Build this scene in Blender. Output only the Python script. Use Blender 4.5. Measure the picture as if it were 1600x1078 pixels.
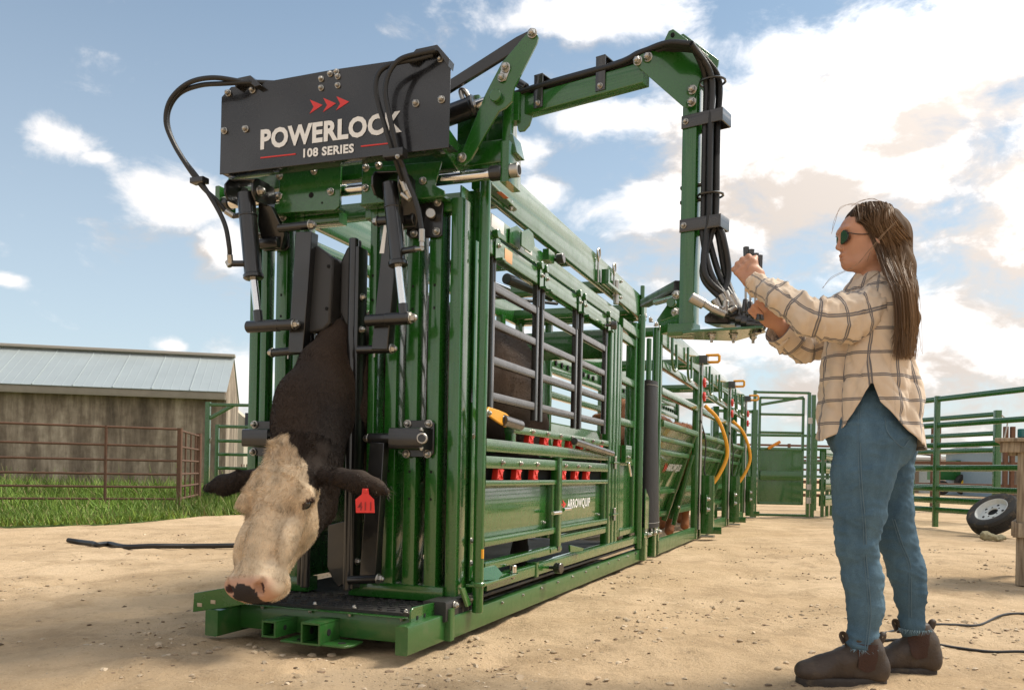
import bpy, bmesh, math, random
import numpy as np
from mathutils import Vector, Matrix
random.seed(7); rng = np.random.default_rng(7)
S = bpy.context.scene
for o in list(bpy.data.objects): bpy.data.objects.remove(o)
COL = S.collection
rad = math.radians
# ---------------------------------------------------------------- camera
F, ROLL, CAMH, PX, PY = 1349., rad(1.1), .71, 800., 738.
cam = bpy.data.cameras.new('camera'); cam.sensor_width = 36; cam.lens = F/1600*36
cam.shift_y = (PY-539)/1600; cam.clip_end = 5000; cam.clip_start = .05
camo = bpy.data.objects.new('camera', cam); COL.objects.link(camo); S.camera = camo
cr, sr = math.cos(ROLL), math.sin(ROLL)
camo.matrix_world = Matrix(((cr, -sr, 0, 0), (0, 0, -1, 0), (sr, cr, 0, CAMH), (0, 0, 0, 1)))
# ---------------------------------------------------------------- world: sky with broken cumulus
SUN_EL, SUN_AZ = 52, 68         # azimuth measured clockwise from +Y (view direction)
w = bpy.data.worlds.new('World'); S.world = w; w.use_nodes = True
try: w.cycles.sampling_method = 'MANUAL'; w.cycles.sample_map_resolution = 512
except Exception: pass
NT = w.node_tree; NT.nodes.clear()
def wn(t, **k):
    n = NT.nodes.new(t)
    for a, b in k.items(): setattr(n, a, b)
    return n
L_ = NT.links.new
def wmath(op, a, b=None, clamp=False):
    n = wn('ShaderNodeMath', operation=op); n.use_clamp = clamp
    for i, v in enumerate((a, b)):
        if v is None: continue
        if isinstance(v, (int, float)): n.inputs[i].default_value = v
        else: L_(v, n.inputs[i])
    return n.outputs[0]
sky = wn('ShaderNodeTexSky', sky_type='NISHITA'); sky.sun_disc = False
sky.sun_elevation = rad(SUN_EL); sky.sun_rotation = rad(SUN_AZ)
sky.air_density = 1.0; sky.dust_density = 1.6; sky.ozone_density = 1.0; sky.altitude = 300
geo = wn('ShaderNodeTexCoord'); DIR = geo.outputs['Generated']
sep = wn('ShaderNodeSeparateXYZ'); L_(DIR, sep.inputs[0])
# cumulus banks in view, plus unseen ones added at right for bright reflections: (px, py, half width, half height, amount)
def pdir(px, py):
    xc, yc = (px-PX)/F, (PY-py)/F
    return Vector((xc*cr-yc*sr, 1., xc*sr+yc*cr)).normalized()
BANKS = [(1290,215,310,150,.62),(1480,90,250,110,.50),(1230,110,170,80,.42),(1090,340,180,85,.5),(1430,560,380,140,.50),
 (1000,545,230,60,.42),(955,183,100,34,.46),(812,236,55,30,.46),(930,25,170,40,.44),(104,222,44,26,.52),(146,246,34,14,.42),(285,318,62,48,.60),(345,390,50,50,.58),(1010,296,55,26,.46),
 (270,541,26,12,.5),(365,600,70,50,.5),(10,437,22,9,.5),(1650,330,200,200,.46),(1950,520,420,330,.55),(1900,120,380,200,.5),(850,300,60,26,.36)]
def cover(vec):
    acc = None
    for px, py, hw, hh, amt in BANKS:
        c = pdir(px, py); r = Vector((c.y, -c.x, 0)).normalized(); u = r.cross(c).normalized()
        m = wn('ShaderNodeMapping', vector_type='TEXTURE'); L_(vec, m.inputs['Vector']); m.inputs['Location'].default_value = c
        m.inputs['Rotation'].default_value = Matrix((r, c, u)).transposed().to_euler(); m.inputs['Scale'].default_value = (2.1*hw/F, 2.1*hw/F, 2.1*hh/F)
        g = wn('ShaderNodeTexGradient', gradient_type='QUADRATIC_SPHERE'); L_(m.outputs[0], g.inputs[0])
        e = wmath('MULTIPLY', g.outputs['Fac'], amt*1.45)
        acc = e if acc is None else wmath('MAXIMUM', acc, e)
    s2 = wn('ShaderNodeSeparateXYZ'); L_(vec, s2.inputs[0])           # out of the picture the same broken cloud goes on
    away = wmath('MULTIPLY', wmath('SUBTRACT', .55, s2.outputs['Y'], True), .9, True)
    return wmath('MAXIMUM', acc, wmath('MULTIPLY', away, .45))
def noise(vec, scale, detail, rough, dist=0.):
    n = wn('ShaderNodeTexNoise'); n.inputs['Scale'].default_value = scale; n.inputs['Detail'].default_value = detail
    n.inputs['Roughness'].default_value = rough; n.inputs['Distortion'].default_value = dist; L_(vec, n.inputs['Vector']); return n.outputs['Fac']
def stretch(vec, off=(0, 0, 0)):
    m = wn('ShaderNodeMapping'); m.inputs['Scale'].default_value = (1, 1, 1.7); m.inputs['Location'].default_value = off; L_(vec, m.inputs['Vector']); return m.outputs[0]
def density(vec):
    a = noise(stretch(vec), 13., 7, .60, .3)
    b = noise(stretch(vec, (3.1, .4, 1.2)), 3.2, 3, .5)
    n = wmath('ADD', wmath('MULTIPLY', wmath('SUBTRACT', a, .5), 1.15), wmath('MULTIPLY', wmath('SUBTRACT', b, .5), .3))
    return wmath('ADD', cover(vec), n)
sdir = Vector((math.sin(rad(SUN_AZ))*math.cos(rad(SUN_EL)), math.cos(rad(SUN_AZ))*math.cos(rad(SUN_EL)), math.sin(rad(SUN_EL))))
off = wn('ShaderNodeVectorMath', operation='ADD'); L_(DIR, off.inputs[0]); off.inputs[1].default_value = (.012, .0, .052)
D0 = density(DIR); D1 = density(off.outputs[0])
def mr(v, a, b, c=0., d=1., smooth=True):
    n = wn('ShaderNodeMapRange'); n.interpolation_type = 'SMOOTHSTEP' if smooth else 'LINEAR'
    L_(v, n.inputs['Value'])
    for i, x in zip(('From Min', 'From Max', 'To Min', 'To Max'), (a, b, c, d)): n.inputs[i].default_value = x
    return n.outputs[0]
mask = mr(D0, .11, .50)
thick = mr(D0, .30, .85)
lit = mr(wmath('SUBTRACT', D0, D1), -.14, .16)           # edge facing the sun is bright, the far side and the base grey
shade = wmath('MULTIPLY', lit, 1.0, True)
ramp = wn('ShaderNodeMix', data_type='RGBA'); L_(shade, ramp.inputs['Factor'])
ramp.inputs['A'].default_value = (.44, .395, .36, 1); ramp.inputs['B'].default_value = (.70, .675, .66, 1)
sd_ = wn('ShaderNodeVectorMath', operation='DOT_PRODUCT'); L_(DIR, sd_.inputs[0]); sd_.inputs[1].default_value = sdir
glow = wmath('ADD', 1.0, wmath('MULTIPLY', wmath('POWER', wmath('MAXIMUM', sd_.outputs['Value'], 0.), 5.), 2.2))    # cloud is brighter round the veiled sun
bgc = wn('ShaderNodeBackground'); L_(ramp.outputs['Result'], bgc.inputs[0]); L_(glow, bgc.inputs[1])
# summer haze whitens the clear sky towards the horizon
hz = wn('ShaderNodeMix', data_type='RGBA'); hz.blend_type = 'MIX'
hf = wn('ShaderNodeMapRange'); L_(sep.outputs['Z'], hf.inputs['Value'])
for i, x in zip(('From Min', 'From Max', 'To Min', 'To Max'), (0., .5, .62, .16)): hf.inputs[i].default_value = x
L_(hf.outputs[0], hz.inputs['Factor']); tint = wn('ShaderNodeMix', data_type='RGBA'); tint.blend_type = 'MULTIPLY'; tint.inputs['Factor'].default_value = 1; L_(sky.outputs[0], tint.inputs['A']); tint.inputs['B'].default_value = (.70, .95, 1.0, 1)
L_(tint.outputs['Result'], hz.inputs['A']); hz.inputs['B'].default_value = (7.6, 8.2, 8.6, 1)
bgs = wn('ShaderNodeBackground'); L_(hz.outputs['Result'], bgs.inputs[0]); bgs.inputs[1].default_value = .074
mx = wn('ShaderNodeMixShader'); L_(mask, mx.inputs[0]); L_(bgs.outputs[0], mx.inputs[1]); L_(bgc.outputs[0], mx.inputs[2])
wo = wn('ShaderNodeOutputWorld'); L_(mx.outputs[0], wo.inputs[0])
# ---------------------------------------------------------------- sun (veiled by cloud) and exposure
sl = bpy.data.lights.new('sun', 'SUN'); sl.energy = 2.7; sl.angle = rad(17); sl.color = (1, .91, .78)
so = bpy.data.objects.new('sun', sl); COL.objects.link(so); so.rotation_euler = (-sdir).to_track_quat('-Z', 'Y').to_euler()
so.location = (4, 4, 12)
vs_ = S.view_settings; vs_.view_transform = 'Standard'; vs_.look = 'None'; vs_.exposure = .74; vs_.gamma = 1; vs_.use_curve_mapping = False
S.render.engine = 'CYCLES'; S.render.resolution_x = 1024; S.render.resolution_y = 689
# ---------------------------------------------------------------- geometry helpers
AX = rad(20.7); OX, OY = -.446, 3.343                         # the chute's front right corner and heading
exx, exy, eyx, eyy = math.cos(AX), -math.sin(AX), math.sin(AX), math.cos(AX)
def ray(px, py):
    xc, yc = (px-PX)/F, (PY-py)/F
    return xc*cr-yc*sr, 1., xc*sr+yc*cr
def _loc(d, t):
    a, b = d[0]*t-OX, t-OY
    return Vector((a*exx+b*exy, a*eyx+b*eyy, d[2]*t+CAMH))
def fy(px, py, y): d = ray(px, py); return _loc(d, (y+OX*eyx+OY*eyy)/(d[0]*eyx+eyy))     # point on the chute's plane y
def fx(px, py, x): d = ray(px, py); return _loc(d, (x+OX*exx+OY*exy)/(d[0]*exx+exy))     # point on the chute's plane x
def fg(px, py, z=0.): d = ray(px, py); return _loc(d, (z-CAMH)/d[2])
def fd(px, py, dep): d = ray(px, py); return _loc(d, dep)                                 # chute frame, at a depth
def wd(px, py, dep): d = ray(px, py); return Vector((d[0]*dep, dep, d[2]*dep+CAMH))       # world, at a depth
def wg(px, py, z=0.): d = ray(px, py); t = (z-CAMH)/d[2]; return Vector((d[0]*t, t, z))
V = Vector
class MB:
    def __init__(s): s.v = []; s.f = []
    def loft(s, rings, caps=True, close=True):
        b = len(s.v); n = len(rings[0])
        for r in rings: s.v += [tuple(p) for p in r]
        for i in range(len(rings)-1):
            for j in range(n if close else n-1):
                k = (j+1) % n
                s.f.append((b+i*n+j, b+i*n+k, b+(i+1)*n+k, b+(i+1)*n+j))
        if caps:
            s.f.append(tuple(b+j for j in range(n-1, -1, -1))); e = b+(len(rings)-1)*n
            s.f.append(tuple(e+j for j in range(n)))
        return s
    def bar(s, p0, p1, wd_, dp, up=(0, 0, 1), r=.006):
        p0, p1 = V(p0), V(p1); d = (p1-p0).normalized(); up = V(up)
        if abs(d.dot(up)) > .98: up = V((0, 1, 0))
        a = d.cross(up).normalized(); u = a.cross(d).normalized(); r = min(r, wd_*.45, dp*.45); prof = []
        for sx, sy, a0 in ((1, 1, 0), (-1, 1, 90), (-1, -1, 180), (1, -1, 270)):
            for k in range(3):
                t = rad(a0+45*k); prof.append((sx*(wd_/2-r)+r*math.cos(t), sy*(dp/2-r)+r*math.sin(t)))
        return s.loft([[p+a*x+u*y for x, y in prof] for p in (p0, p1)])
    def box(s, x0, x1, y0, y1, z0, z1, r=.005):
        dx, dy, dz = x1-x0, y1-y0, z1-z0; cx, cy, cz = (x0+x1)/2, (y0+y1)/2, (z0+z1)/2
        if dz >= dx and dz >= dy: return s.bar((cx, cy, z0), (cx, cy, z1), dx, dy, (0, 1, 0), r)
        if dx >= dy: return s.bar((x0, cy, cz), (x1, cy, cz), dy, dz, (0, 0, 1), r)
        return s.bar((cx, y0, cz), (cx, y1, cz), dx, dz, (0, 0, 1), r)
    def cyl(s, p0, p1, r, r2=None, n=16, ch=.12):
        p0, p1 = V(p0), V(p1); d = (p1-p0); ln = d.length; d /= ln; up = V((0, 0, 1)) if abs(d.z) < .9 else V((0, 1, 0))
        a = d.cross(up).normalized(); u = a.cross(d); r2 = r if r2 is None else r2; c = min(ch*r, ln*.3)
        rr = [(0, r-c), (c, r), (ln-c, r2), (ln, r2-c)]
        return s.loft([[p0+d*t+a*(q*math.cos(2*math.pi*j/n))+u*(q*math.sin(2*math.pi*j/n)) for j in range(n)] for t, q in rr])
    def pipe(s, p0, p1, r, ri, n=16):                           # open ended hollow tube
        p0, p1 = V(p0), V(p1); d = (p1-p0).normalized(); up = V((0, 0, 1)) if abs(d.z) < .9 else V((0, 1, 0))
        a = d.cross(up).normalized(); u = a.cross(d)
        R = [(p0, r), (p1, r), (p1, ri), (p0, ri), (p0, r)]
        return s.loft([[p+a*(q*math.cos(2*math.pi*j/n))+u*(q*math.sin(2*math.pi*j/n)) for j in range(n)] for p, q in R], caps=False)
    def tube(s, pts, r, n=10, sub=8, flat=1.):
        P = [V(p) for p in pts]; q = []
        if sub > 1:
            E = [P[0]*2-P[1]]+P+[P[-1]*2-P[-2]]
            for i in range(1, len(E)-2):
                for k in range(sub):
                    t = k/sub; a, b, c, d = E[i-1:i+3]
                    q.append(.5*((2*b)+(c-a)*t+(2*a-5*b+4*c-d)*t*t+(3*b-a-3*c+d)*t**3))
            q.append(P[-1])
        else: q = P
        rings = []; u = None
        for i, p in enumerate(q):
            d = (q[min(i+1, len(q)-1)]-q[max(i-1, 0)]).normalized()
            if u is None: u = d.orthogonal().normalized()
            u = (u-d*u.dot(d)).normalized(); a = d.cross(u)
            rr = r(i/(len(q)-1)) if callable(r) else r
            rings.append([p+a*(rr*math.cos(2*math.pi*j/n))+u*(rr*flat*math.sin(2*math.pi*j/n)) for j in range(n)])
        return s.loft(rings)
    def prism(s, pts, vec):
        vec = V(vec); return s.loft([[V(p) for p in pts], [V(p)+vec for p in pts]])
    def build(s, name, mat, parent=None, ang=40, bevel=0, loc=None):
        me = bpy.data.meshes.new(name); me.from_pydata(s.v, [], s.f)
        bm = bmesh.new(); bm.from_mesh(me); bmesh.ops.recalc_face_normals(bm, faces=bm.faces); bm.to_mesh(me); bm.free()
        return finish(name, me, mat, parent, ang, bevel, loc)
def finish(name, me, mat, parent=None, ang=40, bevel=0, loc=None):
    o = bpy.data.objects.new(name, me); COL.objects.link(o)
    if mat: me.materials.append(mat)
    if ang: me.shade_smooth(); me.set_sharp_from_angle(angle=rad(ang))
    if parent: o.parent = parent
    if bevel:
        b = o.modifiers.new('edge', 'BEVEL'); b.width = bevel; b.segments = 2; b.limit_method = 'ANGLE'; b.angle_limit = rad(45)
    if loc is not None: o.location = loc
    return o
def one(parent, name, mat, fn, *a, bevel=0, **k):
    m = MB(); getattr(m, fn)(*a, **k); return m.build(name, mat, parent, bevel=bevel)
def empty(name, loc=(0, 0, 0), rz=0.):
    o = bpy.data.objects.new(name, None); COL.objects.link(o); o.location = loc; o.rotation_euler = (0, 0, rz); o.empty_display_size = .2; return o
def tag(o, label, cat, group=None):
    o['label'] = label; o['category'] = cat
    if group: o['group'] = group
    return o
def copy_tree(o, parent=None):
    c = o.copy(); COL.objects.link(c); c.parent = parent
    for ch in [x for x in o.children]: copy_tree(ch, c)
    return c
# ---------------------------------------------------------------- materials
MT = {}
def mat(name, col, rough=.5, metal=0., spec=.5, coat=0., bump=0., bscale=60., var=0., vscale=8., dirt=0., dcol=(.33, .24, .14), sheen=0.):
    m = bpy.data.materials.new(name); m.use_nodes = True; nt = m.node_tree; b = nt.nodes['Principled BSDF']; L = nt.links.new
    b.inputs['Base Color'].default_value = (*col, 1); b.inputs['Roughness'].default_value = rough; b.inputs['Metallic'].default_value = metal
    b.inputs['Specular IOR Level'].default_value = spec; b.inputs['Coat Weight'].default_value = coat; b.inputs['Coat Roughness'].default_value = .07
    if sheen: b.inputs['Sheen Weight'].default_value = sheen
    tc = nt.nodes.new('ShaderNodeTexCoord')
    def nz(sc, det=5, ro=.6):
        n = nt.nodes.new('ShaderNodeTexNoise'); n.inputs['Scale'].default_value = sc; n.inputs['Detail'].default_value = det; n.inputs['Roughness'].default_value = ro
        L(tc.outputs['Object'], n.inputs['Vector']); return n.outputs['Fac']
    c = None
    if var:
        n = nz(vscale); mx_ = nt.nodes.new('ShaderNodeMix'); mx_.data_type = 'RGBA'
        mx_.inputs['A'].default_value = (*[x*(1-var) for x in col], 1); mx_.inputs['B'].default_value = (*[min(1, x*(1+var)) for x in col], 1)
        L(n, mx_.inputs['Factor']); c = mx_.outputs['Result']; L(c, b.inputs['Base Color'])
    if dirt:
        n = nz(11., 8, .7); r = nt.nodes.new('ShaderNodeMapRange'); L(n, r.inputs['Value']); r.inputs['From Min'].default_value = .52; r.inputs['From Max'].default_value = .82
        r.inputs['To Max'].default_value = dirt; mx_ = nt.nodes.new('ShaderNodeMix'); mx_.data_type = 'RGBA'; L(r.outputs[0], mx_.inputs['Factor'])
        if c: L(c, mx_.inputs['A'])
        else: mx_.inputs['A'].default_value = (*col, 1)
        mx_.inputs['B'].default_value = (*dcol, 1); L(mx_.outputs['Result'], b.inputs['Base Color'])
        r2 = nt.nodes.new('ShaderNodeMapRange'); L(n, r2.inputs['Value']); r2.inputs['From Min'].default_value = .45; r2.inputs['From Max'].default_value = .85
        r2.inputs['To Min'].default_value = rough; r2.inputs['To Max'].default_value = min(1, rough+.35); L(r2.outputs[0], b.inputs['Roughness'])
    if bump:
        n = nz(bscale, 4); bp = nt.nodes.new('ShaderNodeBump'); bp.inputs['Strength'].default_value = bump; bp.inputs['Distance'].default_value = .01
        L(n, bp.inputs['Height']); L(bp.outputs[0], b.inputs['Normal'])
    MT[name] = m; return m
GREEN = mat('green_powder_coat', (.015, .104, .011), .22, spec=.5, coat=.9, var=.08, vscale=2, dirt=.05)
GREEND = mat('green_powder_coat_dusty', (.022, .105, .018), .34, spec=.5, coat=.4, bump=.03, bscale=300, var=.12, vscale=4, dirt=.28)
BLACK = mat('black_powder_coat', (.010, .010, .010), .28, coat=.6, dirt=.05, dcol=(.12, .1, .08))
BLACKM = mat('black_matte', (.024, .022, .020), .27, coat=.7, dirt=.06, dcol=(.15, .12, .09))
SIGN = mat('sign_enamel', (.008, .008, .009), .2, coat=.5, dirt=.03, dcol=(.1, .09, .08))
RUB = mat('rubber', (.022, .021, .020), .65, bump=.35, bscale=160, dirt=.3)
HOSE = mat('hose_rubber', (.014, .014, .014), .42, bump=.15, bscale=500)
CHROME = mat('chrome', (.78, .77, .75), .12, 1., bump=.02, bscale=300)
ZINC = mat('zinc_bolt', (.46, .44, .40), .38, 1., bump=.1, bscale=200, var=.2, vscale=80)
STEEL = mat('brushed_steel', (.5, .49, .47), .3, 1.)
PAD = mat('black_plastic_pad', (.028, .027, .026), .45, bump=.08, bscale=300)
WHITE = mat('white_vinyl', (.80, .80, .78), .4)
REDV = mat('red_vinyl', (.62, .035, .03), .4)
RED = mat('red_plastic', (.62, .03, .018), .35, var=.15, vscale=30)
YEL = mat('yellow_paint', (.78, .36, .02), .35, dirt=.1)
# ---------------------------------------------------------------- ground
def gmat():
    m = bpy.data.materials.new('packed_dirt'); m.use_nodes = True; nt = m.node_tree; b = nt.nodes['Principled BSDF']; L = nt.links.new
    b.inputs['Roughness'].default_value = .95; b.inputs['Specular IOR Level'].default_value = .15
    tc = nt.nodes.new('ShaderNodeTexCoord')
    def nz(sc, det=6, ro=.6, dist=0., v=None):
        n = nt.nodes.new('ShaderNodeTexNoise'); n.inputs['Scale'].default_value = sc; n.inputs['Detail'].default_value = det; n.inputs['Roughness'].default_value = ro; n.inputs['Distortion'].default_value = dist
        L(v or tc.outputs['Object'], n.inputs['Vector']); return n.outputs['Fac']
    def mix(f, a, c, k='MIX'):
        x = nt.nodes.new('ShaderNodeMix'); x.data_type = 'RGBA'; x.blend_type = k
        if hasattr(f, 'links'): L(f, x.inputs['Factor'])
        else: x.inputs['Factor'].default_value = f
        for q, i in ((a, 'A'), (c, 'B')):
            if isinstance(q, tuple): x.inputs[i].default_value = (*q, 1)
            else: L(q, x.inputs[i])
        return x.outputs['Result']
    def rng_(v, a, c, d=0., e=1.):
        r = nt.nodes.new('ShaderNodeMapRange'); L(v, r.inputs['Value'])
        for i, x in zip(('From Min', 'From Max', 'To Min', 'To Max'), (a, c, d, e)): r.inputs[i].default_value = x
        return r.outputs[0]
    c = mix(rng_(nz(.55, 5, .6, .6), .35, .68), (.50, .355, .21), (.66, .495, .32))
    c = mix(rng_(nz(2.3, 7, .68, .4), .46, .66), c, (.42, .30, .18))
    mp = nt.nodes.new('ShaderNodeMapping'); mp.inputs['Rotation'].default_value = (0, 0, rad(-20)); mp.inputs['Scale'].default_value = (9, 1.1, 1); L(tc.outputs['Object'], mp.inputs['Vector'])
    c = mix(rng_(nz(2.4, 5, .6, .3, mp.outputs[0]), .55, .8, 0, .5), c, (.66, .50, .325))        # dry tracks drawn out along the alley
    c = mix(rng_(nz(38, 8, .75), .56, .72, 0, .7), c, (.29, .195, .11))                          # crumbs and small clods
    c = mix(rng_(nz(90, 3, .6), .62, .72, 0, .6), c, (.70, .56, .40))
    c = mix(rng_(nz(5, 9, .8), .57, .70, 0, .7), c, (.22, .155, .095))
    L(c, b.inputs['Base Color'])
    vo = nt.nodes.new('ShaderNodeTexVoronoi'); vo.inputs['Scale'].default_value = 26; L(tc.outputs['Object'], vo.inputs['Vector'])
    h = nt.nodes.new('ShaderNodeMath'); h.operation = 'MULTIPLY_ADD'; L(nz(14, 10, .72), h.inputs[0]); h.inputs[1].default_value = 1.; 
    h2 = nt.nodes.new('ShaderNodeMath'); h2.operation = 'MULTIPLY'; L(nz(120, 4, .6), h2.inputs[0]); h2.inputs[1].default_value = .22; L(h2.outputs[0], h.inputs[2])
    bp = nt.nodes.new('ShaderNodeBump'); bp.inputs['Strength'].default_value = .85; bp.inputs['Distance'].default_value = .035; L(h.outputs[0], bp.inputs['Height']); L(bp.outputs[0], b.inputs['Normal'])
    return m
DIRT = gmat()
_r = np.random.default_rng(77)
_DENT = [(a, b, r_, dz) for a, b, r_, dz in zip(_r.uniform(-4, 4.5, 240), _r.uniform(1.6, 8.5, 240), _r.uniform(.03, .10, 240), _r.uniform(.004, .016, 240))]
_OCT = [(_r.uniform(0, 6.28), f*_r.uniform(.8, 1.25), _r.uniform(0, 6.28), _r.uniform(0, 6.28), a) for f, a in ((.9, .010), (1.7, .008), (3.1, .006), (5.3, .0050), (8.3, .0042), (13., .0034), (19., .0028), (27., .0020)) for _ in range(3)]
def hgt(x, y):
    x = np.asarray(x, float); y = np.asarray(y, float); h = np.zeros_like(x+y)
    for th, f, p, q, a in _OCT:
        u, v = x*math.cos(th)+y*math.sin(th), -x*math.sin(th)+y*math.cos(th); h = h+a*.62*np.sin(f*u+p+1.4*np.sin(f*.6*v+q))
    for a, b, r_, dz in _DENT:
        d2 = ((x-a)**2+((y-b)*.8)**2)/r_**2; h = h-dz*np.exp(-d2)+dz*.6*np.exp(-(np.sqrt(d2)-1.5)**2*5)
    return h-.016
def ground():
    def axis(lo, hi, s0, g):
        a = [0.]; s = s0
        while a[-1] < hi: a.append(a[-1]+s); s *= g if a[-1] > 4.5 else 1.
        b_ = [0.]; s = s0
        while b_[-1] > lo: b_.append(b_[-1]-s); s *= g if b_[-1] < -4 else 1.
        return np.array(b_[:0:-1]+a)
    xs = axis(-900, 900, .035, 1.10); ys = axis(-60, 1800, .035, 1.10)
    X, Y = np.meshgrid(xs, ys); Z = hgt(X, Y)*np.clip(14/(1+np.hypot(X, Y)), 0, 1)
    fine = rng.normal(0, .0018, X.shape)*(np.hypot(X, Y) < 7); Z = Z+fine
    nx, ny = len(xs), len(ys); vv = np.stack([X, Y, Z], -1).reshape(-1, 3)
    i = np.arange(nx*ny).reshape(ny, nx); q = np.stack([i[:-1, :-1], i[:-1, 1:], i[1:, 1:], i[1:, :-1]], -1).reshape(-1, 4)
    me = bpy.data.meshes.new('ground'); me.from_pydata(vv.tolist(), [], q.tolist())
    o = finish('ground', me, DIRT, ang=180); o['kind'] = 'structure'; o['label'] = 'packed tan dirt yard with clods and small stones'; return o
ground()
# ---------------------------------------------------------------- squeeze chute
CH = empty('squeeze_chute', (OX, OY, 0), -AX)
tag(CH, 'green hydraulic cattle squeeze chute with black sign, holding a cow in its headgate', 'cattle chute')
def bolt_mesh(name, r, h):
    m = MB(); n = 6
    m.cyl((0, 0, 0), (0, 0, h*.22), r*1.45, n=14, ch=.1)
    m.loft([[V((q*math.cos(math.pi/3*j), q*math.sin(math.pi/3*j), z)) for j in range(n)] for z, q in ((h*.22, r*1.12), (h*.7, r*1.12), (h*.85, r*.95))])
    m.loft([[V((q*math.cos(math.pi/6*j), q*math.sin(math.pi/6*j), z)) for j in range(12)] for z, q in ((h*.8, r*.72), (h*1.0, r*.70), (h*1.12, r*.5), (h*1.18, r*.15))])
    me = bpy.data.meshes.new(name); me.from_pydata(m.v, [], m.f); me.materials.append(ZINC)
    bm = bmesh.new(); bm.from_mesh(me); bmesh.ops.recalc_face_normals(bm, faces=bm.faces); bm.to_mesh(me); bm.free()
    me.shade_smooth(); me.set_sharp_from_angle(angle=rad(35)); return me
BOLT = bolt_mesh('bolt', .0115, .019); RIVET = bolt_mesh('dome_bolt', .007, .010)
def bolt(parent, p, d=(0, -1, 0), s=1., me=None):
    o = bpy.data.objects.new('bolt', me or BOLT); COL.objects.link(o); o.parent = parent
    q = V(d).to_track_quat('Z', 'Y'); o.matrix_local = Matrix.Translation(V(p)) @ (q.to_matrix().to_4x4() @ Matrix.Rotation(random.uniform(0, 1), 4, 'Z')) @ Matrix.Scale(s*.84, 4); return o
def B(name, m, x0, x1, y0, y1, z0, z1, r=.006, parent=None): return one(parent or CH, name, m, 'box', x0, x1, y0, y1, z0, z1, r)
def BAR(name, m, p0, p1, w_, d_, up=(0, 0, 1), r=.006, parent=None): return one(parent or CH, name, m, 'bar', p0, p1, w_, d_, up, r)
def CYL(name, m, p0, p1, r, r2=None, n=18, parent=None): return one(parent or CH, name, m, 'cyl', p0, p1, r, r2, n)
def HOLED(name, m, pts, vec, holes, parent=None, bevel=.002):
    """flat plate with near-black plugs painted as shaded round holes: pts = planar outline, vec = thickness, holes = [(centre, r)]"""
    o = one(parent or CH, name, m, 'prism', pts, vec, bevel=bevel)
    for c, r in holes:
        q = MB().cyl(V(c)-V(vec)*.25, V(c)+V(vec)*1.05, r, n=14, ch=.02); k = q.build('bolt_hole', HOLE, o if o.parent == CH else o.parent)
    return o
HOLE = mat('dark_bore', (.004, .004, .004), .9)  # near-black plugs: shade inside holes and recesses put in as colour
# --- base
rail = B('base_rail', GREEND, .03, .09, .335, 4.32, .005, .10, .004)
B('base_rail', GREEND, -1.0, -.94, .335, 4.32, .005, .10, .004)
B('base_post', GREEND, .025, .096, .315, .36, .0, .135, .004)
B('base_beam', GREEND, -.82, .02, .13, .19, .015, .118, .004)
B('front_arm', GREEND, .018, .072, -.02, .33, .0, .112, .006)
B('front_arm', GREEND, -.884, -.82, -.02, .33, .0, .108, .006)
pl = [(.032, .08, .083), (.032, .30, .083), (.032, .30, .162), (.032, .10, .168), (.032, .08, .155)]
f1 = one(CH, 'bracket_plate', GREEN, 'prism', pl, (-.008, 0, 0), bevel=.002)
for y in (.135, .20): one(CH, 'slot', HOLE, 'bar', (.0325, y-.008, .122), (.0325, y+.008, .122), .002, .016, (0, 0, 1), .007)
f2p = [fy(301, 956, .0), fy(345, 950, .0), fy(392, 942, .0), fy(392, 912, .0), fy(345, 919, .0), fy(303, 926, .0)]
f2 = one(CH, 'bracket_plate', GREEN, 'prism', f2p, (0, .008, 0), bevel=.002)
for px, py in ((312, 944.5), (333, 940)):
    c = fy(px, py, -.001); one(CH, 'slot', mat('pale_slot', (.45, .36, .25), .9), 'bar', c-V((.012, 0, 0)), c+V((.012, 0, 0)), .003, .016, (0, 0, 1), .007)
B('base_rail_plate', GREEND, -.93, -.82, .05, .20, .108, .118, .003)
# hitch receivers
for (xa, s) in ((-.565, .034), (-.365, .045)):
    z0 = .018 if s < .04 else .004
    mm = MB(); t = .008
    mm.box(xa-s, xa+s, -.02, .13, z0, z0+t, .002).box(xa-s, xa+s, -.02, .13, z0+2*s-t, z0+2*s, .002).box(xa-s, xa-s+t, -.02, .13, z0+t, z0+2*s-t, .002).box(xa+s-t, xa+s, -.02, .13, z0+t, z0+2*s-t, .002)
    h = mm.build('hitch_receiver', GREEND, CH)
    CYL('pin_hole', HOLE, (xa+s-.004, .045, z0+s), (xa+s+.0015, .045, z0+s), s*.33, parent=h)
    CYL('pin_hole', HOLE, (xa-s+t-.002, .045, z0+s), (xa-s+t+.002, .045, z0+s), s*.33, parent=h)
    B('receiver_shade', HOLE, xa-s+t, xa+s-t, .10, .13, z0+t, z0+2*s-t, .001, parent=h)  # near-black block painted in for the shade inside the tube
for xa in (-.46, -.265):
    pts = [(xa-.055, -.01, .002), (xa+.05, -.01, .002), (xa+.07, .03, .002), (xa+.06, .12, .002), (xa-.055, .12, .002)]
    e = one(CH, 'chain_lug', GREEND, 'prism', pts, (0, 0, .009), bevel=.002)
    CYL('lug_hole', HOLE, (xa+.01, .04, .009), (xa+.01, .04, .0125), .017, parent=e)
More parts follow.
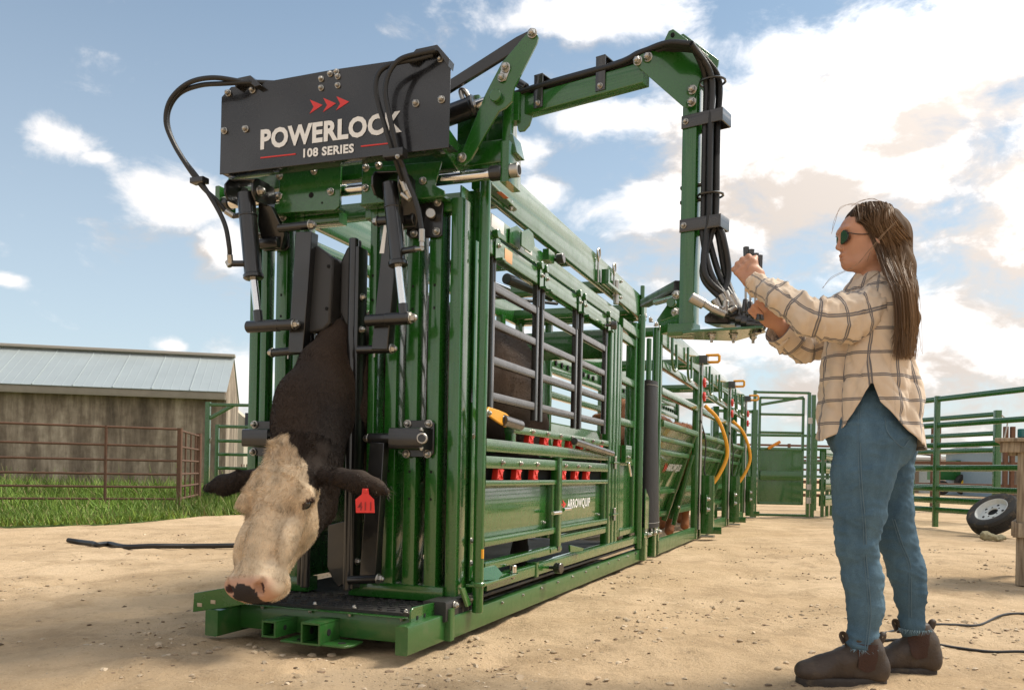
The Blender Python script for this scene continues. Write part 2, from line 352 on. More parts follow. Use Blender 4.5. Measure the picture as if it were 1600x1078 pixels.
# mat with raised tread
mt = B('rubber_mat', RUB, -.93, .028, .14, 4.3, .121, .134, .004)
tm = MB()
for i in range(18):
    for j in range(7):
        x, y = -.90+i*.053+(.026 if j % 2 else 0), .17+j*.05
        if x > .0: continue
        a = .7 if (i+j) % 2 else -.7; dx, dy = .017*math.cos(a), .017*math.sin(a)
        tm.bar((x-dx, y-dy, .1365), (x+dx, y+dy, .1365), .008, .007, (0, 0, 1), .002)
for j in range(75):
    y = .65+j*.047; a = .8 if j % 2 else -.8
    for x in (.006, -.045): tm.bar((x-.012*math.cos(a), y-.015*math.sin(a), .1365), (x+.012*math.cos(a), y+.015*math.sin(a), .1365), .008, .007, (0, 0, 1), .002)
tm.build('mat_tread', RUB, mt)['kind'] = 'stuff'
B('mat_lip', GREEN, -.82, .02, .105, .14, .118, .1225, .002)
for x in (-.70, -.46, -.27, -.03): bolt(CH, (x, .155, .136), (0, 0, 1), .75); bolt(CH, (x, .118, .1175), (0, 0, -1), .7)
B('edge_strip', RUB, .012, .086, .42, 4.28, .1345, .150, .004)
for k in range(13):
    y = .62+k*.295; bolt(CH, (.058, y, .151), (0, 0, 1), .7)
    bolt(CH, (.092, y, .082), (1, 0, 0), .55)
for k in range(9): B('mat_flap', RUB, -.06, .03, 1.02+k*.33, 1.16+k*.33, .150, .162+.004*(k % 2), .003)
# --- headgate: fixed and sliding vertical bars, front face y=.45
HB = [(-1.052, -1.004, .1), (-.99, -.955, .12), (-.902, -.846, .15), (-.802, -.756, .15), (-.397, -.368, .15), (-.309, -.257, .15), (-.206, -.152, .15), (-.099, -.046, .15), (.004, .05, .15)]
for i, (a, b_, z0) in enumerate(HB):
    dep = .095 if i not in (1,) else .05
    if i > 1: a -= .003; b_ += .003
    h = B('headgate_bar', GREEN, a, b_, .45, .45+dep, z0, 1.90 if i else 1.95, .005)
    if 1 < i < 8:
        for z in ((1.52, 1.42, .70, .58) if i != 4 else (1.58, 1.47)):
            B('bar_slot', HOLE, (a+b_)/2-.005, (a+b_)/2+.005, .4488, .452, z, z+.011, .001, parent=h)
B('headgate_back_plate', GREEN, -1.0, -.955, .47, .51, .15, 1.93, .004)
for a, b_ in ((-.47, .0), (-.95, -.70)): B('gate_sill', GREEN, a, b_, .435, .535, .140, .205, .005)
B('gate_header', GREEN, -.43, .05, .455, .525, 1.845, 1.90, .005); B('gate_header', GREEN, -1.05, -.57, .455, .525, 1.845, 1.90, .005)
# corner assembly on the right: light side plates, latch strip, round swing post
B('corner_plate', GREEN, .004, .012, .53, .665, .15, 1.98, .003)
B('corner_post', GREEN, -.03, .045, .67, .745, .13, 2.0, .005)
B('corner_channel', GREEN, .046, .056, .60, .66, .22, 1.75, .002)
for z in (.40, .30, .87): bolt(CH, (.06, .60, z), (1, 0, 0), 1.0)
sw = CYL('swing_post', GREEN, (.12, .545, .09), (.12, .545, 2.0), .0245, n=24)
B('warning_decal', YEL, .135, .1465, .530, .545, .33, .37, .0005, parent=sw)
CYL('post_collar', GREEN, (.12, .545, .205), (.12, .545, .225), .035)
one(CH, 'latch_arm', GREEN, 'prism', [(.08, .50, .205), (.15, .52, .205), (.14, 1.02, .205), (.10, 1.05, .205), (.085, .95, .205)], (0, 0, .012), bevel=.002)
one(CH, 'latch_paddle', GREEN, 'prism', [(.10, .60, .222), (.14, .74, .215), (.14, .80, .235), (.11, .78, .275), (.10, .62, .275)], (-.012, 0, .002), bevel=.002)
CYL('latch_pin', CHROME, (.115, 1.0, .218), (.115, 1.0, .255), .017); bolt(CH, (.115, 1.0, .204), (0, 0, -1))
rb = B('roller_block', PAD, -.02, .085, .29, .60, .082, .166, .006)
for y in (.36, .44, .50, .555): B('roller_pocket', HOLE, .0835, .0862, y-.018, y+.018, .092, .125, .003, parent=rb)
bolt(CH, (.086, .37, .145), (1, 0, 0), 1.2); bolt(CH, (.086, .53, .15), (1, 0, 0), 1.2)
one(CH, 'latch_tongue', GREEN, 'prism', [(.09, .40, .215), (.09, .45, .21), (.10, .50, .13), (.10, .455, .125)], (.01, .004, 0), bevel=.002)
# --- top of the headgate
B('top_beam', GREEN, -1.20, .255, .46, .56, 2.035, 2.135, .006)
CYL('slide_rod', CHROME, (-1.17, .42, 1.975), (.235, .42, 1.975), .0265, n=24)
CYL('rod_bush', BLACK, (.195, .42, 1.975), (.25, .42, 1.975), .033); CYL('rod_bush', BLACK, (-1.2, .42, 1.975), (-1.15, .42, 1.975), .033)
B('rod_hanger', GREEN, -1.21, -1.185, .38, .50, 1.94, 2.05, .004)
for pts, hs in (([(436, 268), (533, 258), (530, 322), (524, 328), (421, 334), (436, 318)], ((437, 276), (436, 307), (517, 300), (491, 268))),
                ([(566, 262), (690, 252), (679, 290), (694, 298), (695, 306), (564, 320)], ((572, 263), (571, 294), (661, 283), (592, 259)))):
    cp = one(CH, 'carriage_plate', GREEN, 'prism', [fy(x, y, .37) for x, y in pts], (0, .012, 0), bevel=.002)
    for x, y in hs: bolt(CH, fy(x, y, .368), (0, -1, 0), 1.25)
    x0_, x1_, z_ = (-.90, -.53, 1.887) if pts[0][0] < 500 else (-.41, -.0, 1.887)
    one(CH, 'carriage_lip', GREEN, 'bar', V((x0_, .41, z_)), V((x1_, .41, z_)), .075, .012)
for px, py, r in ((486, 305, .013), (503, 317, .005)): c = fy(px, py, .3685); CYL('plate_hole', HOLE, c, c+V((0, .002, 0)), r)
CYL('plate_hole', HOLE, fy(590, 308, .3685), fy(590, 308, .3685)+V((0, .002, 0)), .005)
for x in (-.60, -.35, -.56): B('carriage_hanger', GREEN, x-.02, x+.02, .40, .43, 1.90, 2.06, .003)
# --- linkages, one on each half of the gate
def linkage(s):
    # s: 0 = left half, 1 = right half; pixel tables read off the two halves
    T = [dict(cyl=((384, 302), (396, 432), (403, 492)), pin=((387, 511), (459, 507)), pin2=((427, 551), (474, 547)), up=((436, 357), (484, 352)), lev=((462, 362), (487, 362), (473, 551), (450, 551)), clev=((360, 300), (405, 299)), ports=((372, 331), (364, 412))),
         dict(cyl=((609, 286), (622, 412), (630, 482)), pin=((573, 501), (641, 497)), pin2=((559, 547), (611, 545)), up=((592, 346), (628, 343)), lev=((600, 352), (622, 352), (605, 546), (580, 546)), clev=((588, 289), (632, 288)), ports=((640, 310), (646, 388)))][s]
    yc = .27
    a, b_, c = [fy(*p, yc) for p in T['cyl']]
    CYL('hydraulic_cylinder', BLACK, a, b_, .034 if s else .040, n=24); d = (b_-a).normalized()
    CYL('cylinder_gland', BLACK, b_-d*.012, b_+d*.012, .042 if s else .046)
    CYL('cylinder_gland', BLACK, a+d*.10, a+d*.112, .037 if s else .043)
    CYL('cylinder_rod', CHROME, b_, c, .0175, n=20); CYL('rod_eye', BLACK, c-d*.02, c+d*.055, .021)
    p0, p1 = fy(*T['pin'][0], yc), fy(*T['pin'][1], yc); CYL('link_pin', BLACK, p0, p1, .025, n=20); CYL('pin_sleeve', BLACK, p0+(p1-p0)*(.45 if s else .0), p1 if s else p0+(p1-p0)*.7, .0275, n=20)
    bolt(CH, p1+V((.0, 0, 0)) if s else p1, (1, 0, 0), 1.75)
    p0, p1 = fy(*T['pin2'][0], .33), fy(*T['pin2'][1], .33); CYL('link_pin', BLACK, p0, p1, .019, n=20); bolt(CH, p1 if s else p0, (1 if s else -1, 0, 0), 1.6)
    CYL('grease_nipple', ZINC, (p0+p1)/2-V((0, 0, .018)), (p0+p1)/2-V((0, 0, .034)), .0045, n=8)
    p0, p1 = fy(*T['up'][0], .33), fy(*T['up'][1], .33); CYL('link_pin', BLACK, p0, p1, .019, n=20); bolt(CH, p0 if s else p1, (-1 if s else 1, 0, 0), 1.75)
    q = [fy(*p, .30) for p in T['lev']]
    one(CH, 'lever_arm', BLACK, 'prism', q, (0, .055, 0), bevel=.003)
    # clevis on the cylinder head
    k0, k1 = fy(*T['clev'][0], yc), fy(*T['clev'][1], yc)
    for k in (k0, k1):
        pts = [k+V((0, y, z)) for y, z in ((-.045, .02), (-.02, .05), (.11, .05), (.13, .0), (.11, -.05), (-.02, -.05), (-.045, -.02))]
        one(CH, 'clevis_plate', BLACK, 'prism', pts, (.010 if k is k0 else -.010, 0, 0), bevel=.002)
    one(CH, 'clevis_top', BLACK, 'bar', k0+V((0, .03, .05)), k1+V((0, .03, .05)), .09, .008)
    bolt(CH, k1, (1, 0, 0), 1.7); bolt(CH, k0, (-1, 0, 0), 1.3)
    # gusset from clevis to mount plate
    g = k1+V((-.03, .06, -.03)); m2 = fy(*((445, 375) if not s else (655, 340)), .42)
    one(CH, 'linkage_gusset', BLACK, 'prism', [g+V((-.02, 0, 0)), g+V((.05, 0, -.02)), m2+V((.02, -.03, .02)), m2+V((.0, -.03, -.05)), m2+V((-.09, -.03, -.05)), g+V((-.02, 0, -.1))], (0, .03, 0), bevel=.003)
    if s:
        mp = one(CH, 'mount_plate', BLACK, 'prism', [fy(x, y, .43) for x, y in ((640, 320), (646, 313), (688, 312), (692, 317), (690, 368), (684, 371), (640, 372), (634, 366))], (0, .014, 0), bevel=.003)
        for x, y in ((684, 317), (682, 362), (647, 365), (672, 331)): bolt(CH, fy(x, y, .428), (0, -1, 0), 1.3)
        c = fy(673, 336, .42); CYL('pivot_cap', ZINC, c, c+V((.012, -.028, 0)), .022)
    else:
        mp = one(CH, 'mount_plate', BLACK, 'prism', [fy(x, y, .43) for x, y in ((402, 366), (450, 362), (451, 386), (446, 391), (412, 392), (404, 386))], (0, .014, 0), bevel=.003)
        for x, y in ((411, 383), (441, 382), (408, 369), (443, 340)): bolt(CH, fy(x, y, .428), (0, -1, 0), 1.3)
    CYL('link_tube', BLACK, m2+V((-.10, -.04, -.02)), m2+V((.0, -.04, -.02)), .026, n=20)
    return T, a, b_, yc
LK = [linkage(0), linkage(1)]
one(CH, 'data_plate', WHITE, 'prism', [fy(600, 352, .2985), fy(605, 352, .2985), fy(600, 396, .2985), fy(593, 396, .2985)], (0, .0012, 0))
dl = one(CH, 'data_plate', WHITE, 'prism', [fy(622, 350, .2985), fy(629, 350, .2985), fy(632, 382, .2985), fy(625, 383, .2985)], (0, .0012, 0))
# lower mounts
def lower_mount(T, s):
    mp = one(CH, 'mount_plate', BLACK, 'prism', [fy(x, y, .425) for x, y in T['plate']], (0, .016, 0), bevel=.003)
    for x, y in T['b']: bolt(CH, fy(x, y, .424), (0, -1, 0), 1.35)
    p0, p1 = fy(*T['arm'][0], .36), fy(*T['arm'][1], .36); CYL('link_pin', BLACK, p0, p1, .024, n=20); bolt(CH, p0, (-1, 0, 0), 1.6)
    b0 = fy(*T['blk'][0], .34); b1 = fy(*T['blk'][1], .34)
    bk = B('pivot_block', BLACK, min(b0.x, b1.x), max(b0.x, b1.x), .325, .43, min(b0.z, b1.z), max(b0.z, b1.z), .012)
    return b0, b1
lower_mount(dict(plate=((633, 662), (639, 657), (672, 656), (678, 661), (677, 708), (671, 714), (638, 714), (632, 708)), b=((637, 662), (670, 662), (635, 709), (668, 709)), arm=((577, 685), (636, 685)), blk=((610, 668), (662, 702))), 1)
c = fy(660, 685, .325); CYL('pivot_cap', ZINC, c, c+V((.012, -.03, 0)), .024); CYL('pivot_core', BLACK, c, c+V((.0135, -.033, 0)), .017)
bolt(CH, fy(658, 673, .326), (0, 0, 1), .8); bolt(CH, fy(658, 699, .326), (0, 0, -1), .8)
lower_mount(dict(plate=((395, 663), (400, 658), (432, 658), (437, 664), (435, 708), (430, 712), (400, 712), (394, 706)), b=((398, 663), (429, 662), (396, 706), (428, 706)), arm=((430, 680), (468, 679)), blk=((381, 670), (420, 698))), 0)
# lower lever arm and its pin
q = [fy(x, y, .33) for x, y in ((578, 690), (600, 692), (586, 905), (561, 905))]; one(CH, 'lever_arm', BLACK, 'prism', q, (0, .05, 0), bevel=.003)
p0, p1 = fy(545, 906, .33), fy(590, 904, .33); CYL('link_pin', BLACK, p0, p1, .019); bolt(CH, p1, (1, 0, 0), 1.75)
# neck bars (round tube + flange) and the head pads
for px0, px1, xx in (((486, 520), (480, 900), -.668), ((555, 375), (536, 912), -.445)):
    nb = CYL('neck_bar', BLACK, (xx, .385, .17), (xx, .385, 1.74), .0215, n=22)
    B('neck_flange', BLACK, xx+(.018 if xx > -.5 else -.035), xx+(.035 if xx > -.5 else -.018), .37, .45, .18, 1.70, .003)
    for z in (1.48, 1.335, .30, .66): bolt(CH, (xx+(.036 if xx > -.5 else -.036), .40, z), (1 if xx > -.5 else -1, 0, 0), 1.25)
one(CH, 'neck_guard', BLACK, 'prism', [fy(x, y, .37) for x, y in ((512, 820), (545, 812), (545, 905), (529, 917), (520, 905), (511, 885))], (0, .012, 0), bevel=.003)
def pad(pts, y, th):
    o = one(CH, 'head_pad', PAD, 'prism', [fy(a, b_, y) for a, b_ in pts], (0, th, 0), bevel=.010); return o
pad(((484, 377), (510, 395), (519, 404), (515, 504), (505, 516), (476, 522)), .34, .05)
pad(((510, 396), (521, 402), (516, 502), (506, 517)), .345, .10)
pad(((520, 404), (531, 410), (527, 492), (517, 503)), .42, .10)
pad(((556, 371), (541, 388), (532, 408), (530, 488), (538, 505), (550, 522)), .395, .06)
for x, y in ((513, 416), (510, 482)): c = fy(x, y, .3355); CYL('pad_hole', HOLE, c-V((0, .001, 0)), c+V((0, .004, 0)), .008)
for x, y in ((477, 597-180), (474, 483)): bolt(CH, fy(x, y, .36), (-1, -.3, 0), 1.1)
# --- sign box
SY = .20
outl = [(343, 273), (701, 231), (704, 100), (690, 84), (520, 109), (388, 133), (361, 136), (346, 152)]
sgn = one(CH, 'sign_panel', SIGN, 'prism', [fy(x, y, SY) for x, y in outl], (0, .006, 0), bevel=.002)
zb = 2.035
B('sign_return', SIGN, -1.035, .095, SY+.006, SY+.10, zb, zb+.005, .001, parent=sgn)
B('sign_return', SIGN, -1.04, -1.034, SY+.006, SY+.10, zb, 2.36, .001, parent=sgn)
one(sgn, 'sign_return', GREEN, 'prism', [(.06, SY+.02, 2.03), (.06, SY+.18, 1.99), (.06, SY+.23, 2.0), (.06, SY+.2, 2.1), (.06, SY+.02, 2.14)], (.004, 0, 0))
for (x, y) in ((357, 146), (395, 141), (351, 205), (384, 202), (502, 124), (528, 120), (502, 138), (528, 134), (650, 162), (690, 156), (688, 93), (516, 116), (526, 113)): bolt(sgn, fy(x, y, SY-.001), (0, -1, 0), 1.15 if y > 140 else .95)
for pts in (((365, 130), (372, 122), (391, 118), (407, 133), (398, 136), (387, 127), (374, 130), (368, 137)), ((634, 95), (650, 77), (683, 70), (702, 92), (700, 104), (684, 80), (656, 86), (645, 96))):
    one(sgn, 'hose_bracket', SIGN, 'prism', [fy(x, y, SY-.03) for x, y in pts], (0, .05, 0), bevel=.0015)
def text_mesh(name, body, p, xa, size, width, m, parent, squeeze=1., bold=.0, shear=0., zax=(0, 0, 1), depth=.0012):
    """lettering: p = lower left corner, xa = reading direction, width = real width wanted"""
    cu = bpy.data.curves.new(name, 'FONT'); cu.body = body; cu.size = 1.; cu.offset = bold; cu.shear = shear; cu.extrude = .0; cu.resolution_u = 3; cu.space_character = 1.06
    t = bpy.data.objects.new(name, cu); COL.objects.link(t); dg = bpy.context.evaluated_depsgraph_get(); me = bpy.data.meshes.new_from_object(t.evaluated_get(dg))
    bpy.data.objects.remove(t)
    n = len(me.vertices); co = np.zeros(n*3); me.vertices.foreach_get('co', co); co = co.reshape(-1, 3)
    co[:, :2] -= co[:, :2].min(0); wdt, hgt_ = co[:, 0].max(), co[:, 1].max(); xa = V(xa).normalized(); za = V(zax).normalized(); nn = xa.cross(za)
    out = np.outer(co[:, 0]*width/wdt, xa)+np.outer(co[:, 1]*size/hgt_, za)+np.array(V(p)+nn*depth)
    me.vertices.foreach_set('co', out.ravel()); me.update(); return finish(name, me, m, parent, ang=0)
def lettering(body, pl, pr, top, y, m, parent, bold=.012):
    a, b_, t = fy(*pl, y), fy(*pr, y), fy(*top, y); return text_mesh('lettering', body, a, b_-a, (t-a).length, (b_-a).length, m, parent, bold=bold, zax=(0, 0, 1))
lettering('POWERLOCK', (407, 235), (628, 207), (408, 203), SY-.002, WHITE, sgn, .042)
lettering('108 SERIES', (474, 247), (553, 239), (474, 233), SY-.002, WHITE, sgn, .036)
for a, b_ in (((407, 247), (462, 241)), ((564, 229), (619, 223))): one(sgn, 'red_rule', REDV, 'bar', fy(*a, SY-.0015), fy(*b_, SY-.0015), .002, .006, (0, 0, 1), .0005)
for k, x in enumerate((484, 505, 525.5)):
    y = 156-k*2.6; one(sgn, 'red_arrow', REDV, 'prism', [fy(a, b_, SY-.002) for a, b_ in ((x, y), (x+20, y+8.5), (x-.5, y+22), (x+6, y+11.5))], (0, .0015, 0))
# --- hoses on the headgate
def hose(pts, r=.0105, name='hydraulic_hose'): return one(CH, name, HOSE, 'tube', pts, r, 10, 8)
def ps(L, parent_fn=fy): return [parent_fn(*p) for p in L]
hose(ps([(402, 136, .21), (372, 127, .15), (330, 122, .10), (293, 131, .10), (266, 157, .10), (259, 190, .11), (270, 222, .13), (290, 256, .15), (316, 292, .18), (338, 313, .22), (352, 330, .25)]))
hose(ps([(430, 130, .24), (395, 129, .18), (350, 131, .13), (312, 134, .12), (280, 147, .12), (263, 175, .12), (265, 207, .13), (284, 245, .15), (312, 282, .17), (338, 323, .19), (352, 353, .2), (358, 385, .21), (359, 398, .22)]))
c = fy(311, 283, .165); B('hose_clamp', BLACK, c.x-.035, c.x+.035, c.y-.02, c.y+.025, c.z-.012, c.z+.014, .004); bolt(CH, c+V((-.036, 0, .0)), (-1, 0, 0), .7)
for p0, p1 in (((352, 330, .25), (365, 338, .27)), ((359, 398, .22), (360, 412, .23))): CYL('hose_ferrule', ZINC, fy(*p0), fy(*p1), .013)
CYL('port_elbow', BLACK, fy(364, 338, .27), fy(378, 336, .27), .012); CYL('port_elbow', BLACK, fy(358, 412, .23), fy(385, 412, .27), .014); CYL('fitting', ZINC, fy(356, 408, .23), fy(360, 416, .23), .014)
hose(ps([(680, 79, .16), (655, 84, .14), (626, 93, .12), (609, 112, .11), (602, 140, .11), (606, 170, .12), (614, 205, .13), (622, 240, .15), (630, 262, .18), (634, 282, .22)]))
hose(ps([(676, 86, .17), (650, 93, .15), (615, 100, .13), (594, 112, .12), (587, 135, .12), (592, 165, .13), (604, 205, .14), (615, 240, .16), (622, 262, .19), (630, 285, .23)]))
hose(ps([(630, 262, .18), (638, 285, .19), (648, 310, .2), (655, 335, .205), (659, 362, .21)]))
c = fy(619, 243, .15); B('hose_clamp', BLACK, c.x-.045, c.x+.045, c.y-.03, c.y+.015, c.z-.016, c.z+.020, .004); bolt(CH, fy(621, 245, .119), (0, -1, 0), .7)
for p0, p1, r in (((628, 280, .23), (636, 300, .24), .015), ((636, 298, .24), (642, 310, .25), .012), ((659, 358, .21), (659, 378, .215), .0125), ((659, 378, .215), (659, 386, .215), .010), ((660, 388, .215), (650, 389, .235), .010)): CYL('hose_ferrule', ZINC, fy(*p0), fy(*p1), r)
CYL('port_elbow', BLACK, fy(650, 389, .235), fy(627, 393, .27), .014); CYL('fitting', ZINC, fy(628, 303, .25), fy(640, 312, .25), .012)
# --- tilt linkage and boom mount at top right
LY = .36
arm = [(714, 256), (713, 246), (722, 236), (757, 150), (762, 140), (784, 98), (820, 56), (827, 48), (836, 48), (841, 58), (838, 68), (803, 137), (800, 158), (790, 168), (779, 174), (770, 190), (735, 250), (725, 258)]
la = one(CH, 'link_arm', GREEN, 'prism', [fy(x, y, LY) for x, y in arm], (0, .014, 0), bevel=.002)
bolt(la, fy(832, 53, LY-.001), (0, -1, 0), 1.5); bolt(la, fy(722, 247, LY-.001), (0, -1, 0), 1.5)
c = fy(776, 152, LY-.004); CYL('pivot_boss', GREEN, c+V((0, .01, 0)), c+V((0, -.022, 0)), .026, parent=la)
one(la, 'link_strap', STEEL, 'prism', [fy(x, y, LY-.004) for x, y in ((779, 120), (786, 99), (794, 99), (797, 107), (790, 126), (783, 128))], (0, .004, 0), bevel=.002)
bolt(la, fy(790, 106, LY-.005), (0, -1, 0), 1.5); bolt(la, fy(784, 122, LY-.005), (0, -1, 0), 1.3)
lb = one(CH, 'link_bar', BLACK, 'prism', [fy(x, y, LY+.03) for x, y in ((838, 50), (826, 48), (806, 58), (700, 126), (640, 165), (642, 182), (703, 143), (800, 83), (836, 66))], (0, .02, 0), bevel=.003)
CYL('tilt_cylinder', BLACK, fy(650, 200, .42), fy(741, 166, .42), .044, n=24); CYL('cylinder_gland', BLACK, fy(737, 168, .42), fy(744, 165, .42), .049)
CYL('cylinder_rod', CHROME, fy(741, 166, .42), fy(778, 153, .42), .022); CYL('link_pin', BLACK, fy(776, 152, .37), fy(776, 152, .37)+V((0, .12, 0)), .022)
one(CH, 'hose_elbow', ZINC, 'tube', ps([(724, 158, .42), (720, 145, .42), (722, 141, .42), (728, 145, .42), (736, 160, .44)]), .011)
B('end_plate', GREEN, .245, .285, .40, .55, 1.93, 2.10, .006)
B('end_post', GREEN, .235, .275, .44, .52, 2.10, 2.335, .005)
one(CH, 'end_gusset', GREEN, 'prism', [(.284, .44, 2.14), (.284, .54, 2.14), (.305, .54, 2.06), (.305, .44, 2.06)], (-.02, 0, 0), bevel=.002)
B('back_plate', GREEN, .0, .235, .50, .515, 2.10, 2.33, .003); B('stiffener', GREEN, -.10, -.045, .42, .50, 2.10, 2.25, .003); B('stiffener', GREEN, .09, .125, .44, .50, 2.10, 2.33, .003)
CYL('rod_end_nut', ZINC, (.285, .42, 1.978), (.325, .42, 1.978), .030, n=20); CYL('nut_bore', HOLE, (.3245, .42, 1.978), (.3265, .42, 1.978), .020)
# boom: swinging arm carrying the control valve. vertical post stands at depth 3.38
bs, be = wd(812, 152, 3.76), wd(1000, 96, 3.41)
def cl(p):
    a, b_ = p[0]-OX, p[1]-OY; return V((a*exx+b_*exy, a*eyx+b_*eyy, p[2]))
def W3(px, py, dep): return cl(wd(px, py, dep))
b0, b1 = W3(806, 163, 3.76), W3(1010, 100, 3.40); b1.z = b0.z = 2.285
BAR('boom', GREEN, b0, b1, .055, .085); dirb = (b1-b0).normalized(); nb_ = V((dirb.y, -dirb.x, 0))   # nb_ faces the camera side
for k in range(5): one(CH, 'hydraulic_hose', HOSE, 'tube', [b0+dirb*.02+V((0, 0, .075))-nb_*(.03-.015*k)+V((-.1, 0, -.03)), b0+dirb*.15+V((0, 0, .060+.012*(k % 2)))-nb_*(.03-.015*k), b0+dirb*.5+V((0, 0, .058+.012*(k % 2)))-nb_*(.03-.015*k), b1-dirb*.02+V((0, 0, .075+.012*(k % 2)))-nb_*(.03-.015*k), b1+dirb*.10+V((0, 0, .085))-nb_*(.03-.015*k), b1+dirb*.20+V((0, 0, .055))-nb_*(.03-.015*k)], .0115, 10, 6)
for t in (.22, .70):
    p = b0+(b1-b0)*t; mm = MB()
    mm.bar(p+nb_*.031+V((0, 0, -.03)), p+nb_*.031+V((0, 0, .105)), .045, .006, nb_).bar(p-nb_*.031+V((0, 0, -.0)), p-nb_*.031+V((0, 0, .105)), .045, .006, nb_).bar(p-nb_*.034+V((0, 0, .108)), p+nb_*.034+V((0, 0, .108)), .045, .006, (0, 0, 1))
    mm.build('hose_bracket', BLACKM, CH); bolt(CH, p+nb_*.034+V((0, 0, -.012)), nb_, .9)
# slew mount of the boom
one(CH, 'slew_plate', GREEN, 'prism', [W3(x, y, 3.70) for x, y in ((800, 160), (812, 146), (831, 141), (832, 178), (826, 196), (818, 205), (810, 206))], nb_*-.012, bevel=.002)
CYL('slew_pin', BLACK, W3(800, 124, 3.74), W3(822, 138, 3.70), .02); CYL('slew_pin', BLACK, W3(793, 160, 3.72), W3(812, 148, 3.72), .014); B('slew_bracket', GREEN, .22, .30, .47, .53, 2.21, 2.33, .004)
# corner plates
PD = 3.375
cpz = [(992, 101), (994, 93), (1014, 80), (1034, 76), (1046, 50), (1053, 47), (1108, 88), (1107, 96), (1082, 165), (1076, 170), (1068, 168)]
fr = [W3(x, y, PD) for x, y in cpz]; one(CH, 'corner_gusset', GREEN, 'prism', fr, nb_*.008, bevel=.002)
bk = [W3(x+16, y+7, PD+.09) for x, y in cpz]; one(CH, 'corner_gusset', GREEN, 'prism', bk, nb_*.008, bevel=.002)
for x, y in ((997, 96), (1013, 90), (1082, 141), (1081, 160)): bolt(CH, W3(x, y, PD-.01), nb_, 1.35)
for x, y in ((1051, 55), (1101, 91)): c = W3(x, y, PD-.0085); CYL('plate_hole', WHITE if False else HOLE, c+nb_*.003, c-nb_*.003, .009)
# vertical post
pt, pb = W3(1086, 150, PD+.04), W3(1073, 512, PD+.04); pt.x = pb.x = (pt.x+pb.x)/2; pt.y = pb.y = (pt.y+pb.y)/2; pt.z += .02; pb.z -= .02
BAR('boom_post', GREEN, pb, pt, .062, .062, nb_)
side = V((-nb_.y, nb_.x, 0));  side = side if side.x > 0 else -side
for z in (pt.z-.33+.27, pt.z-.33-.07, 0):
    pass
def hose_run(k):
    ang = k/5*2*math.pi; dx, dy = .034*math.cos(ang), .030*math.sin(ang)
    s0 = pt+side*(.080+dx*.7)+nb_*dy; zt = pt.z
    top = b1+dirb*.20+V((0, 0, .055))-nb_*(.03-.015*(k % 5))
    en = [(1130, 470), (1136, 466), (1143, 476), (1147, 470), (1152, 478), (1120, 478)][k]
    P = [top, V((s0.x, s0.y, zt+.02)), V((s0.x, s0.y, zt-.15)), V((s0.x, s0.y, 1.95)), V((s0.x, s0.y, 1.72)), V((s0.x, s0.y, 1.64))+side*.01*(k-2), W3(1098+k*8, 430, PD-.02)+nb_*dy, W3(*en, PD-.05)]
    one(CH, 'hydraulic_hose', HOSE, 'tube', P, .0125, 10, 8)
    CYL('hose_ferrule', ZINC, W3(en[0]-4, en[1]-10, PD-.047), W3(en[0]+5, en[1]+8, PD-.05), .0155); CYL('fitting', ZINC, W3(en[0]+5, en[1]+8, PD-.05), W3(en[0]+7, en[1]+17, PD-.05), .012)
for k in range(6): hose_run(k)
def zpx(py): return CAMH+(742-py)/F*PD
for py in (187, 350):
    z = zpx(py); p = V((pt.x, pt.y, z)); mm = MB()
    mm.bar(p+nb_*.036-side*.03, p+nb_*.036+side*.135, .006, .05, (0, 0, 1), .001).bar(p-nb_*.05+side*.0, p-nb_*.05+side*.135, .006, .05, (0, 0, 1), .001).bar(p+nb_*.039+side*.137, p-nb_*.05+side*.137, .006, .05, (0, 0, 1), .001)
    mm.build('hose_bracket', BLACKM, CH); bolt(CH, p+nb_*.040-side*.012, nb_, .9)
for py in (128, 305):
    z = zpx(py); p = V((pt.x, pt.y, z))+side*.08; one(CH, 'cable_tie', BLACK, 'tube', [p+side*(.05*math.cos(a))+nb_*(.045*math.sin(a)) for a in np.linspace(0, 2*math.pi, 14)], .005, 6, 2)
for py in (285, 308): CYL('clamp_bolt', BLACK, V((pt.x, pt.y, zpx(py)))-side*.045, V((pt.x, pt.y, zpx(py)))+side*.05, .008)
# valve plate and valve bank
VZ = zpx(523); vp0 = W3(1066, 523, PD)
plate = [W3(1065, 526, PD+.10), W3(1066, 524, PD-.04), W3(1092, 523, PD-.09), W3(1192, 520, PD-.20), W3(1197, 516, PD-.10), W3(1150, 506, PD+.12)]
plate = [V((p.x, p.y, VZ)) for p in plate]
one(CH, 'valve_plate', GREEN, 'prism', plate, (0, 0, .010), bevel=.002)
BAR('valve_box', GREEN, W3(1050, 518, PD+.06), W3(1087, 516, PD+.0), .08, .05)
BAR('valve_support', GREEN, W3(1040, 512, PD+.2), W3(1075, 500, PD+.05), .05, .06)
for x, y in ((1112, 524), (1146, 526), (1177, 523)): p = W3(x, y, PD-.06); p.z = VZ-.0; bolt(CH, p, (0, 0, -1), 1.3); CYL('stud', ZINC, p, p-V((0, 0, .035)), .006, n=8)
vb = [W3(1100, 505, PD-.06), W3(1100, 494, PD-.06), W3(1118, 478, PD-.06), W3(1150, 478, PD-.06), W3(1158, 490, PD-.06), W3(1158, 507, PD-.06)]
one(CH, 'valve_body', BLACKM, 'prism', vb, -nb_*.12, bevel=.006)
for k in range(5):
    c0 = W3(1147+k*9, 486+k*3.5, PD-.06-.02*k); bkx = CYL('valve_spool', BLACKM, c0-side*.035-V((0, 0, .012)), c0+side*.03-V((0, 0, .022)), .022); CYL('spool_cap', BLACKM, c0-side*.0-V((0, 0, .05)), c0+V((0, 0, .02)), .018)
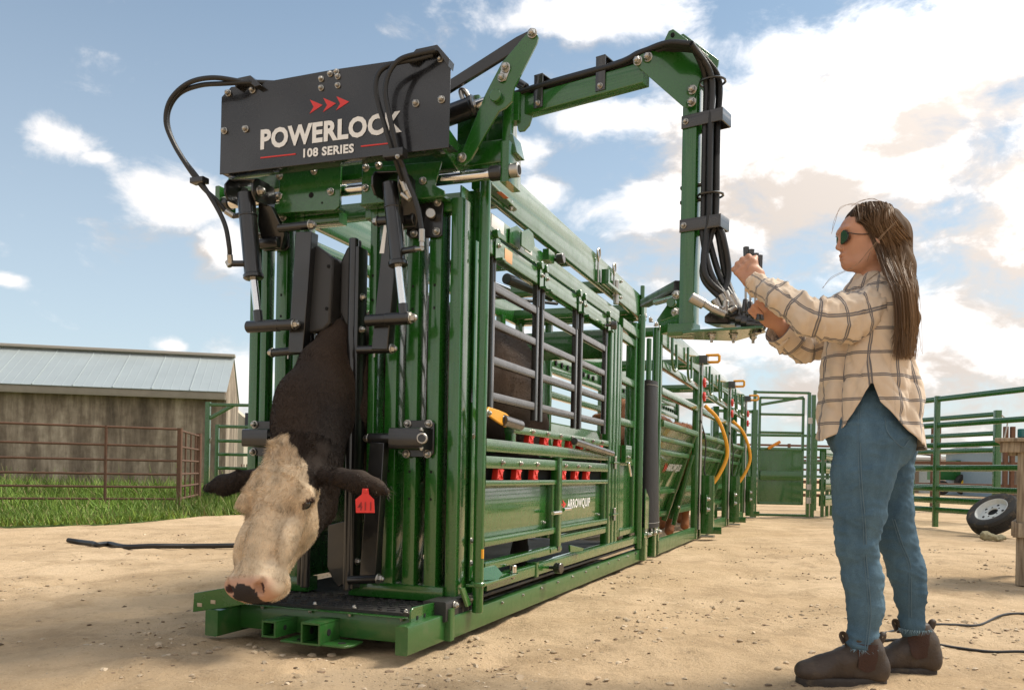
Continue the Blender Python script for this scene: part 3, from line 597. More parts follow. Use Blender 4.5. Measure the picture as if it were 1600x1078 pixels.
for a, b_, r in (((1079, 464), (1100, 476), .020), ((1100, 474), (1118, 486), .014), ((1112, 482), (1133, 492), .016), ((1128, 484), (1136, 478), .013), ((1133, 492), (1134, 470), .013), ((1140, 488), (1150, 480), .012)): CYL('fitting', ZINC, W3(*a, PD-.10), W3(*b_, PD-.10), r)
LEV = []
for k, (tx, ty, bx, by) in enumerate(((1166, 386, 1165, 480), (1174, 390, 1172, 484), (1181, 396, 1180, 488), (1187, 399, 1187, 492))):
    dz = PD-.16-.035*k; a, b_ = W3(bx, by, dz), W3(tx, ty, dz); d = (b_-a).normalized()
    CYL('valve_lever', ZINC, a, b_-d*.05, .0045, n=8); g = CYL('lever_knob', BLACKM, b_-d*.058, b_, .0095, .0115, n=14); CYL('lever_boot', BLACKM, a-d*.02, a+d*.03, .016, .010)
# strut and brace to the left of the post
BAR('boom_brace', BLACK, W3(1008, 474, PD+1.0), W3(1062, 446, PD+.3), .05, .04); CYL('brace_rod', CHROME, W3(1025, 472, PD+.7), W3(1064, 461, PD+.3), .016)
one(CH, 'brace_gusset', GREEN, 'prism', [W3(x, y, PD+.25) for x, y in ((1026, 500), (1052, 462), (1064, 452), (1064, 508), (1030, 508))], (0, .02, 0), bevel=.002)
for x, y in ((1057, 461), (1056, 488), (1056, 508)): bolt(CH, W3(x, y, PD+.24), nb_, 1.4)
c = W3(1051, 474, PD+.245); CYL('pivot_boss', GREEN, c, c+nb_*.02, .02)
# ---------------------------------------------------------------- chute side panels (right side x=.06; left side repeated, plainer)
SX = .06
def zz(px, py, x=SX): return fx(px, py, x).z
# top channel and the rails below it
B('top_channel', GREEN, .02, .062, .62, 4.12, 1.99, 2.18, .004)
B('top_channel', GREEN, -1.06, -1.02, .62, 4.12, 1.99, 2.18, .004)
B('upper_rail', GREEN, .015, .070, .66, 3.25, 1.825, 1.915, .005)
B('slat_rail', GREEN, .03, .085, .70, 3.25, 1.715, 1.800, .005)
for y in (.85, 1.05, 3.3): 
    for dz in (2.14, 2.02): bolt(CH, (.063, y, dz), (1, 0, 0), .9)
one(CH, 'top_bracket', GREEN, 'prism', [(.066, .62, 2.0), (.12, .62, 2.0), (.10, 1.0, 2.0), (.066, 1.02, 2.0)], (0, 0, .014), bevel=.003); bolt(CH, (.085, .95, 2.015), (0, 0, 1)); bolt(CH, (.085, .95, 1.999), (0, 0, -1))
B('sun_label', mat('orange_label', (.5, .12, .02), .5), .101, .125, .72, .82, 1.9985, 2.0, .0005)
for dy in (0, .07):
    one(CH, 'pulley_ear', GREEN, 'prism', [(.072+dy*.5, y, z) for y, z in ((.96+dy, 1.83), (1.10+dy, 1.83), (1.16+dy, 1.88), (1.13+dy, 1.935), (1.06+dy, 1.94), (.96+dy, 1.90))], (.008, 0, 0), bevel=.002)
B('white_label', WHITE, .0705, .0715, .74, .90, 1.85, 1.91, .0004); B('white_label', WHITE, .0705, .0715, 1.20, 1.31, 1.85, 1.90, .0004); B('orange_label', mat('peach_label', (.75, .42, .2), .5), .0855, .0865, .88, .98, 1.725, 1.785, .0004)
def knob(p, d):
    p = V(p); d = V(d); CYL('knob_stem', BLACK, p, p+d*.04, .010); CYL('knob', BLACKM, p+d*.035, p+d*.075, .030, n=14)
knob((.075, 1.62, 1.90), (1, 0, .1)); B('knob_bracket', GREEN, .065, .10, 1.50, 1.60, 1.875, 1.935, .003)
knob((.088, 2.78, 1.73), (1, .3, 0))
# three hinged slat panels
SLZ = [(zz(770, 442), zz(770, 456)), (zz(769, 499), zz(769, 512)), (zz(766, 556), zz(766, 570)), (zz(764, 612), zz(764, 626))]
YV = [.775, fx(835, 560, SX).y, fx(843, 560, SX).y, fx(897, 560, SX).y, fx(905, 560, SX).y, fx(944, 560, SX).y]
for i, y in enumerate(YV):
    B('slat_stile', BLACKM, .048, .078, y-.018, y+.018, .99, 1.74, .004); CYL('hinge_pin', BLACKM, (.07, y, 1.60), (.07, y, 1.78), .014)
    hk = one(CH, 'slat_hook', GREEN, 'prism', [(.088, y-.03, 1.70), (.088, y+.03, 1.70), (.088, y+.03, 1.80), (.088, y-.03, 1.80)], (.006, 0, 0), bevel=.002)
    CYL('hook_roller', GREEN, (.08, y-.03, 1.815), (.11, y-.03, 1.815), .022); B('hook_tab', GREEN, .094, .125, y-.02, y+.02, 1.695, 1.70+.006, .002); bolt(CH, (.095, y, 1.765), (1, 0, 0), .8)
for j in (0, 2, 4):
    for a, b_ in SLZ: B('side_slat', BLACKM, .046, .074, YV[j]+.018, YV[j+1]-.018, min(a, b_), max(a, b_), .004)
# rail with the red drop latches
B('latch_rail', GREEN, .035, .085, 1.05, 2.96, .875+.03, .945, .004)
B('mid_rail', GREEN, .03, .085, .70, 2.98, .805, .865, .004)
B('latch_rail_end', GREEN, .038, .080, 1.05, 1.10, .86, .91, .004)
def latch(y, z1, z0):
    o = one(CH, 'drop_latch', RED, 'prism', [(.05, y-.012, z1), (.05, y+.055, z1), (.05, y+.04, z0), (.05, y-.03, z0)], (.032, 0, 0), bevel=.003)
    one(o, 'latch_rib', RED, 'bar', (.0835, y-.022, z0+.008), (.0835, y+.048, z1-.006), .004, .006, (1, 0, 0), .001); one(o, 'latch_rib', RED, 'bar', (.0835, y+.035, z0+.008), (.0835, y-.008, z1-.006), .004, .006, (1, 0, 0), .001)
    one(o, 'latch_rib', RED, 'bar', (.0835, y-.024, z0+.004), (.0835, y+.038, z0+.004), .004, .006, (1, 0, 0), .001)
    return o
for px in (823, 847, 868, 886, 903, 919, 934): y = fx(px, 682, SX).y; latch(y, .908, .862); bolt(CH, (.086, y+.02, .928), (1, 0, 0), .85)
B('latch_rail', GREEN, .035, .085, .70, 1.77, .715+.012, .785, .004); B('latch_rail', GREEN, .035, .085, 1.83, 2.95, .715+.012, .785, .004)
B('latch_sill', GREEN, .035, .085, .70, 1.77, .645, .672, .004); B('latch_sill', GREEN, .035, .085, 1.83, 2.95, .645, .672, .004)
for px in (774, 803, 830, 875, 895, 913): y = fx(px, 740, SX).y; latch(y, .727, .672); bolt(CH, (.086, y+.02, .757), (1, 0, 0), .9)
B('latch_gap_shade', HOLE, .02, .030, .72, 2.94, .66, .80, .002)  # near-black sheet painted in for the shade behind the latches
# drop doors
for y0, y1 in ((.70, 1.77), (1.83, 2.95)):
    dr = B('drop_door', GREEN, .030, .040, y0+.03, y1-.03, .40, .645, .002)
    B('door_rail', GREEN, .030, .085, y0, y1, .365, .400, .004, parent=dr); B('door_stile', GREEN, .030, .075, y1-.04, y1, .40, .66, .004, parent=dr)
    if y0 > 1: B('door_stile', GREEN, .030, .075, y0, y0+.04, .40, .66, .004, parent=dr)
    bolt(dr, (.041, y1-.10, .43), (1, 0, 0), .8)
CYL('door_handle', CHROME, (.10, 1.66, .485), (.10, 1.80, .485), .012); CYL('door_handle', CHROME, (.10, 1.86, .50), (.10, 1.99, .50), .012)
for z in (.372, .374):
    pass
B('door_post', GREEN, .045, .10, 1.775, 1.825, .29, .80, .005); B('door_post_foot', BLACKM, .05, .098, 1.78, 1.82, .265, .29, .003)
B('door_lip', GREEN, .045, .09, 1.83, 1.86, .29, .66, .004)
# brand on the second door
a = fx(876, 797, .0405); b_ = fx(922, 789.5, .0405); t = fx(886, 776, .0405)
text_mesh('lettering', 'ARROWQUIP', V((.0405, fx(886, 797, .0405).y, fx(886, 797, .0405).z)), (0, 1, 0), fx(886, 779.5, .0405).z-fx(886, 797, .0405).z, fx(921.5, 790, .0405).y-fx(886, 797, .0405).y, WHITE, CH, bold=.028)
for k in range(2):
    y = fx(873.5+k*5, 788, .0405).y; z = fx(875, 788.5, .0405).z; one(CH, 'red_arrow', REDV, 'prism', [(.0412, y, z+.03), (.0412, y+.075, z), (.0412, y, z-.03), (.0412, y+.02, z)], (.001, 0, 0))
# lower rails
B('lower_rail', GREEN, .035, .090, .70, 1.86, .252, .292, .004); B('lower_rail', GREEN, .04, .08, 1.86, 2.98, .30, .345, .004)
B('squeeze_rail', GREEN, .045, .100, .70, 4.02, .163, .222, .004)
B('rail_clamp', GREEN, .04, .106, 1.38, 1.42, .155, .232, .004); knob((.10, 1.62, .185), (1, -.2, 0)); B('rail_clamp', GREEN, .04, .094, 1.66, 1.86, .26, .285, .004)
one(CH, 'latch_paddle', GREEN, 'prism', [(.10, 1.98, .24), (.12, 2.18, .235), (.12, 2.2, .25), (.10, 1.97, .285)], (.012, 0, .0), bevel=.002)
# end posts and the palpation door
for y in (2.96, 3.06, 3.16): B('rear_post', GREEN, .03, .09, y, y+.07, .20, 1.80, .005)
for z in (.80, .43):
    CYL('hinge_bolt', ZINC, (.10, 3.09, z-.05), (.10, 3.09, z+.04), .011); B('hinge_tab', GREEN, .085, .115, 3.0, 3.16, z-.012, z+.0, .002)
y0, y1 = 3.28, 3.95
B('door_stile', GREEN, .035, .080, y0, y0+.05, .25, 1.80, .004); B('door_stile', GREEN, .035, .080, y1-.16, y1, .25, 1.92, .004)
for z in (1.72, 1.40, 1.08, .78): B('door_rail', GREEN, .036, .078, y0+.05, y1-.16, z, z+.055, .004)
B('door_rail', GREEN, .036, .084, y0+.05, y1-.16, .25, .30, .004); B('door_panel', GREEN, .045, .052, y0+.05, y1-.16, .30, .78, .002)
B('door_latch_plate', GREEN, .085, .12, 3.33, 3.52, .80, .93, .004); CYL('latch_handle', CHROME, (.12, 3.42, .80), (.13, 3.46, .70), .012); bolt(CH, (.121, 3.4, .84), (1, 0, 0))
CYL('release_pole', BLACKM, (.11, 2.02, .905), (.11, 2.95, .855), .022); CYL('pole_end', STEEL, (.11, 2.94, .8555), (.11, 2.97, .854), .016)
# rear posts with rounded pipes
for px, r in ((1001, .03), (1013, .022), (1024, .03)):
    y = fx(px, 600, .10).y; CYL('rear_pipe', GREEN, (.10, y, .12), (.10, y, 1.99 if r > .025 else 1.85), r, n=20)
for py in (486, 487, 490): pass
for y in (4.0, 4.25, 4.45): bolt(CH, (.135, y, 1.98), (1, 0, 0), 1.5); bolt(CH, (.10, y, 2.0), (0, 0, 1), 1.5)
CYL('rear_pin', GREEN, (.08, 3.98, 1.98), (.08, 3.98, 2.25), .018)
# black rubber sleeve round the rear pipes
sv = MB(); rings = []
for i, (z, wd_) in enumerate(((1.50, .0), (1.45, .0), (1.2, .012), (.9, .03), (.6, .05), (.35, .065), (.27, .07))):
    rings.append([V((.10+(.055+.3*wd_)*math.cos(a), 4.27+(.16+wd_)*math.sin(a)*(1 if math.sin(a) > 0 else .9)+wd_*.6, z)) for a in np.linspace(0, 2*math.pi, 25)[:-1]])
sl_ = sv.loft(rings).build('rubber_sleeve', mat('black_vinyl', (.011, .010, .010), .55, bump=.35, bscale=18), CH)
for z, w_ in ((1.462, .0), (.31, .067)): one(sl_, 'stitching', mat('grey_thread%d' % int(z*10), (.3, .29, .27), .8), 'tube', [(.10+(.057+.3*w_)*math.cos(a), 4.27+(.162+w_)*math.sin(a)*(1 if math.sin(a) > 0 else .9)+w_*.6, z) for a in np.linspace(-1.6, 1.7, 30)], .0022, 5, 1)
one(CH, 'sleeve_guard', GREEN, 'prism', [(.13, 3.97, .27), (.13, 4.12, .27), (.13, 4.12, .52), (.13, 3.97, .60)], (.01, 0, 0), bevel=.003)
B('rear_foot', GREEN, .05, .13, 4.02, 4.12, .01, .28, .004); B('rear_foot', GREEN, .05, .13, 4.42, 4.5, .01, .26, .004); B('foot_bar', GREEN, .09, .14, 3.95, 4.62, .20, .235, .004)
for y in (4.05, 4.3, 4.5): bolt(CH, (.12, y, .237), (0, 0, 1), 1.7); bolt(CH, (.141, y+.04, .218), (1, 0, 0), 1.6)
# lock pins on the top channel
for y in (2.62, 3.05): one(CH, 'lynch_pin', ZINC, 'tube', [(.075, y, 1.99), (.075, y, 2.12), (.075, y+.04, 2.17), (.075, y+.02, 2.22), (.075, y-.03, 2.19), (.075, y, 2.13)], .007, 8, 4)
CYL('lock_pin', ZINC, (.085, 3.08, 1.93), (.085, 3.08, 2.10), .02); B('pin_bracket', GREEN, .07, .12, 2.72, 3.12, 2.0, 2.02, .003); B('pin_bracket', GREEN, .07, .12, 2.72, 2.76, 2.02, 2.1, .003)
B('channel_end', GREEN, .03, .09, 3.3, 3.95, 1.80, 1.87, .004)
# yellow release lever at the front of the side
ya, yb_, yc_ = fx(757, 650, .1).y, fx(794, 660, .1).y, fx(810, 664, .1).y; hw = (yb_-ya)
yl = one(CH, 'release_lever', YEL, 'prism', [(.10, ya+t*hw, z) for t, z in ((0, .985), (.06, .965), (.5, .94), (.8, .925), (.95, .935), (1.0, .958), (.95, .98), (.8, .992), (.5, 1.0), (.08, 1.005))], (.014, 0, 0), bevel=.004)
CYL('lever_grip', BLACKM, (.107, yb_-.10, .957), (.107, yc_, .945), .028, n=18, parent=yl); CYL('lever_hub', BLACKM, (.112, yb_-.09, .958), (.118, yb_-.09, .958), .022, parent=yl)
BAR('lever_strap', BLACK, (.10, .63, .985), (.085, .60, .55), .006, .03, (1, 0, 0), .001); bolt(CH, (.116, .63, .975), (1, 0, 0), 1.1)
one(CH, 'tension_strap', BLACKM, 'bar', (.03, .69, 1.60), (.05, .60, 1.02), .02, .008, (1, 0, 0), .002)
# --- left side (seen through the slats) and roof cross members
for y in (.66, 1.55, 2.45, 3.1, 3.6, 4.05): B('left_post', GREEN, -1.05, -.99, y, y+.07, .12, 2.0, .005)
for z in (.35, .62, .85, 1.1, 1.72, 1.85): B('left_rail', GREEN, -1.045, -1.0, .70, 4.1, z, z+.06, .004)
for z in (1.24, 1.38, 1.52): B('left_slat', BLACKM, -1.04, -1.01, .74, 2.95, z, z+.045, .004)
B('left_panel', GREEN, -1.03, -1.02, .74, 4.05, .14, .85, .002)
for y in (.95, 2.2, 3.05, 3.95): B('cross_beam', GREEN, -1.03, .03, y, y+.07, 2.02, 2.10, .005)
B('cross_beam', GREEN, -1.0, .0, 3.1, 3.16, 1.55, 1.75, .004)
for y, x in ((1.5, -.62), (2.1, -.38)): CYL('roof_cylinder', BLACK, (x, y, 1.93), (x+.1, y+.6, 1.93), .035); CYL('cylinder_rod', CHROME, (x+.1, y+.6, 1.93), (x+.14, y+.9, 1.93), .018)
one(CH, 'roof_hose', HOSE, 'tube', [(-.5, 1.2, 1.95), (-.4, 1.7, 1.80), (-.5, 2.3, 1.86), (-.3, 2.9, 1.92)], .012, 8, 8)
for y in (1.35, 2.0, 2.55):
    p = B('latch_bank', GREEN, -.96, -.945, y, y+.30, 1.50, 1.74, .003)
    for k in range(2): bolt(p, (-.944, y+.07+.15*k, 1.62), (1, 0, 0), 1.4)
# tail gate bars at the rear of the chute
for x in (-.92, -.8, -.2, -.08): B('tailgate_bar', GREEN, x, x+.055, 4.12, 4.18, .15, 2.0, .005)
B('tail_beam', GREEN, -1.05, .07, 4.10, 4.20, 2.0, 2.12, .005)
# ---------------------------------------------------------------- organic forms: smooth blended volumes meshed on a graded grid
def graded(lo, hi, fine, coarse, spans):
    a = [lo]
    while a[-1] < hi:
        x = a[-1]; s = coarse
        for p, q in spans:
            if p <= x <= q: s = fine; break
            dd = p-x if x < p else x-q
            s = min(s, fine+max(0, dd)*.25)
        a.append(x+s)
    return np.array(a)
class SDF:
    def __init__(s, xs, ys, zs):
        s.ax = [np.asarray(a, np.float32) for a in (xs, ys, zs)]; s.D = np.full([len(a) for a in s.ax], 1., np.float32)
    def block(s, lo, hi):
        sl = []
        for a, l, h in zip(s.ax, lo, hi):
            i, j = np.searchsorted(a, l), np.searchsorted(a, h)
            if j <= i: return None
            sl.append(slice(i, j))
        sl = tuple(sl)
        return sl, np.meshgrid(*[a[q] for a, q in zip(s.ax, sl)], indexing='ij', sparse=True)
    def comb(s, sl, d, k, sub=False):
        D = s.D[sl]
        if sub:
            d = -d
            h = np.maximum(k-np.abs(D-d), 0)/k if k else 0; s.D[sl] = np.maximum(D, d)+h*h*k*.25
        else:
            h = np.maximum(k-np.abs(D-d), 0)/k if k else 0; s.D[sl] = np.minimum(D, d)-h*h*k*.25
    def ell(s, c, r, k=.03, M=None, sub=False):
        """ellipsoid; M = 3 rows of local axes"""
        c = np.array(c, float); r = np.array(r, float); ext = r.max()+k+.03
        b = s.block(c-ext, c+ext)
        if not b: return s
        sl, (X, Y, Z) = b; X, Y, Z = X-c[0], Y-c[1], Z-c[2]
        if M is not None: X, Y, Z = [m[0]*X+m[1]*Y+m[2]*Z for m in M]
        k0 = np.sqrt((X/r[0])**2+(Y/r[1])**2+(Z/r[2])**2); k1 = np.sqrt((X/r[0]**2)**2+(Y/r[1]**2)**2+(Z/r[2]**2)**2)+1e-6
        s.comb(sl, (k0*(k0-1)/k1).astype(np.float32), k, sub); return s
    def cone(s, a, b, ra, rb, k=.03, sub=False):
        a, b = np.array(a, float), np.array(b, float); m = max(ra, rb)+k+.03
        q = s.block(np.minimum(a, b)-m, np.maximum(a, b)+m)
        if not q: return s
        sl, (X, Y, Z) = q; d = b-a; L2 = d@d+1e-9
        t = np.clip(((X-a[0])*d[0]+(Y-a[1])*d[1]+(Z-a[2])*d[2])/L2, 0, 1)
        s.comb(sl, (np.sqrt((X-a[0]-t*d[0])**2+(Y-a[1]-t*d[1])**2+(Z-a[2]-t*d[2])**2)-(ra+(rb-ra)*t)).astype(np.float32), k, sub); return s
    def chain(s, P, R, k=.03):
        for i in range(len(P)-1): s.cone(P[i], P[i+1], R[i], R[i+1], k)
        return s
    def box(s, c, h, r=.01, k=.02, M=None, sub=False):
        c = np.array(c, float); h = np.array(h, float); ext = np.linalg.norm(h)+k+.03; b = s.block(c-ext, c+ext)
        if not b: return s
        sl, (X, Y, Z) = b; X, Y, Z = X-c[0], Y-c[1], Z-c[2]
        if M is not None: X, Y, Z = [m[0]*X+m[1]*Y+m[2]*Z for m in M]
        q = [np.abs(w_)-(hh-r) for w_, hh in zip((X, Y, Z), h)]
        o = np.sqrt(sum(np.maximum(w_, 0)**2 for w_ in q)); i = np.minimum(np.maximum(np.maximum(q[0], q[1]), q[2]), 0)
        s.comb(sl, (o+i-r).astype(np.float32), k, sub); return s
    def mesh(s, relax=2):
        D = s.D; I = D < 0; n = D.shape; c = np.zeros([m-1 for m in n], np.uint8)
        for i in (0, 1):
            for j in (0, 1):
                for k in (0, 1): c += I[i:n[0]-1+i, j:n[1]-1+j, k:n[2]-1+k]
        act = (c > 0) & (c < 8); idx = np.full(act.shape, -1, np.int64); cells = np.argwhere(act); idx[act] = np.arange(len(cells))
        CV = {}; CP = {}
        for q in [(i, j, k) for i in (0, 1) for j in (0, 1) for k in (0, 1)]:
            w_ = cells+np.array(q); CV[q] = D[w_[:, 0], w_[:, 1], w_[:, 2]]; CP[q] = np.stack([s.ax[a][w_[:, a]] for a in range(3)], -1)
        acc = np.zeros((len(cells), 3)); cnt = np.zeros(len(cells))
        for q in CV:
            for a in range(3):
                if q[a]: continue
                p = list(q); p[a] = 1; p = tuple(p); v0, v1 = CV[q], CV[p]; m = (v0 < 0) != (v1 < 0); t = (v0[m]/(v0[m]-v1[m]))[:, None]
                acc[m] += CP[q][m]*(1-t)+CP[p][m]*t; cnt[m] += 1
        vv = acc/cnt[:, None]; F_ = []
        for a in range(3):
            b, d = (a+1) % 3, (a+2) % 3; lo = [slice(None)]*3; hi = [slice(None)]*3; lo[a] = slice(0, -1); hi[a] = slice(1, None)
            A, Bq = I[tuple(lo)], I[tuple(hi)]; e = np.argwhere(A != Bq); ok = (e[:, b] > 0) & (e[:, d] > 0) & (e[:, b] < n[b]-1) & (e[:, d] < n[d]-1); e = e[ok]; ins = A[e[:, 0], e[:, 1], e[:, 2]]
            def cell(db, dd):
                g = e.copy(); g[:, b] += db; g[:, d] += dd; return idx[g[:, 0], g[:, 1], g[:, 2]]
            q = np.stack([cell(-1, -1), cell(0, -1), cell(0, 0), cell(-1, 0)], -1); q[~ins] = q[~ins][:, ::-1]; F_.append(q)
        f = np.concatenate(F_); f = f[(f >= 0).all(1)]
        for _ in range(relax):
            S_ = np.zeros_like(vv); N_ = np.zeros(len(vv))
            for i in range(4):
                a, b = f[:, i], f[:, (i+1) % 4]; np.add.at(S_, a, vv[b]); np.add.at(N_, a, 1)
            vv = vv*.5+.5*S_/np.maximum(N_, 1)[:, None]
        return vv, f
def npmesh(name, vv, f, m, parent=None, col=None, attrs=None, ang=180):
    me = bpy.data.meshes.new(name); me.vertices.add(len(vv)); me.vertices.foreach_set('co', np.asarray(vv, np.float32).ravel())
    f = np.asarray(f); k = f.shape[1]; me.loops.add(f.size); me.loops.foreach_set('vertex_index', f.ravel().astype(np.int32)); me.polygons.add(len(f)); me.polygons.foreach_set('loop_start', np.arange(0, f.size, k, dtype=np.int32))
    me.update(calc_edges=True); me.validate()
    if col is not None:
        a = me.color_attributes.new('tint', 'FLOAT_COLOR', 'POINT'); c4 = np.ones((len(vv), 4), np.float32); c4[:, :3] = col; a.data.foreach_set('color', c4.ravel())
    for nm, val in (attrs or {}).items():
        a = me.attributes.new(nm, 'FLOAT_VECTOR', 'POINT'); a.data.foreach_set('vector', np.asarray(val, np.float32).ravel())
    return finish(name, me, m, parent, ang=ang)
def vnormals(vv, f):
    a, b, c = vv[f[:, 0]], vv[f[:, 1]], vv[f[:, 2]]; nf = np.cross(b-a, c-a); N = np.zeros_like(vv)
    for i in range(f.shape[1]): np.add.at(N, f[:, i], nf)
    return N/(np.linalg.norm(N, axis=1, keepdims=True)+1e-9)
def vnoise(p, sc, seed=0):
    """cheap smooth pseudo noise, about -1..1"""
    r = np.random.default_rng(seed); o = np.zeros(len(p)); q = p*sc
    for i in range(5):
        d = r.normal(size=3); d /= np.linalg.norm(d); f_ = r.uniform(.7, 1.6); d2 = r.normal(size=3)
        o += np.sin((q@d)*f_*2.2+r.uniform(0, 6)+1.3*np.sin((q@d2)*.9+r.uniform(0, 6)))
    return o/2.6
def strands(name, roots, dirs, lens, col, m, parent, w=.0007, seg=3, droop=None, curl=0., seed=1):
    """fur or hair as thin tapering ribbons"""
    r = np.random.default_rng(seed); n = len(roots); sd = np.cross(dirs, r.normal(size=(n, 3))); sd /= np.linalg.norm(sd, axis=1, keepdims=True)+1e-9
    P = []; p = roots.copy(); d = dirs.copy()
    for i in range(seg+1):
        ww = w*(1-i/(seg+.35)); ww = (ww*np.ones(n))[:, None]; P += [p-sd*ww, p+sd*ww]
        if curl: d = d+r.normal(size=(n, 3))*curl
        if droop is not None: d = d+droop
        d /= np.linalg.norm(d, axis=1, keepdims=True)+1e-9; p = p+d*(lens/seg)[:, None]
    vv = np.stack(P, 1).reshape(-1, 3); k = 2*(seg+1); base = np.arange(n)[:, None]*k
    f = np.concatenate([base+np.array([2*i, 2*i+1, 2*i+3, 2*i+2]) for i in range(seg)])
    o = npmesh(name, vv, f, m, parent, col=np.repeat(col, k, 0), ang=0); return o
def tintmat(name, rough=.8, spec=.2, bump=0., bs=200., sheen=0., aniso=0.):
    m = bpy.data.materials.new(name); m.use_nodes = True; nt = m.node_tree; b = nt.nodes['Principled BSDF']; L = nt.links.new
    a = nt.nodes.new('ShaderNodeAttribute'); a.attribute_name = 'tint'; L(a.outputs['Color'], b.inputs['Base Color']); b.inputs['Roughness'].default_value = rough; b.inputs['Specular IOR Level'].default_value = spec
    if sheen: b.inputs['Sheen Weight'].default_value = sheen
    if bump:
        tc = nt.nodes.new('ShaderNodeTexCoord'); n = nt.nodes.new('ShaderNodeTexNoise'); n.inputs['Scale'].default_value = bs; n.inputs['Detail'].default_value = 4; L(tc.outputs['Object'], n.inputs['Vector'])
        bp = nt.nodes.new('ShaderNodeBump'); bp.inputs['Strength'].default_value = bump; bp.inputs['Distance'].default_value = .01; L(n.outputs['Fac'], bp.inputs['Height']); L(bp.outputs[0], b.inputs['Normal'])
    return m
# ---------------------------------------------------------------- cow held in the headgate (built in the chute's frame)
HIDE = tintmat('cow_hide', .75, .25, bump=.35, bs=260); FUR = tintmat('cow_fur', .6, .3)
P0 = W3(441, 694, 3.54); M1 = W3(378, 926, 3.26); La = (M1-P0); HL = La.length; La = La.normalized()
def wdir(x, y, z): return V((x*exx+y*exy, x*eyx+y*eyy, z))
Na = wdir(-.40, -.86, .15); Na = (Na-La*Na.dot(La)).normalized(); Sa = La.cross(Na).normalized()
if Sa.dot(wdir(1, 0, 0)) < 0: Sa = -Sa
HM = [tuple(Sa), tuple(Na), tuple(La)]; K = HL/.62
WS = 1.27
def hp(s, n, l): return P0+(Sa*s*WS+Na*n+La*l)*K
def cow_body(S_, parts, back=(.95, 2.55), top=1.50, cx=-.47, h=0.):
    y0, y1 = back
    S_.chain([(cx, y0, 1.14+h), (cx, y0+.45, 1.10+h), (cx, (y0+y1)/2+.2, 1.06+h), (cx, y1, 1.14+h)], [.30, .345, .355, .30], .10)
    S_.chain([(cx, y0-.05, 1.30+h), (cx, y0+.5, 1.29+h), (cx, y1, 1.30+h)], [.20, .20, .21], .12)
    S_.ell((cx, y0-.02, .98), (.32, .30, .34), .1); S_.ell((cx, y1-.02, 1.16), (.27, .26, .32), .1)
    for s in (-1, 1):
        S_.chain([(cx+s*.16, y0, .90), (cx+s*.16, y0-.02, .60), (cx+s*.155, y0, .42), (cx+s*.155, y0+.01, .20), (cx+s*.155, y0-.02, .16)], [.13, .075, .058, .045, .06], .05)
        S_.chain([(cx+s*.17, y1, 1.0), (cx+s*.19, y1-.08, .78), (cx+s*.17, y1+.12, .55), (cx+s*.165, y1+.08, .22), (cx+s*.165, y1+.04, .16)], [.19, .12, .06, .046, .06], .05)
    S_.chain([(cx, y1+.22, 1.36), (cx, y1+.32, 1.15), (cx, y1+.33, .7)], [.04, .03, .03], .04)
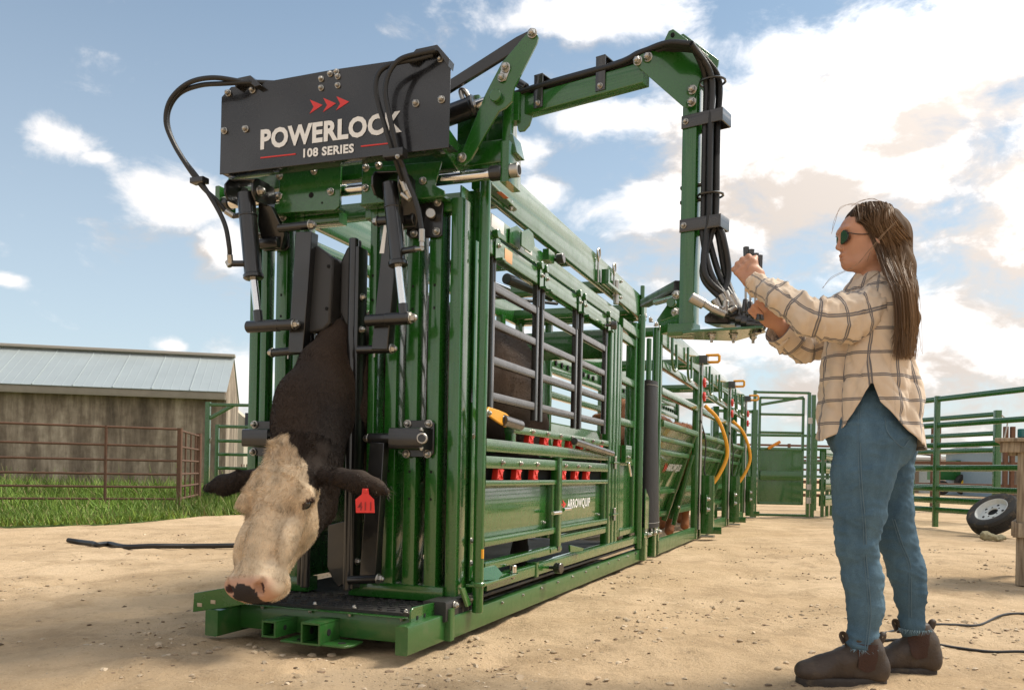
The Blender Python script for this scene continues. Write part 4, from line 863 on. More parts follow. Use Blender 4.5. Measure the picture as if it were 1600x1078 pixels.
def make_cow():
    xs = graded(-1.35, .15, .0065, .022, [(-1.15, -.30)]); ys = graded(-.42, 3.0, .0065, .028, [(-.32, .40)]); zs = graded(.13, 1.72, .0065, .024, [(.13, 1.05)])
    g = SDF(xs, ys, zs); cow_body(g, 0, (.95, 2.05), cx=-.43, h=.10)
    # neck
    g.chain([(-.50, .95, 1.20), (-.53, .62, 1.20), (-.555, .42, 1.10), (-.545, .22, 1.0)], [.26, .17, .12, .135], .08)
    g.chain([(-.50, .95, 1.0), (-.54, .60, .98), (-.555, .42, .95), (-.55, .22, .88)], [.26, .17, .115, .14], .08)
    g.chain([(-.51, .75, 1.36), (-.553, .45, 1.31), (-.55, .30, 1.17), hp(.03, -.12, -.02)], [.12, .08, .085, .10], .06)
    g.chain([(-.545, .22, 1.0), hp(.03, -.15, .06)], [.135, .12], .07); g.chain([(-.55, .22, .88), hp(.02, -.24, .16)], [.135, .10], .07)
    # head
    E_ = lambda c, r, k=.04, sub=False: g.ell(hp(*c), [r[0]*WS*K, r[1]*K, r[2]*K], k, HM, sub)
    E_((0, -.085, .13), (.125, .095, .13)); E_((-.005, -.06, .02), (.062, .06, .075), .05); E_((0, -.055, .18), (.122, .07, .12))
    g.cone(hp(0, -.058, .22), hp(0, -.058, .50), .076*K, .064*K, .03); E_((0, -.022, .36), (.046, .042, .18), .03)
    for s in (-1, 1): g.cone(hp(s*.085, -.075, .285), hp(s*.055, -.085, .44), .026*K, .018*K, .03); g.cone(hp(s*.075, -.02, .165), hp(s*.112, -.035, .225), .022*K, .020*K, .02); g.ell(hp(s*.105, -.10, .12), [.02*K, .03*K, .035*K], .03, HM, True)
    E_((0, -.155, .24), (.108, .12, .15), .04); g.cone(hp(0, -.21, .20), hp(0, -.135, .50), .078*K, .05*K, .05)
    E_((0, -.075, .545), (.098, .086, .075), .03); E_((0, -.05, .588), (.092, .066, .048), .03); E_((0, -.135, .55), (.07, .04, .05), .03)
    for s in (-1, 1):
        E_((s*.108, -.045, .225), (.036, .036, .046), .03); E_((s*.118, -.052, .245), (.020, .021, .024), .012, True)
        E_((s*.050, -.012, .578), (.030, .026, .030), .02); E_((s*.052, -.006, .606), (.014, .026, .026), .008, True); E_((s*.066, .010, .588), (.012, .018, .026), .008, True)
        E_((s*.085, -.055, .40), (.02, .04, .09), .05)
    # mouth line
    g.cone(hp(-.07, -.105, .575), hp(.07, -.105, .575), .008*K, .008*K, .012, True)
    # ears
    def ear(pts, rr):
        for (a, b, c), r in zip(pts, rr): pass
        g.chain([W3(*p) for p in pts], rr, .02)
    g.chain([W3(530, 752, 3.46), W3(562, 760, 3.41), W3(588, 766, 3.38)], [.02, .03, .018], .02); g.chain([W3(376, 757, 3.66), W3(350, 765, 3.68)], [.026, .028], .02)
    e1 = [(500, 742, 3.50), (532, 744, 3.45), (562, 750, 3.40), (588, 760, 3.37), (606, 768, 3.36)]; ear(e1, [.030, .032, .038, .030, .012])
    e2 = [(405, 742, 3.62), (374, 748, 3.66), (348, 756, 3.68), (325, 762, 3.68)]; ear(e2, [.030, .034, .038, .020])
    vv, f = g.mesh(2)
    # scoop the ears so that they read as cups
    rel = (vv-np.array(P0))/K; s = rel@np.array(Sa)/WS; n = rel@np.array(Na); l = rel@np.array(La)
    nz_ = vnoise(vv, 26, 3)*.5+vnoise(vv, 70, 4)*.35
    thr = np.interp(l, [-.06, .0, .12, .22, .30, .36, .42], [-.045, -.10, -.115, -.125, -.19, -.30, -.5])+.010*nz_
    white = (l > -.05+.008*nz_) & (n > thr) & (np.abs(s+.018*np.clip(1-l/.1, 0, 1)) < np.interp(l, [-.05, .0, .05, .11, .17, .2], [.035, .058, .082, .108, .118, .165])+.006*nz_) & (l > -.06) & (vv[:, 1] < .40)
    col = np.tile(np.array([.022, .016, .013]), (len(vv), 1)); brown = np.clip(.5+.5*vnoise(vv, 5, 8), 0, 1)[:, None]; col = col*(1-brown)+np.array([.050, .032, .021])*brown
    bod = (vv[:, 1] > .6)[:, None]; col = np.where(bod, col*1.9, col)
    cream = np.array([.66, .51, .34])+np.array([.07, .07, .06])*(.5+.5*vnoise(vv, 14, 5))[:, None]*.9; cream = cream*(1-.18*np.clip(vnoise(vv, 30, 6), 0, 1))[:, None]
    col = np.where(white[:, None], cream, col)
    noz = white & (l > .555) & (n > -.085) ; pk = np.array([.50, .27, .18])
    w_ = np.clip((l-.548)/.03, 0, 1)*np.clip((n+.10)/.03, 0, 1)*np.clip((.098-np.abs(s))/.02, 0, 1); w_ = np.where(white, w_, 0)[:, None]; col = col*(1-w_*.85)+pk*w_*.85
    dk = white & (l > .572) & ((s-.0+.014*nz_)**2/.044**2+((l-.622+.010*nz_)/.032)**2 < 1+.6*nz_); col[dk] = (.035, .028, .026)
    for sg in (-1, 1):
        m = ((s-sg*.058)**2/.014**2+((l-.600))**2/.020**2+((n+.004))**2/.028**2) < 1; col[m & white] = (.07, .035, .03)
        m = ((s-sg*.120)**2+(n+.05)**2+(l-.245)**2) < (.026*(1+.2*nz_))**2; col[m] = (.09, .05, .035)
    o = npmesh('cow', vv, f, HIDE, None, col=col)
    o.matrix_world = Matrix.Translation((OX, OY, 0)) @ Matrix.Rotation(-AX, 4, 'Z')
    tag(o, 'black cow with a cream white face, head lowered through the headgate', 'cow')
    # fur
    N = vnormals(vv, f); r = np.random.default_rng(3); fc = f[(vv[f[:, 0], 1] < 2.6)]; a, b, c = vv[fc[:, 0]], vv[fc[:, 1]], vv[fc[:, 2]]; ar = np.linalg.norm(np.cross(b-a, c-a), axis=1)
    front = vv[fc[:, 0], 1] < .55; vis = np.where(front, (N[fc[:, 0]]@np.array(wdir(.1, -1, .1))) > -.35, (N[fc[:, 0], 0] > .0)*.22*(vv[fc[:, 0], 2] > .8)); pr = ar*vis; pr /= pr.sum(); n_ = 120000; k = r.choice(len(fc), n_, p=pr); i = fc[k, 0]
    uv = r.uniform(size=(n_, 2)); pos = vv[fc[k, 0]]+(vv[fc[k, 1]]-vv[fc[k, 0]])*uv[:, :1]+(vv[fc[k, 3]]-vv[fc[k, 0]])*uv[:, 1:]
    head = (l[i] > -.06) & (np.abs(s[i]) < .2) & (pos[:, 1] < .4); flow = np.where(head[:, None], np.array(La), np.where((pos[:, 1] > .6)[:, None], np.array((0, .75, -.6)), np.array((0, -.35, -.9))))
    cur = head & (l[i] < .30) & (n[i] > -.1)
    swirl = np.array(Sa)[None]*(vnoise(pos, 30, 9)[:, None])*.9+np.array(La)[None]*(vnoise(pos, 26, 10)[:, None])*.8
    d = flow*.9+N[i]*np.where(cur, .42, .26)[:, None]+r.normal(size=(n_, 3))*.16+np.where(cur[:, None], swirl, 0); d /= np.linalg.norm(d, axis=1, keepdims=True)
    ln = np.where(cur, r.uniform(.010, .022, n_), np.where(head, r.uniform(.006, .011, n_), r.uniform(.005, .010, n_))); tuft = head & (l[i] < .05); ln[tuft] *= 1.7
    skip = (l[i] > .565) & (n[i] > -.09) | (((np.abs(s[i])-.118)**2+(n[i]+.05)**2+(l[i]-.245)**2) < .024**2)
    cl_ = 1+.22*vnoise(pos, 40, 12)[:, None]; cc = col[i]*r.uniform(.72, 1.22, (n_, 1))*cl_; kp = ~skip
    fu = strands('fur', pos[kp], d[kp], ln[kp], cc[kp], FUR, o, w=.0007, seg=2, curl=.08); fu['kind'] = 'stuff'
    # ear hair
    hairs = []
    for pts, sx in ((e1, 1), (e2, -1)):
        for q in range(500):
            t = r.uniform(.2, 1); j = min(int(t*(len(pts)-1)), len(pts)-2); u = t*(len(pts)-1)-j
            hairs.append(W3(*[pts[j][m]*(1-u)+pts[j+1][m]*u for m in range(3)]))
    hr = np.array(hairs)+r.normal(size=(len(hairs), 3))*.012; dd = np.tile(np.array(wdir(0, -.5, -.7)), (len(hr), 1))+r.normal(size=(len(hr), 3))*.35; dd[:500] += np.array(wdir(.8, 0, 0)); dd[500:] += np.array(wdir(-.8, 0, 0)); dd /= np.linalg.norm(dd, axis=1, keepdims=True)
    hc = np.where(r.uniform(size=(len(hr), 1)) < .82, np.array([[.016, .012, .010]]), np.array([[.22, .17, .11]])); eh = strands('ear_hair', hr, dd, r.uniform(.015, .035, len(hr)), hc, FUR, o, w=.0011, seg=3, curl=.12); eh['kind'] = 'stuff'
    # eyes with lids and lashes
    EYE = mat('cow_eye', (.008, .006, .005), .06, coat=1.)
    for sg in (-1, 1):
        c_ = hp(sg*.112, -.050, .245); m = MB(); rr = .025*K
        m.loft([[c_+V((rr*math.sin(t)*math.cos(p), rr*math.sin(t)*math.sin(p), rr*math.cos(t))) for p in np.linspace(0, 2*math.pi, 17)[:-1]] for t in np.linspace(.05, math.pi-.05, 10)]); ey = m.build('eye', EYE, o, ang=180)
        lid = [hp(sg*(.112+.020*math.sin(t)), -.052+.024*math.cos(t)*.9+.002, .245-.022*math.sin(t)-.004) for t in np.linspace(-.5, 3.5, 9)]
        one(o, 'eyelid', mat('eyelid_skin%d' % (sg+1), (.05, .03, .022), .5), 'tube', lid, .0055, 8, 4)
        rt = np.array([lid[2]*(1-u)+lid[6]*u for u in np.linspace(0, 1, 26)])+np.array(Sa)*sg*.006*K; ld = np.tile(np.array(Sa*sg*.9+Na*.25+La*.35), (26, 1))+r.normal(size=(26, 3))*.12; ld /= np.linalg.norm(ld, axis=1, keepdims=True)
        la_ = strands('eyelash', rt, ld, np.full(26, .022), np.tile([[.55, .45, .32]], (26, 1)), FUR, o, w=.0008, seg=2, droop=np.array(La)*.25); la_['kind'] = 'stuff'
    # red ear tag
    ty = 3.335
    tg = one(o, 'ear_tag', mat('red_tag', (.70, .028, .022), .38), 'prism', [W3(x, y, ty) for x, y in ((566, 763), (575, 763), (576, 772), (584, 780), (585, 801), (556, 801), (555, 780), (565, 772))], (0, .004, 0), bevel=.001)
    a_, b2, t_ = W3(558.5, 797, ty-.002), W3(580, 797, ty-.002), W3(558.5, 784, ty-.002); text_mesh('lettering', '411', a_, b2-a_, (t_-a_).length, (b2-a_).length, mat('dark_print', (.25, .012, .01), .5), tg, bold=.01)
    CYL('tag_stud', RED, W3(571, 767, ty-.004), W3(571, 767, ty+.02), .008, parent=o)
    return o
COW = make_cow()
# ---------------------------------------------------------------- woman at the control valve (world frame, facing left)
D0_ = 3.04
def Q(px, py, dy=0.): return np.array(wd(px, py, D0_+dy))
PU = D0_/F
SKIN = mat('skin', (.52, .27, .17), .5, spec=.35, bump=.06, bscale=500, var=.08, vscale=40)
SKIN.node_tree.nodes['Principled BSDF'].inputs['Subsurface Weight'].default_value = .12; SKIN.node_tree.nodes['Principled BSDF'].inputs['Subsurface Radius'].default_value = (.01, .004, .002)
def rot_axes(ax, up):
    ax = np.array(ax, float); ax /= np.linalg.norm(ax); up = np.array(up, float); b = np.cross(up, ax); b /= np.linalg.norm(b); c = np.cross(ax, b); return [tuple(ax), tuple(b), tuple(c)]
def person():
    lo = Q(1140, 1075); hi = Q(1470, 310)
    xs = graded(lo[0]-.05, hi[0]+.12, .0038, .02, [(Q(1140, 400)[0], Q(1200, 400)[0]), (Q(1300, 400)[0], Q(1350, 400)[0])]); ys = graded(D0_-.26, D0_+.36, .0042, .015, [(D0_-.2, D0_+.26)]); zs = graded(.05, 1.72, .0040, .02, [(Q(1370, 520)[2], Q(1370, 385)[2]+.02), (Q(1370, 430)[2], Q(1370, 330)[2])])
    g = SDF(xs, ys, zs)
    # inner body under the clothes
    g.chain([Q(1375, 455), Q(1372, 520), Q(1368, 600), Q(1365, 680)], [.085, .09, .085, .10], .05)
    g.chain([Q(1362, 690, -.05), Q(1342, 850, -.06), Q(1352, 1020, -.07)], [.07, .03, .02], .03); g.chain([Q(1380, 690, .08), Q(1405, 840, .10), Q(1430, 1010, .10)], [.07, .03, .02], .03)
    # head
    g.ell(Q(1364, 366), (.098, .074, .098), .03); g.ell(Q(1341, 384), (.060, .060, .086), .03); g.ell(Q(1336, 362), (.048, .060, .055), .03)
    g.cone(Q(1347, 410, -.03), Q(1328, 412), .017, .019, .025); g.cone(Q(1347, 410, .03), Q(1328, 412), .017, .019, .025); g.cone(Q(1366, 396, -.05), Q(1345, 412, -.03), .02, .02, .03); g.cone(Q(1366, 396, .05), Q(1345, 412, .03), .02, .02, .03)
    g.ell(Q(1325, 412), (.018, .022, .018), .015)
    g.cone(Q(1317, 368), Q(1309.5, 387), .008, .0095, .012); g.ell(Q(1313, 389, -.010), (.010, .008, .007), .008); g.ell(Q(1313, 389, .010), (.010, .008, .007), .008)
    g.ell(Q(1317, 399), (.012, .024, .007), .008); g.ell(Q(1318, 405), (.012, .022, .0065), .008); g.cone(Q(1315.5, 402, -.022), Q(1315.5, 402, .022), .0022, .0022, .004, True)
    g.ell(Q(1320, 372, -.033), (.016, .017, .012), .012, None, True); g.ell(Q(1320, 372, .033), (.016, .017, .012), .012, None, True); g.ell(Q(1316, 361, 0), (.012, .052, .010), .015)
    g.chain([Q(1362, 395), Q(1372, 430), Q(1378, 455)], [.056, .054, .075], .03)
    g.ell(Q(1369, 382, -.072), (.016, .008, .026), .008)
    # near (left) arm and hand closed on the levers
    hand = np.array(W3w(1166, 418)); el = Q(1272, 500, -.16)
    wr = np.array(wd(1184, 442, 3.03)); kn = np.array(wd(1163, 417, 3.07)); g.chain([Q(1388, 475, -.11), el, wr], [.035, .030, .027], .02)
    kx = kn-wr; kx /= np.linalg.norm(kx); up = np.array((.55, -.1, .8)); up -= kx*up.dot(kx); up /= np.linalg.norm(up); sd = np.cross(kx, up)
    if sd[1] < 0: sd = -sd
    H_ = lambda a, b, c: wr+kx*a+up*b+sd*c
    g.box(H_(.052, .0, .0), (.040, .040, .017), .014, .014, [tuple(kx), tuple(up), tuple(sd)]); g.cone(wr, H_(.03, 0, 0), .026, .026, .02)
    for i, (b, ln, r) in enumerate(((.032, .92, .0098), (.011, 1.05, .0102), (-.010, 1., .0098), (-.030, .82, .0086))):
        # each finger leaves the knuckles and curls away round the lever
        P_ = [H_(.080, b, -.004), H_(.080+.036*ln, b*1.04, .010), H_(.084+.030*ln, b*1.02, .046*ln), H_(.052, b, .056*ln), H_(.038, b*.95, .040)]
        g.chain(P_, [r*1.12, r*1.08, r, r*.95, r*.85], .006); g.ell(P_[0]-sd*.004, (r*1.25,)*3, .008)
    T_ = lambda x, y, d: np.array(wd(x, y, d)); g.chain([H_(.022, .022, .0), T_(1174, 421, 3.04), T_(1178, 411, 3.05), T_(1181, 402, 3.07)], [.016, .0135, .0115, .0088], .010)
    # far (right) arm: rolled sleeve, hand on the valve bank
    wr2 = np.array(wd(1214, 505, 3.17)); g.chain([Q(1330, 500, .17), Q(1268, 545, .19), np.array(wd(1240, 530, 3.2)), wr2], [.035, .035, .036, .026], .02)
    k2 = np.array(wd(1192, 484, 3.14))-wr2; k2 /= np.linalg.norm(k2); u2 = np.array((.5, -.5, .7)); u2 -= k2*u2.dot(k2); u2 /= np.linalg.norm(u2); s2 = np.cross(k2, u2)
    G_ = lambda a, b, c: wr2+k2*a+u2*b+s2*c
    g.box(G_(.048, 0, 0), (.040, .038, .016), .013, .014, [tuple(k2), tuple(u2), tuple(s2)])
    for b, ln in ((.030, .9), (.010, 1.), (-.010, .95), (-.029, .8)): g.chain([G_(.08, b, 0), G_(.08+.034*ln, b, -.006), G_(.10+.03*ln, b, -.026), G_(.095, b, -.044)], [.0105, .0098, .009, .008], .006)
    g.chain([G_(.02, .028, -.004), G_(.045, .055, -.016), G_(.07, .062, -.03)], [.015, .012, .009], .01)
    vv, f = g.mesh(1)
    o = npmesh('person', vv, f, SKIN); tag(o, 'woman in a cream plaid shirt, jeans and brown boots reaching for the valve levers', 'person')
    return o, wr, kx, up, sd
def W3w(px, py): return wd(px, py, 3.07)
PER, WR, KX, UPV, SDV = person()
one(PER, 'wrist_band', HOSE, 'tube', [WR+KX*.012+UPV*(.029*math.cos(a))+SDV*(.028*math.sin(a)) for a in np.linspace(0, 2*math.pi, 16)], .0028, 6, 2)
LIP = mat('lips', (.36, .13, .10), .4)
# ---- cloth helpers
def loft_rows(keys, nr, ns, fold=None, seed=1):
    """keys: list of (centre, axis a, axis b, ra, rb). returns verts, faces, uv (metres round and along)"""
    K_ = np.array([np.concatenate([k[0], k[1], k[2], [k[3], k[4]]]) for k in keys], float); t = np.linspace(0, len(keys)-1, nr); R_ = np.zeros((nr, 11))
    E = np.vstack([2*K_[0]-K_[1], K_, 2*K_[-1]-K_[-2]])
    for i, x in enumerate(t):
        j = min(int(x), len(keys)-2); u = x-j; a, b, c, d = E[j:j+4]; R_[i] = .5*(2*b+(c-a)*u+(2*a-5*b+4*c-d)*u*u+(3*b-a-3*c+d)*u**3)
    th = np.linspace(0, 2*np.pi, ns, endpoint=False); C = R_[:, None, :3]; A = R_[:, None, 3:6]; Bv = R_[:, None, 6:9]; ra, rb = R_[:, 9, None, None], R_[:, 10, None, None]
    vv = C+A*np.cos(th)[None, :, None]*ra+Bv*np.sin(th)[None, :, None]*rb
    al = np.concatenate([[0], np.cumsum(np.linalg.norm(np.diff(R_[:, :3], axis=0), axis=1))]); rad_ = (R_[:, 9]+R_[:, 10])/2
    tt = np.where(th > np.pi*1.5, th-2*np.pi, th); uv = np.stack([tt[None, :]*rad_[:, None].mean()*np.ones((nr, 1)), al[:, None]*np.ones((1, ns)), np.zeros((nr, ns))], -1)
    i = np.arange(nr*ns).reshape(nr, ns); q = np.stack([i[:-1], np.roll(i, -1, 1)[:-1], np.roll(i, -1, 1)[1:], i[1:]], -1).reshape(-1, 4)
    return vv.reshape(-1, 3), q, uv.reshape(-1, 3), th, R_
def wrinkle(vv, q, amp, sc, seed, axis=None, stretchy=1.):
    N = vnormals(vv, q); p = vv.copy()
    if axis is not None: ax = np.array(axis); ax /= np.linalg.norm(ax); p = p+np.outer(p@ax, ax)*(stretchy-1)
    n1 = vnoise(p, sc, seed); n2 = vnoise(p, sc*2.3, seed+1); h = 1.15*np.clip(1-np.abs(n1), 0, 1)**2.2+.5*np.clip(1-np.abs(n2), 0, 1)**2.2-.55
    return vv+N*(amp*h)[:, None]
def plaid():
    m = bpy.data.materials.new('windowpane_flannel'); m.use_nodes = True; nt = m.node_tree; b = nt.nodes['Principled BSDF']; L = nt.links.new; b.inputs['Roughness'].default_value = .9; b.inputs['Specular IOR Level'].default_value = .15; b.inputs['Sheen Weight'].default_value = .25
    a = nt.nodes.new('ShaderNodeAttribute'); a.attribute_name = 'cloth'; sp = nt.nodes.new('ShaderNodeSeparateXYZ'); L(a.outputs['Vector'], sp.inputs[0])
    def mth(op, x, y, cl=False):
        n = nt.nodes.new('ShaderNodeMath'); n.operation = op; n.use_clamp = cl
        for i, q in enumerate((x, y)):
            if q is None: continue
            if isinstance(q, (int, float)): n.inputs[i].default_value = q
            else: L(q, n.inputs[i])
        return n.outputs[0]
    def lines(c, per):
        w_ = mth('ABSOLUTE', mth('SUBTRACT', mth('FRACT', mth('DIVIDE', c, per), None), .5), None); w_ = mth('MULTIPLY', w_, per)      # distance in metres to the stripe centre
        l1 = mth('MULTIPLY', mth('LESS_THAN', mth('ABSOLUTE', mth('SUBTRACT', w_, .0032), None), .0018), .85); l2 = mth('MULTIPLY', mth('LESS_THAN', w_, .005), .35); return mth('MAXIMUM', l1, l2)
    st = mth('MAXIMUM', lines(sp.outputs['X'], .078), lines(sp.outputs['Y'], .078))
    tc = nt.nodes.new('ShaderNodeTexCoord'); n = nt.nodes.new('ShaderNodeTexNoise'); n.inputs['Scale'].default_value = 14; n.inputs['Detail'].default_value = 5; L(tc.outputs['Object'], n.inputs['Vector'])
    base = nt.nodes.new('ShaderNodeMix'); base.data_type = 'RGBA'; base.inputs['A'].default_value = (.60, .47, .35, 1); base.inputs['B'].default_value = (.70, .58, .45, 1); L(n.outputs['Fac'], base.inputs['Factor'])
    mx_ = nt.nodes.new('ShaderNodeMix'); mx_.data_type = 'RGBA'; L(st, mx_.inputs['Factor']); L(base.outputs['Result'], mx_.inputs['A']); mx_.inputs['B'].default_value = (.065, .075, .10, 1); L(mx_.outputs['Result'], b.inputs['Base Color'])
    w_ = nt.nodes.new('ShaderNodeTexNoise'); w_.inputs['Scale'].default_value = 900; L(tc.outputs['Object'], w_.inputs['Vector']); bp = nt.nodes.new('ShaderNodeBump'); bp.inputs['Strength'].default_value = .25; bp.inputs['Distance'].default_value = .002; L(w_.outputs['Fac'], bp.inputs['Height']); L(bp.outputs[0], b.inputs['Normal'])
    return m
FLAN = plaid(); X1, Y1 = np.array((1., 0, 0)), np.array((0, 1., 0))
def shirt():
    # torso: rings from collar to hem; a = +x (her back), b = +y (away)
    def ring(xl, xr, py, ry, dy=0.): c = (Q(xl, py, dy)+Q(xr, py, dy))/2; return (c, X1, Y1, (xr-xl)/2*PU, ry)
    keys = [ring(1348, 1396, 424, .060), ring(1340, 1398, 432, .098), ring(1328, 1402, 448, .138), ring(1312, 1410, 480, .175), ring(1302, 1415, 520, .175), ring(1294, 1420, 560, .172), ring(1290, 1424, 600, .170), ring(1286, 1432, 645, .18), ring(1284, 1438, 710, .185)]
    vv, q, uv, th, R_ = loft_rows(keys, 150, 150)
    # hem: high at the side vents, shirt tails low front and back
    z = vv[:, 2]; xpx = (vv[:, 0]-Q(1332, 600)[0])/PU; near = np.abs(np.tile(np.sin(th), 150))
    hem_py = np.where(xpx < 0, np.interp(-xpx, [0, 14, 30, 48], [604, 634, 668, 694]), np.interp(xpx, [0, 10, 40, 75, 108], [604, 634, 664, 690, 703])); hz_ = CAMH+(749-hem_py)/F*D0_
    top_z = Q(1370, 545)[2]; bot = vv.reshape(150, 150, 3)[-1, :, 2].mean(); lowm = z < top_z
    z2 = np.where(lowm, top_z-(top_z-z)*(top_z-hz_)/(top_z-bot), z); vv[:, 2] = z2; uv[:, 1] = (1.7-vv[:, 2])+.02
    vv = wrinkle(vv, q, .017, 6.5, 11, (.6, 0, 1.), .30); vv = wrinkle(vv, q, .007, 17., 12, (-.7, 0, 1.), .35)
    # blousing at the lower back
    bl = np.exp(-((vv[:, 2]-Q(1370, 610)[2])/.08)**2)*np.clip((vv[:, 0]-Q(1400, 0)[0])/.06, 0, 1); vv[:, 0] += .018*bl
    V_, F_, U_ = [vv], [q], [uv]; nb = len(vv)
    def sleeve(keys, nr, ns, amp, sd, off):
        nonlocal nb
        v, f, u, t_, r_ = loft_rows(keys, nr, ns); ax = keys[-1][0]-keys[0][0]; v = wrinkle(v, f, amp*1.2, 9., sd, ax, 2.4); v = wrinkle(v, f, amp*.5, 24., sd+5, ax, 1.8); u = u+np.array(off); V_.append(v); F_.append(f+nb); U_.append(u); nb += len(v)
    def sk(px, py, dy, r, tan, r2=None):
        tan = np.array(tan, float); tan /= np.linalg.norm(tan); b = np.cross(tan, (0, 1., 0)); b /= np.linalg.norm(b); a = np.cross(b, tan); return (Q(px, py, dy), a, b, r, r2 or r)
    A0, A1, A2 = Q(1385, 480, -.10), Q(1275, 500, -.16), WR
    t1, t2 = A1-A0, A2-A1
    sleeve([sk(1386, 474, -.045, .056, t1, .058), sk(1376, 482, -.095, .070, t1, .074), sk(1350, 490, -.125, .072, t1, .084), sk(1310, 498, -.145, .064, t1, .076), sk(1272, 497, -.16, .058, t1+t2, .066), sk(1240, 480, -.135, .052, t2, .055), sk(1205, 458, -.08, .047, t2, .044), sk(1190, 447, -.03, .043, t2, .038), sk(1177, 440, -.01, .042, t2, .036)], 110, 70, .010, 21, (.01, .02, 0))
    B1 = Q(1262, 545, .2)-Q(1330, 510, .2); B2 = np.array(wd(1214, 505, 3.17))-Q(1262, 545, .2)
    sleeve([sk(1345, 500, .16, .075, B1), sk(1310, 520, .18, .065, B1), sk(1272, 540, .195, .058, B1), sk(1252, 542, .18, .054, B1+B2), sk(1234, 528, .165, .055, B2), sk(1222, 518, .15, .053, B2)], 60, 50, .010, 31, (.03, .05, 0))
    # turned-back cuff of the far sleeve and cuff of the near sleeve
    sleeve([sk(1240, 534, .170, .058, B2), sk(1222, 517, .15, .060, B2), sk(1216, 512, .145, .059, B2)], 12, 40, .002, 41, (.0, .03, 0))
    vv = np.concatenate(V_); f = np.concatenate(F_); uv = np.concatenate(U_); o = npmesh('shirt', vv, f, FLAN, PER, attrs={'cloth': uv}); s_ = o.modifiers.new('cloth', 'SOLIDIFY'); s_.thickness = .0022; s_.offset = 0
    # cuff band, shoulder seam, collar, buttons
    for px, py, dd in ((1196, 463, -.062), (1204, 470, -.068)): 
        p = Q(px, py, dd); CYL('cuff_button', mat('dark_button%d' % px, (.10, .05, .03), .4), p, p-np.array((0, .006, 0)), .007, parent=o)
    seam = [Q(1364+6*math.sin(t*2), 452+(t)*62, -.09-.115*math.sin(t*1.7)*1.0) for t in np.linspace(0, 1, 8)]
    col_ = [Q(1352, 428, -.062), Q(1345, 424, -.03), Q(1342, 424, .01)]
    m = MB(); m.loft([[V(Q(1347+t*40, 421-4*math.sin(t*3.1), -.060-.01*math.sin(t*3.1))), V(Q(1344+t*46, 434-2*math.sin(t*3.1), -.085-.02*math.sin(t*3.1)))] for t in np.linspace(0, 1, 9)], caps=False, close=False)
    return o
SHIRT = shirt()
# ---- jeans
def denim():
    m = mat('denim', (.06, .115, .165), .85, spec=.2); nt = m.node_tree; b = nt.nodes['Principled BSDF']; L = nt.links.new; tc = nt.nodes.new('ShaderNodeTexCoord')
    def nz(s, d=5, v=None): 
        n = nt.nodes.new('ShaderNodeTexNoise'); n.inputs['Scale'].default_value = s; n.inputs['Detail'].default_value = d; n.inputs['Roughness'].default_value = .65; L(v or tc.outputs['Object'], n.inputs['Vector']); return n.outputs['Fac']
    r = nt.nodes.new('ShaderNodeValToRGB'); e = r.color_ramp.elements; e[0].position = .3; e[0].color = (.045, .088, .13, 1); e[1].position = .72; e[1].color = (.11, .19, .25, 1); mp = nt.nodes.new('ShaderNodeMapping'); mp.inputs['Scale'].default_value = (1, 1, .35); L(tc.outputs['Object'], mp.inputs['Vector']); L(nz(9, 7, mp.outputs[0]), r.inputs[0])
    mx_ = nt.nodes.new('ShaderNodeMix'); mx_.data_type = 'RGBA'; mx_.blend_type = 'OVERLAY'; mx_.inputs['Factor'].default_value = .55; L(r.outputs[0], mx_.inputs['A']); L(nz(420, 2), mx_.inputs['B']); L(mx_.outputs['Result'], b.inputs['Base Color'])
    bp = nt.nodes.new('ShaderNodeBump'); bp.inputs['Strength'].default_value = .3; bp.inputs['Distance'].default_value = .003; L(nz(380, 3), bp.inputs['Height']); L(bp.outputs[0], b.inputs['Normal']); return m
DENIM = denim()
NF, FF = -.07, .10
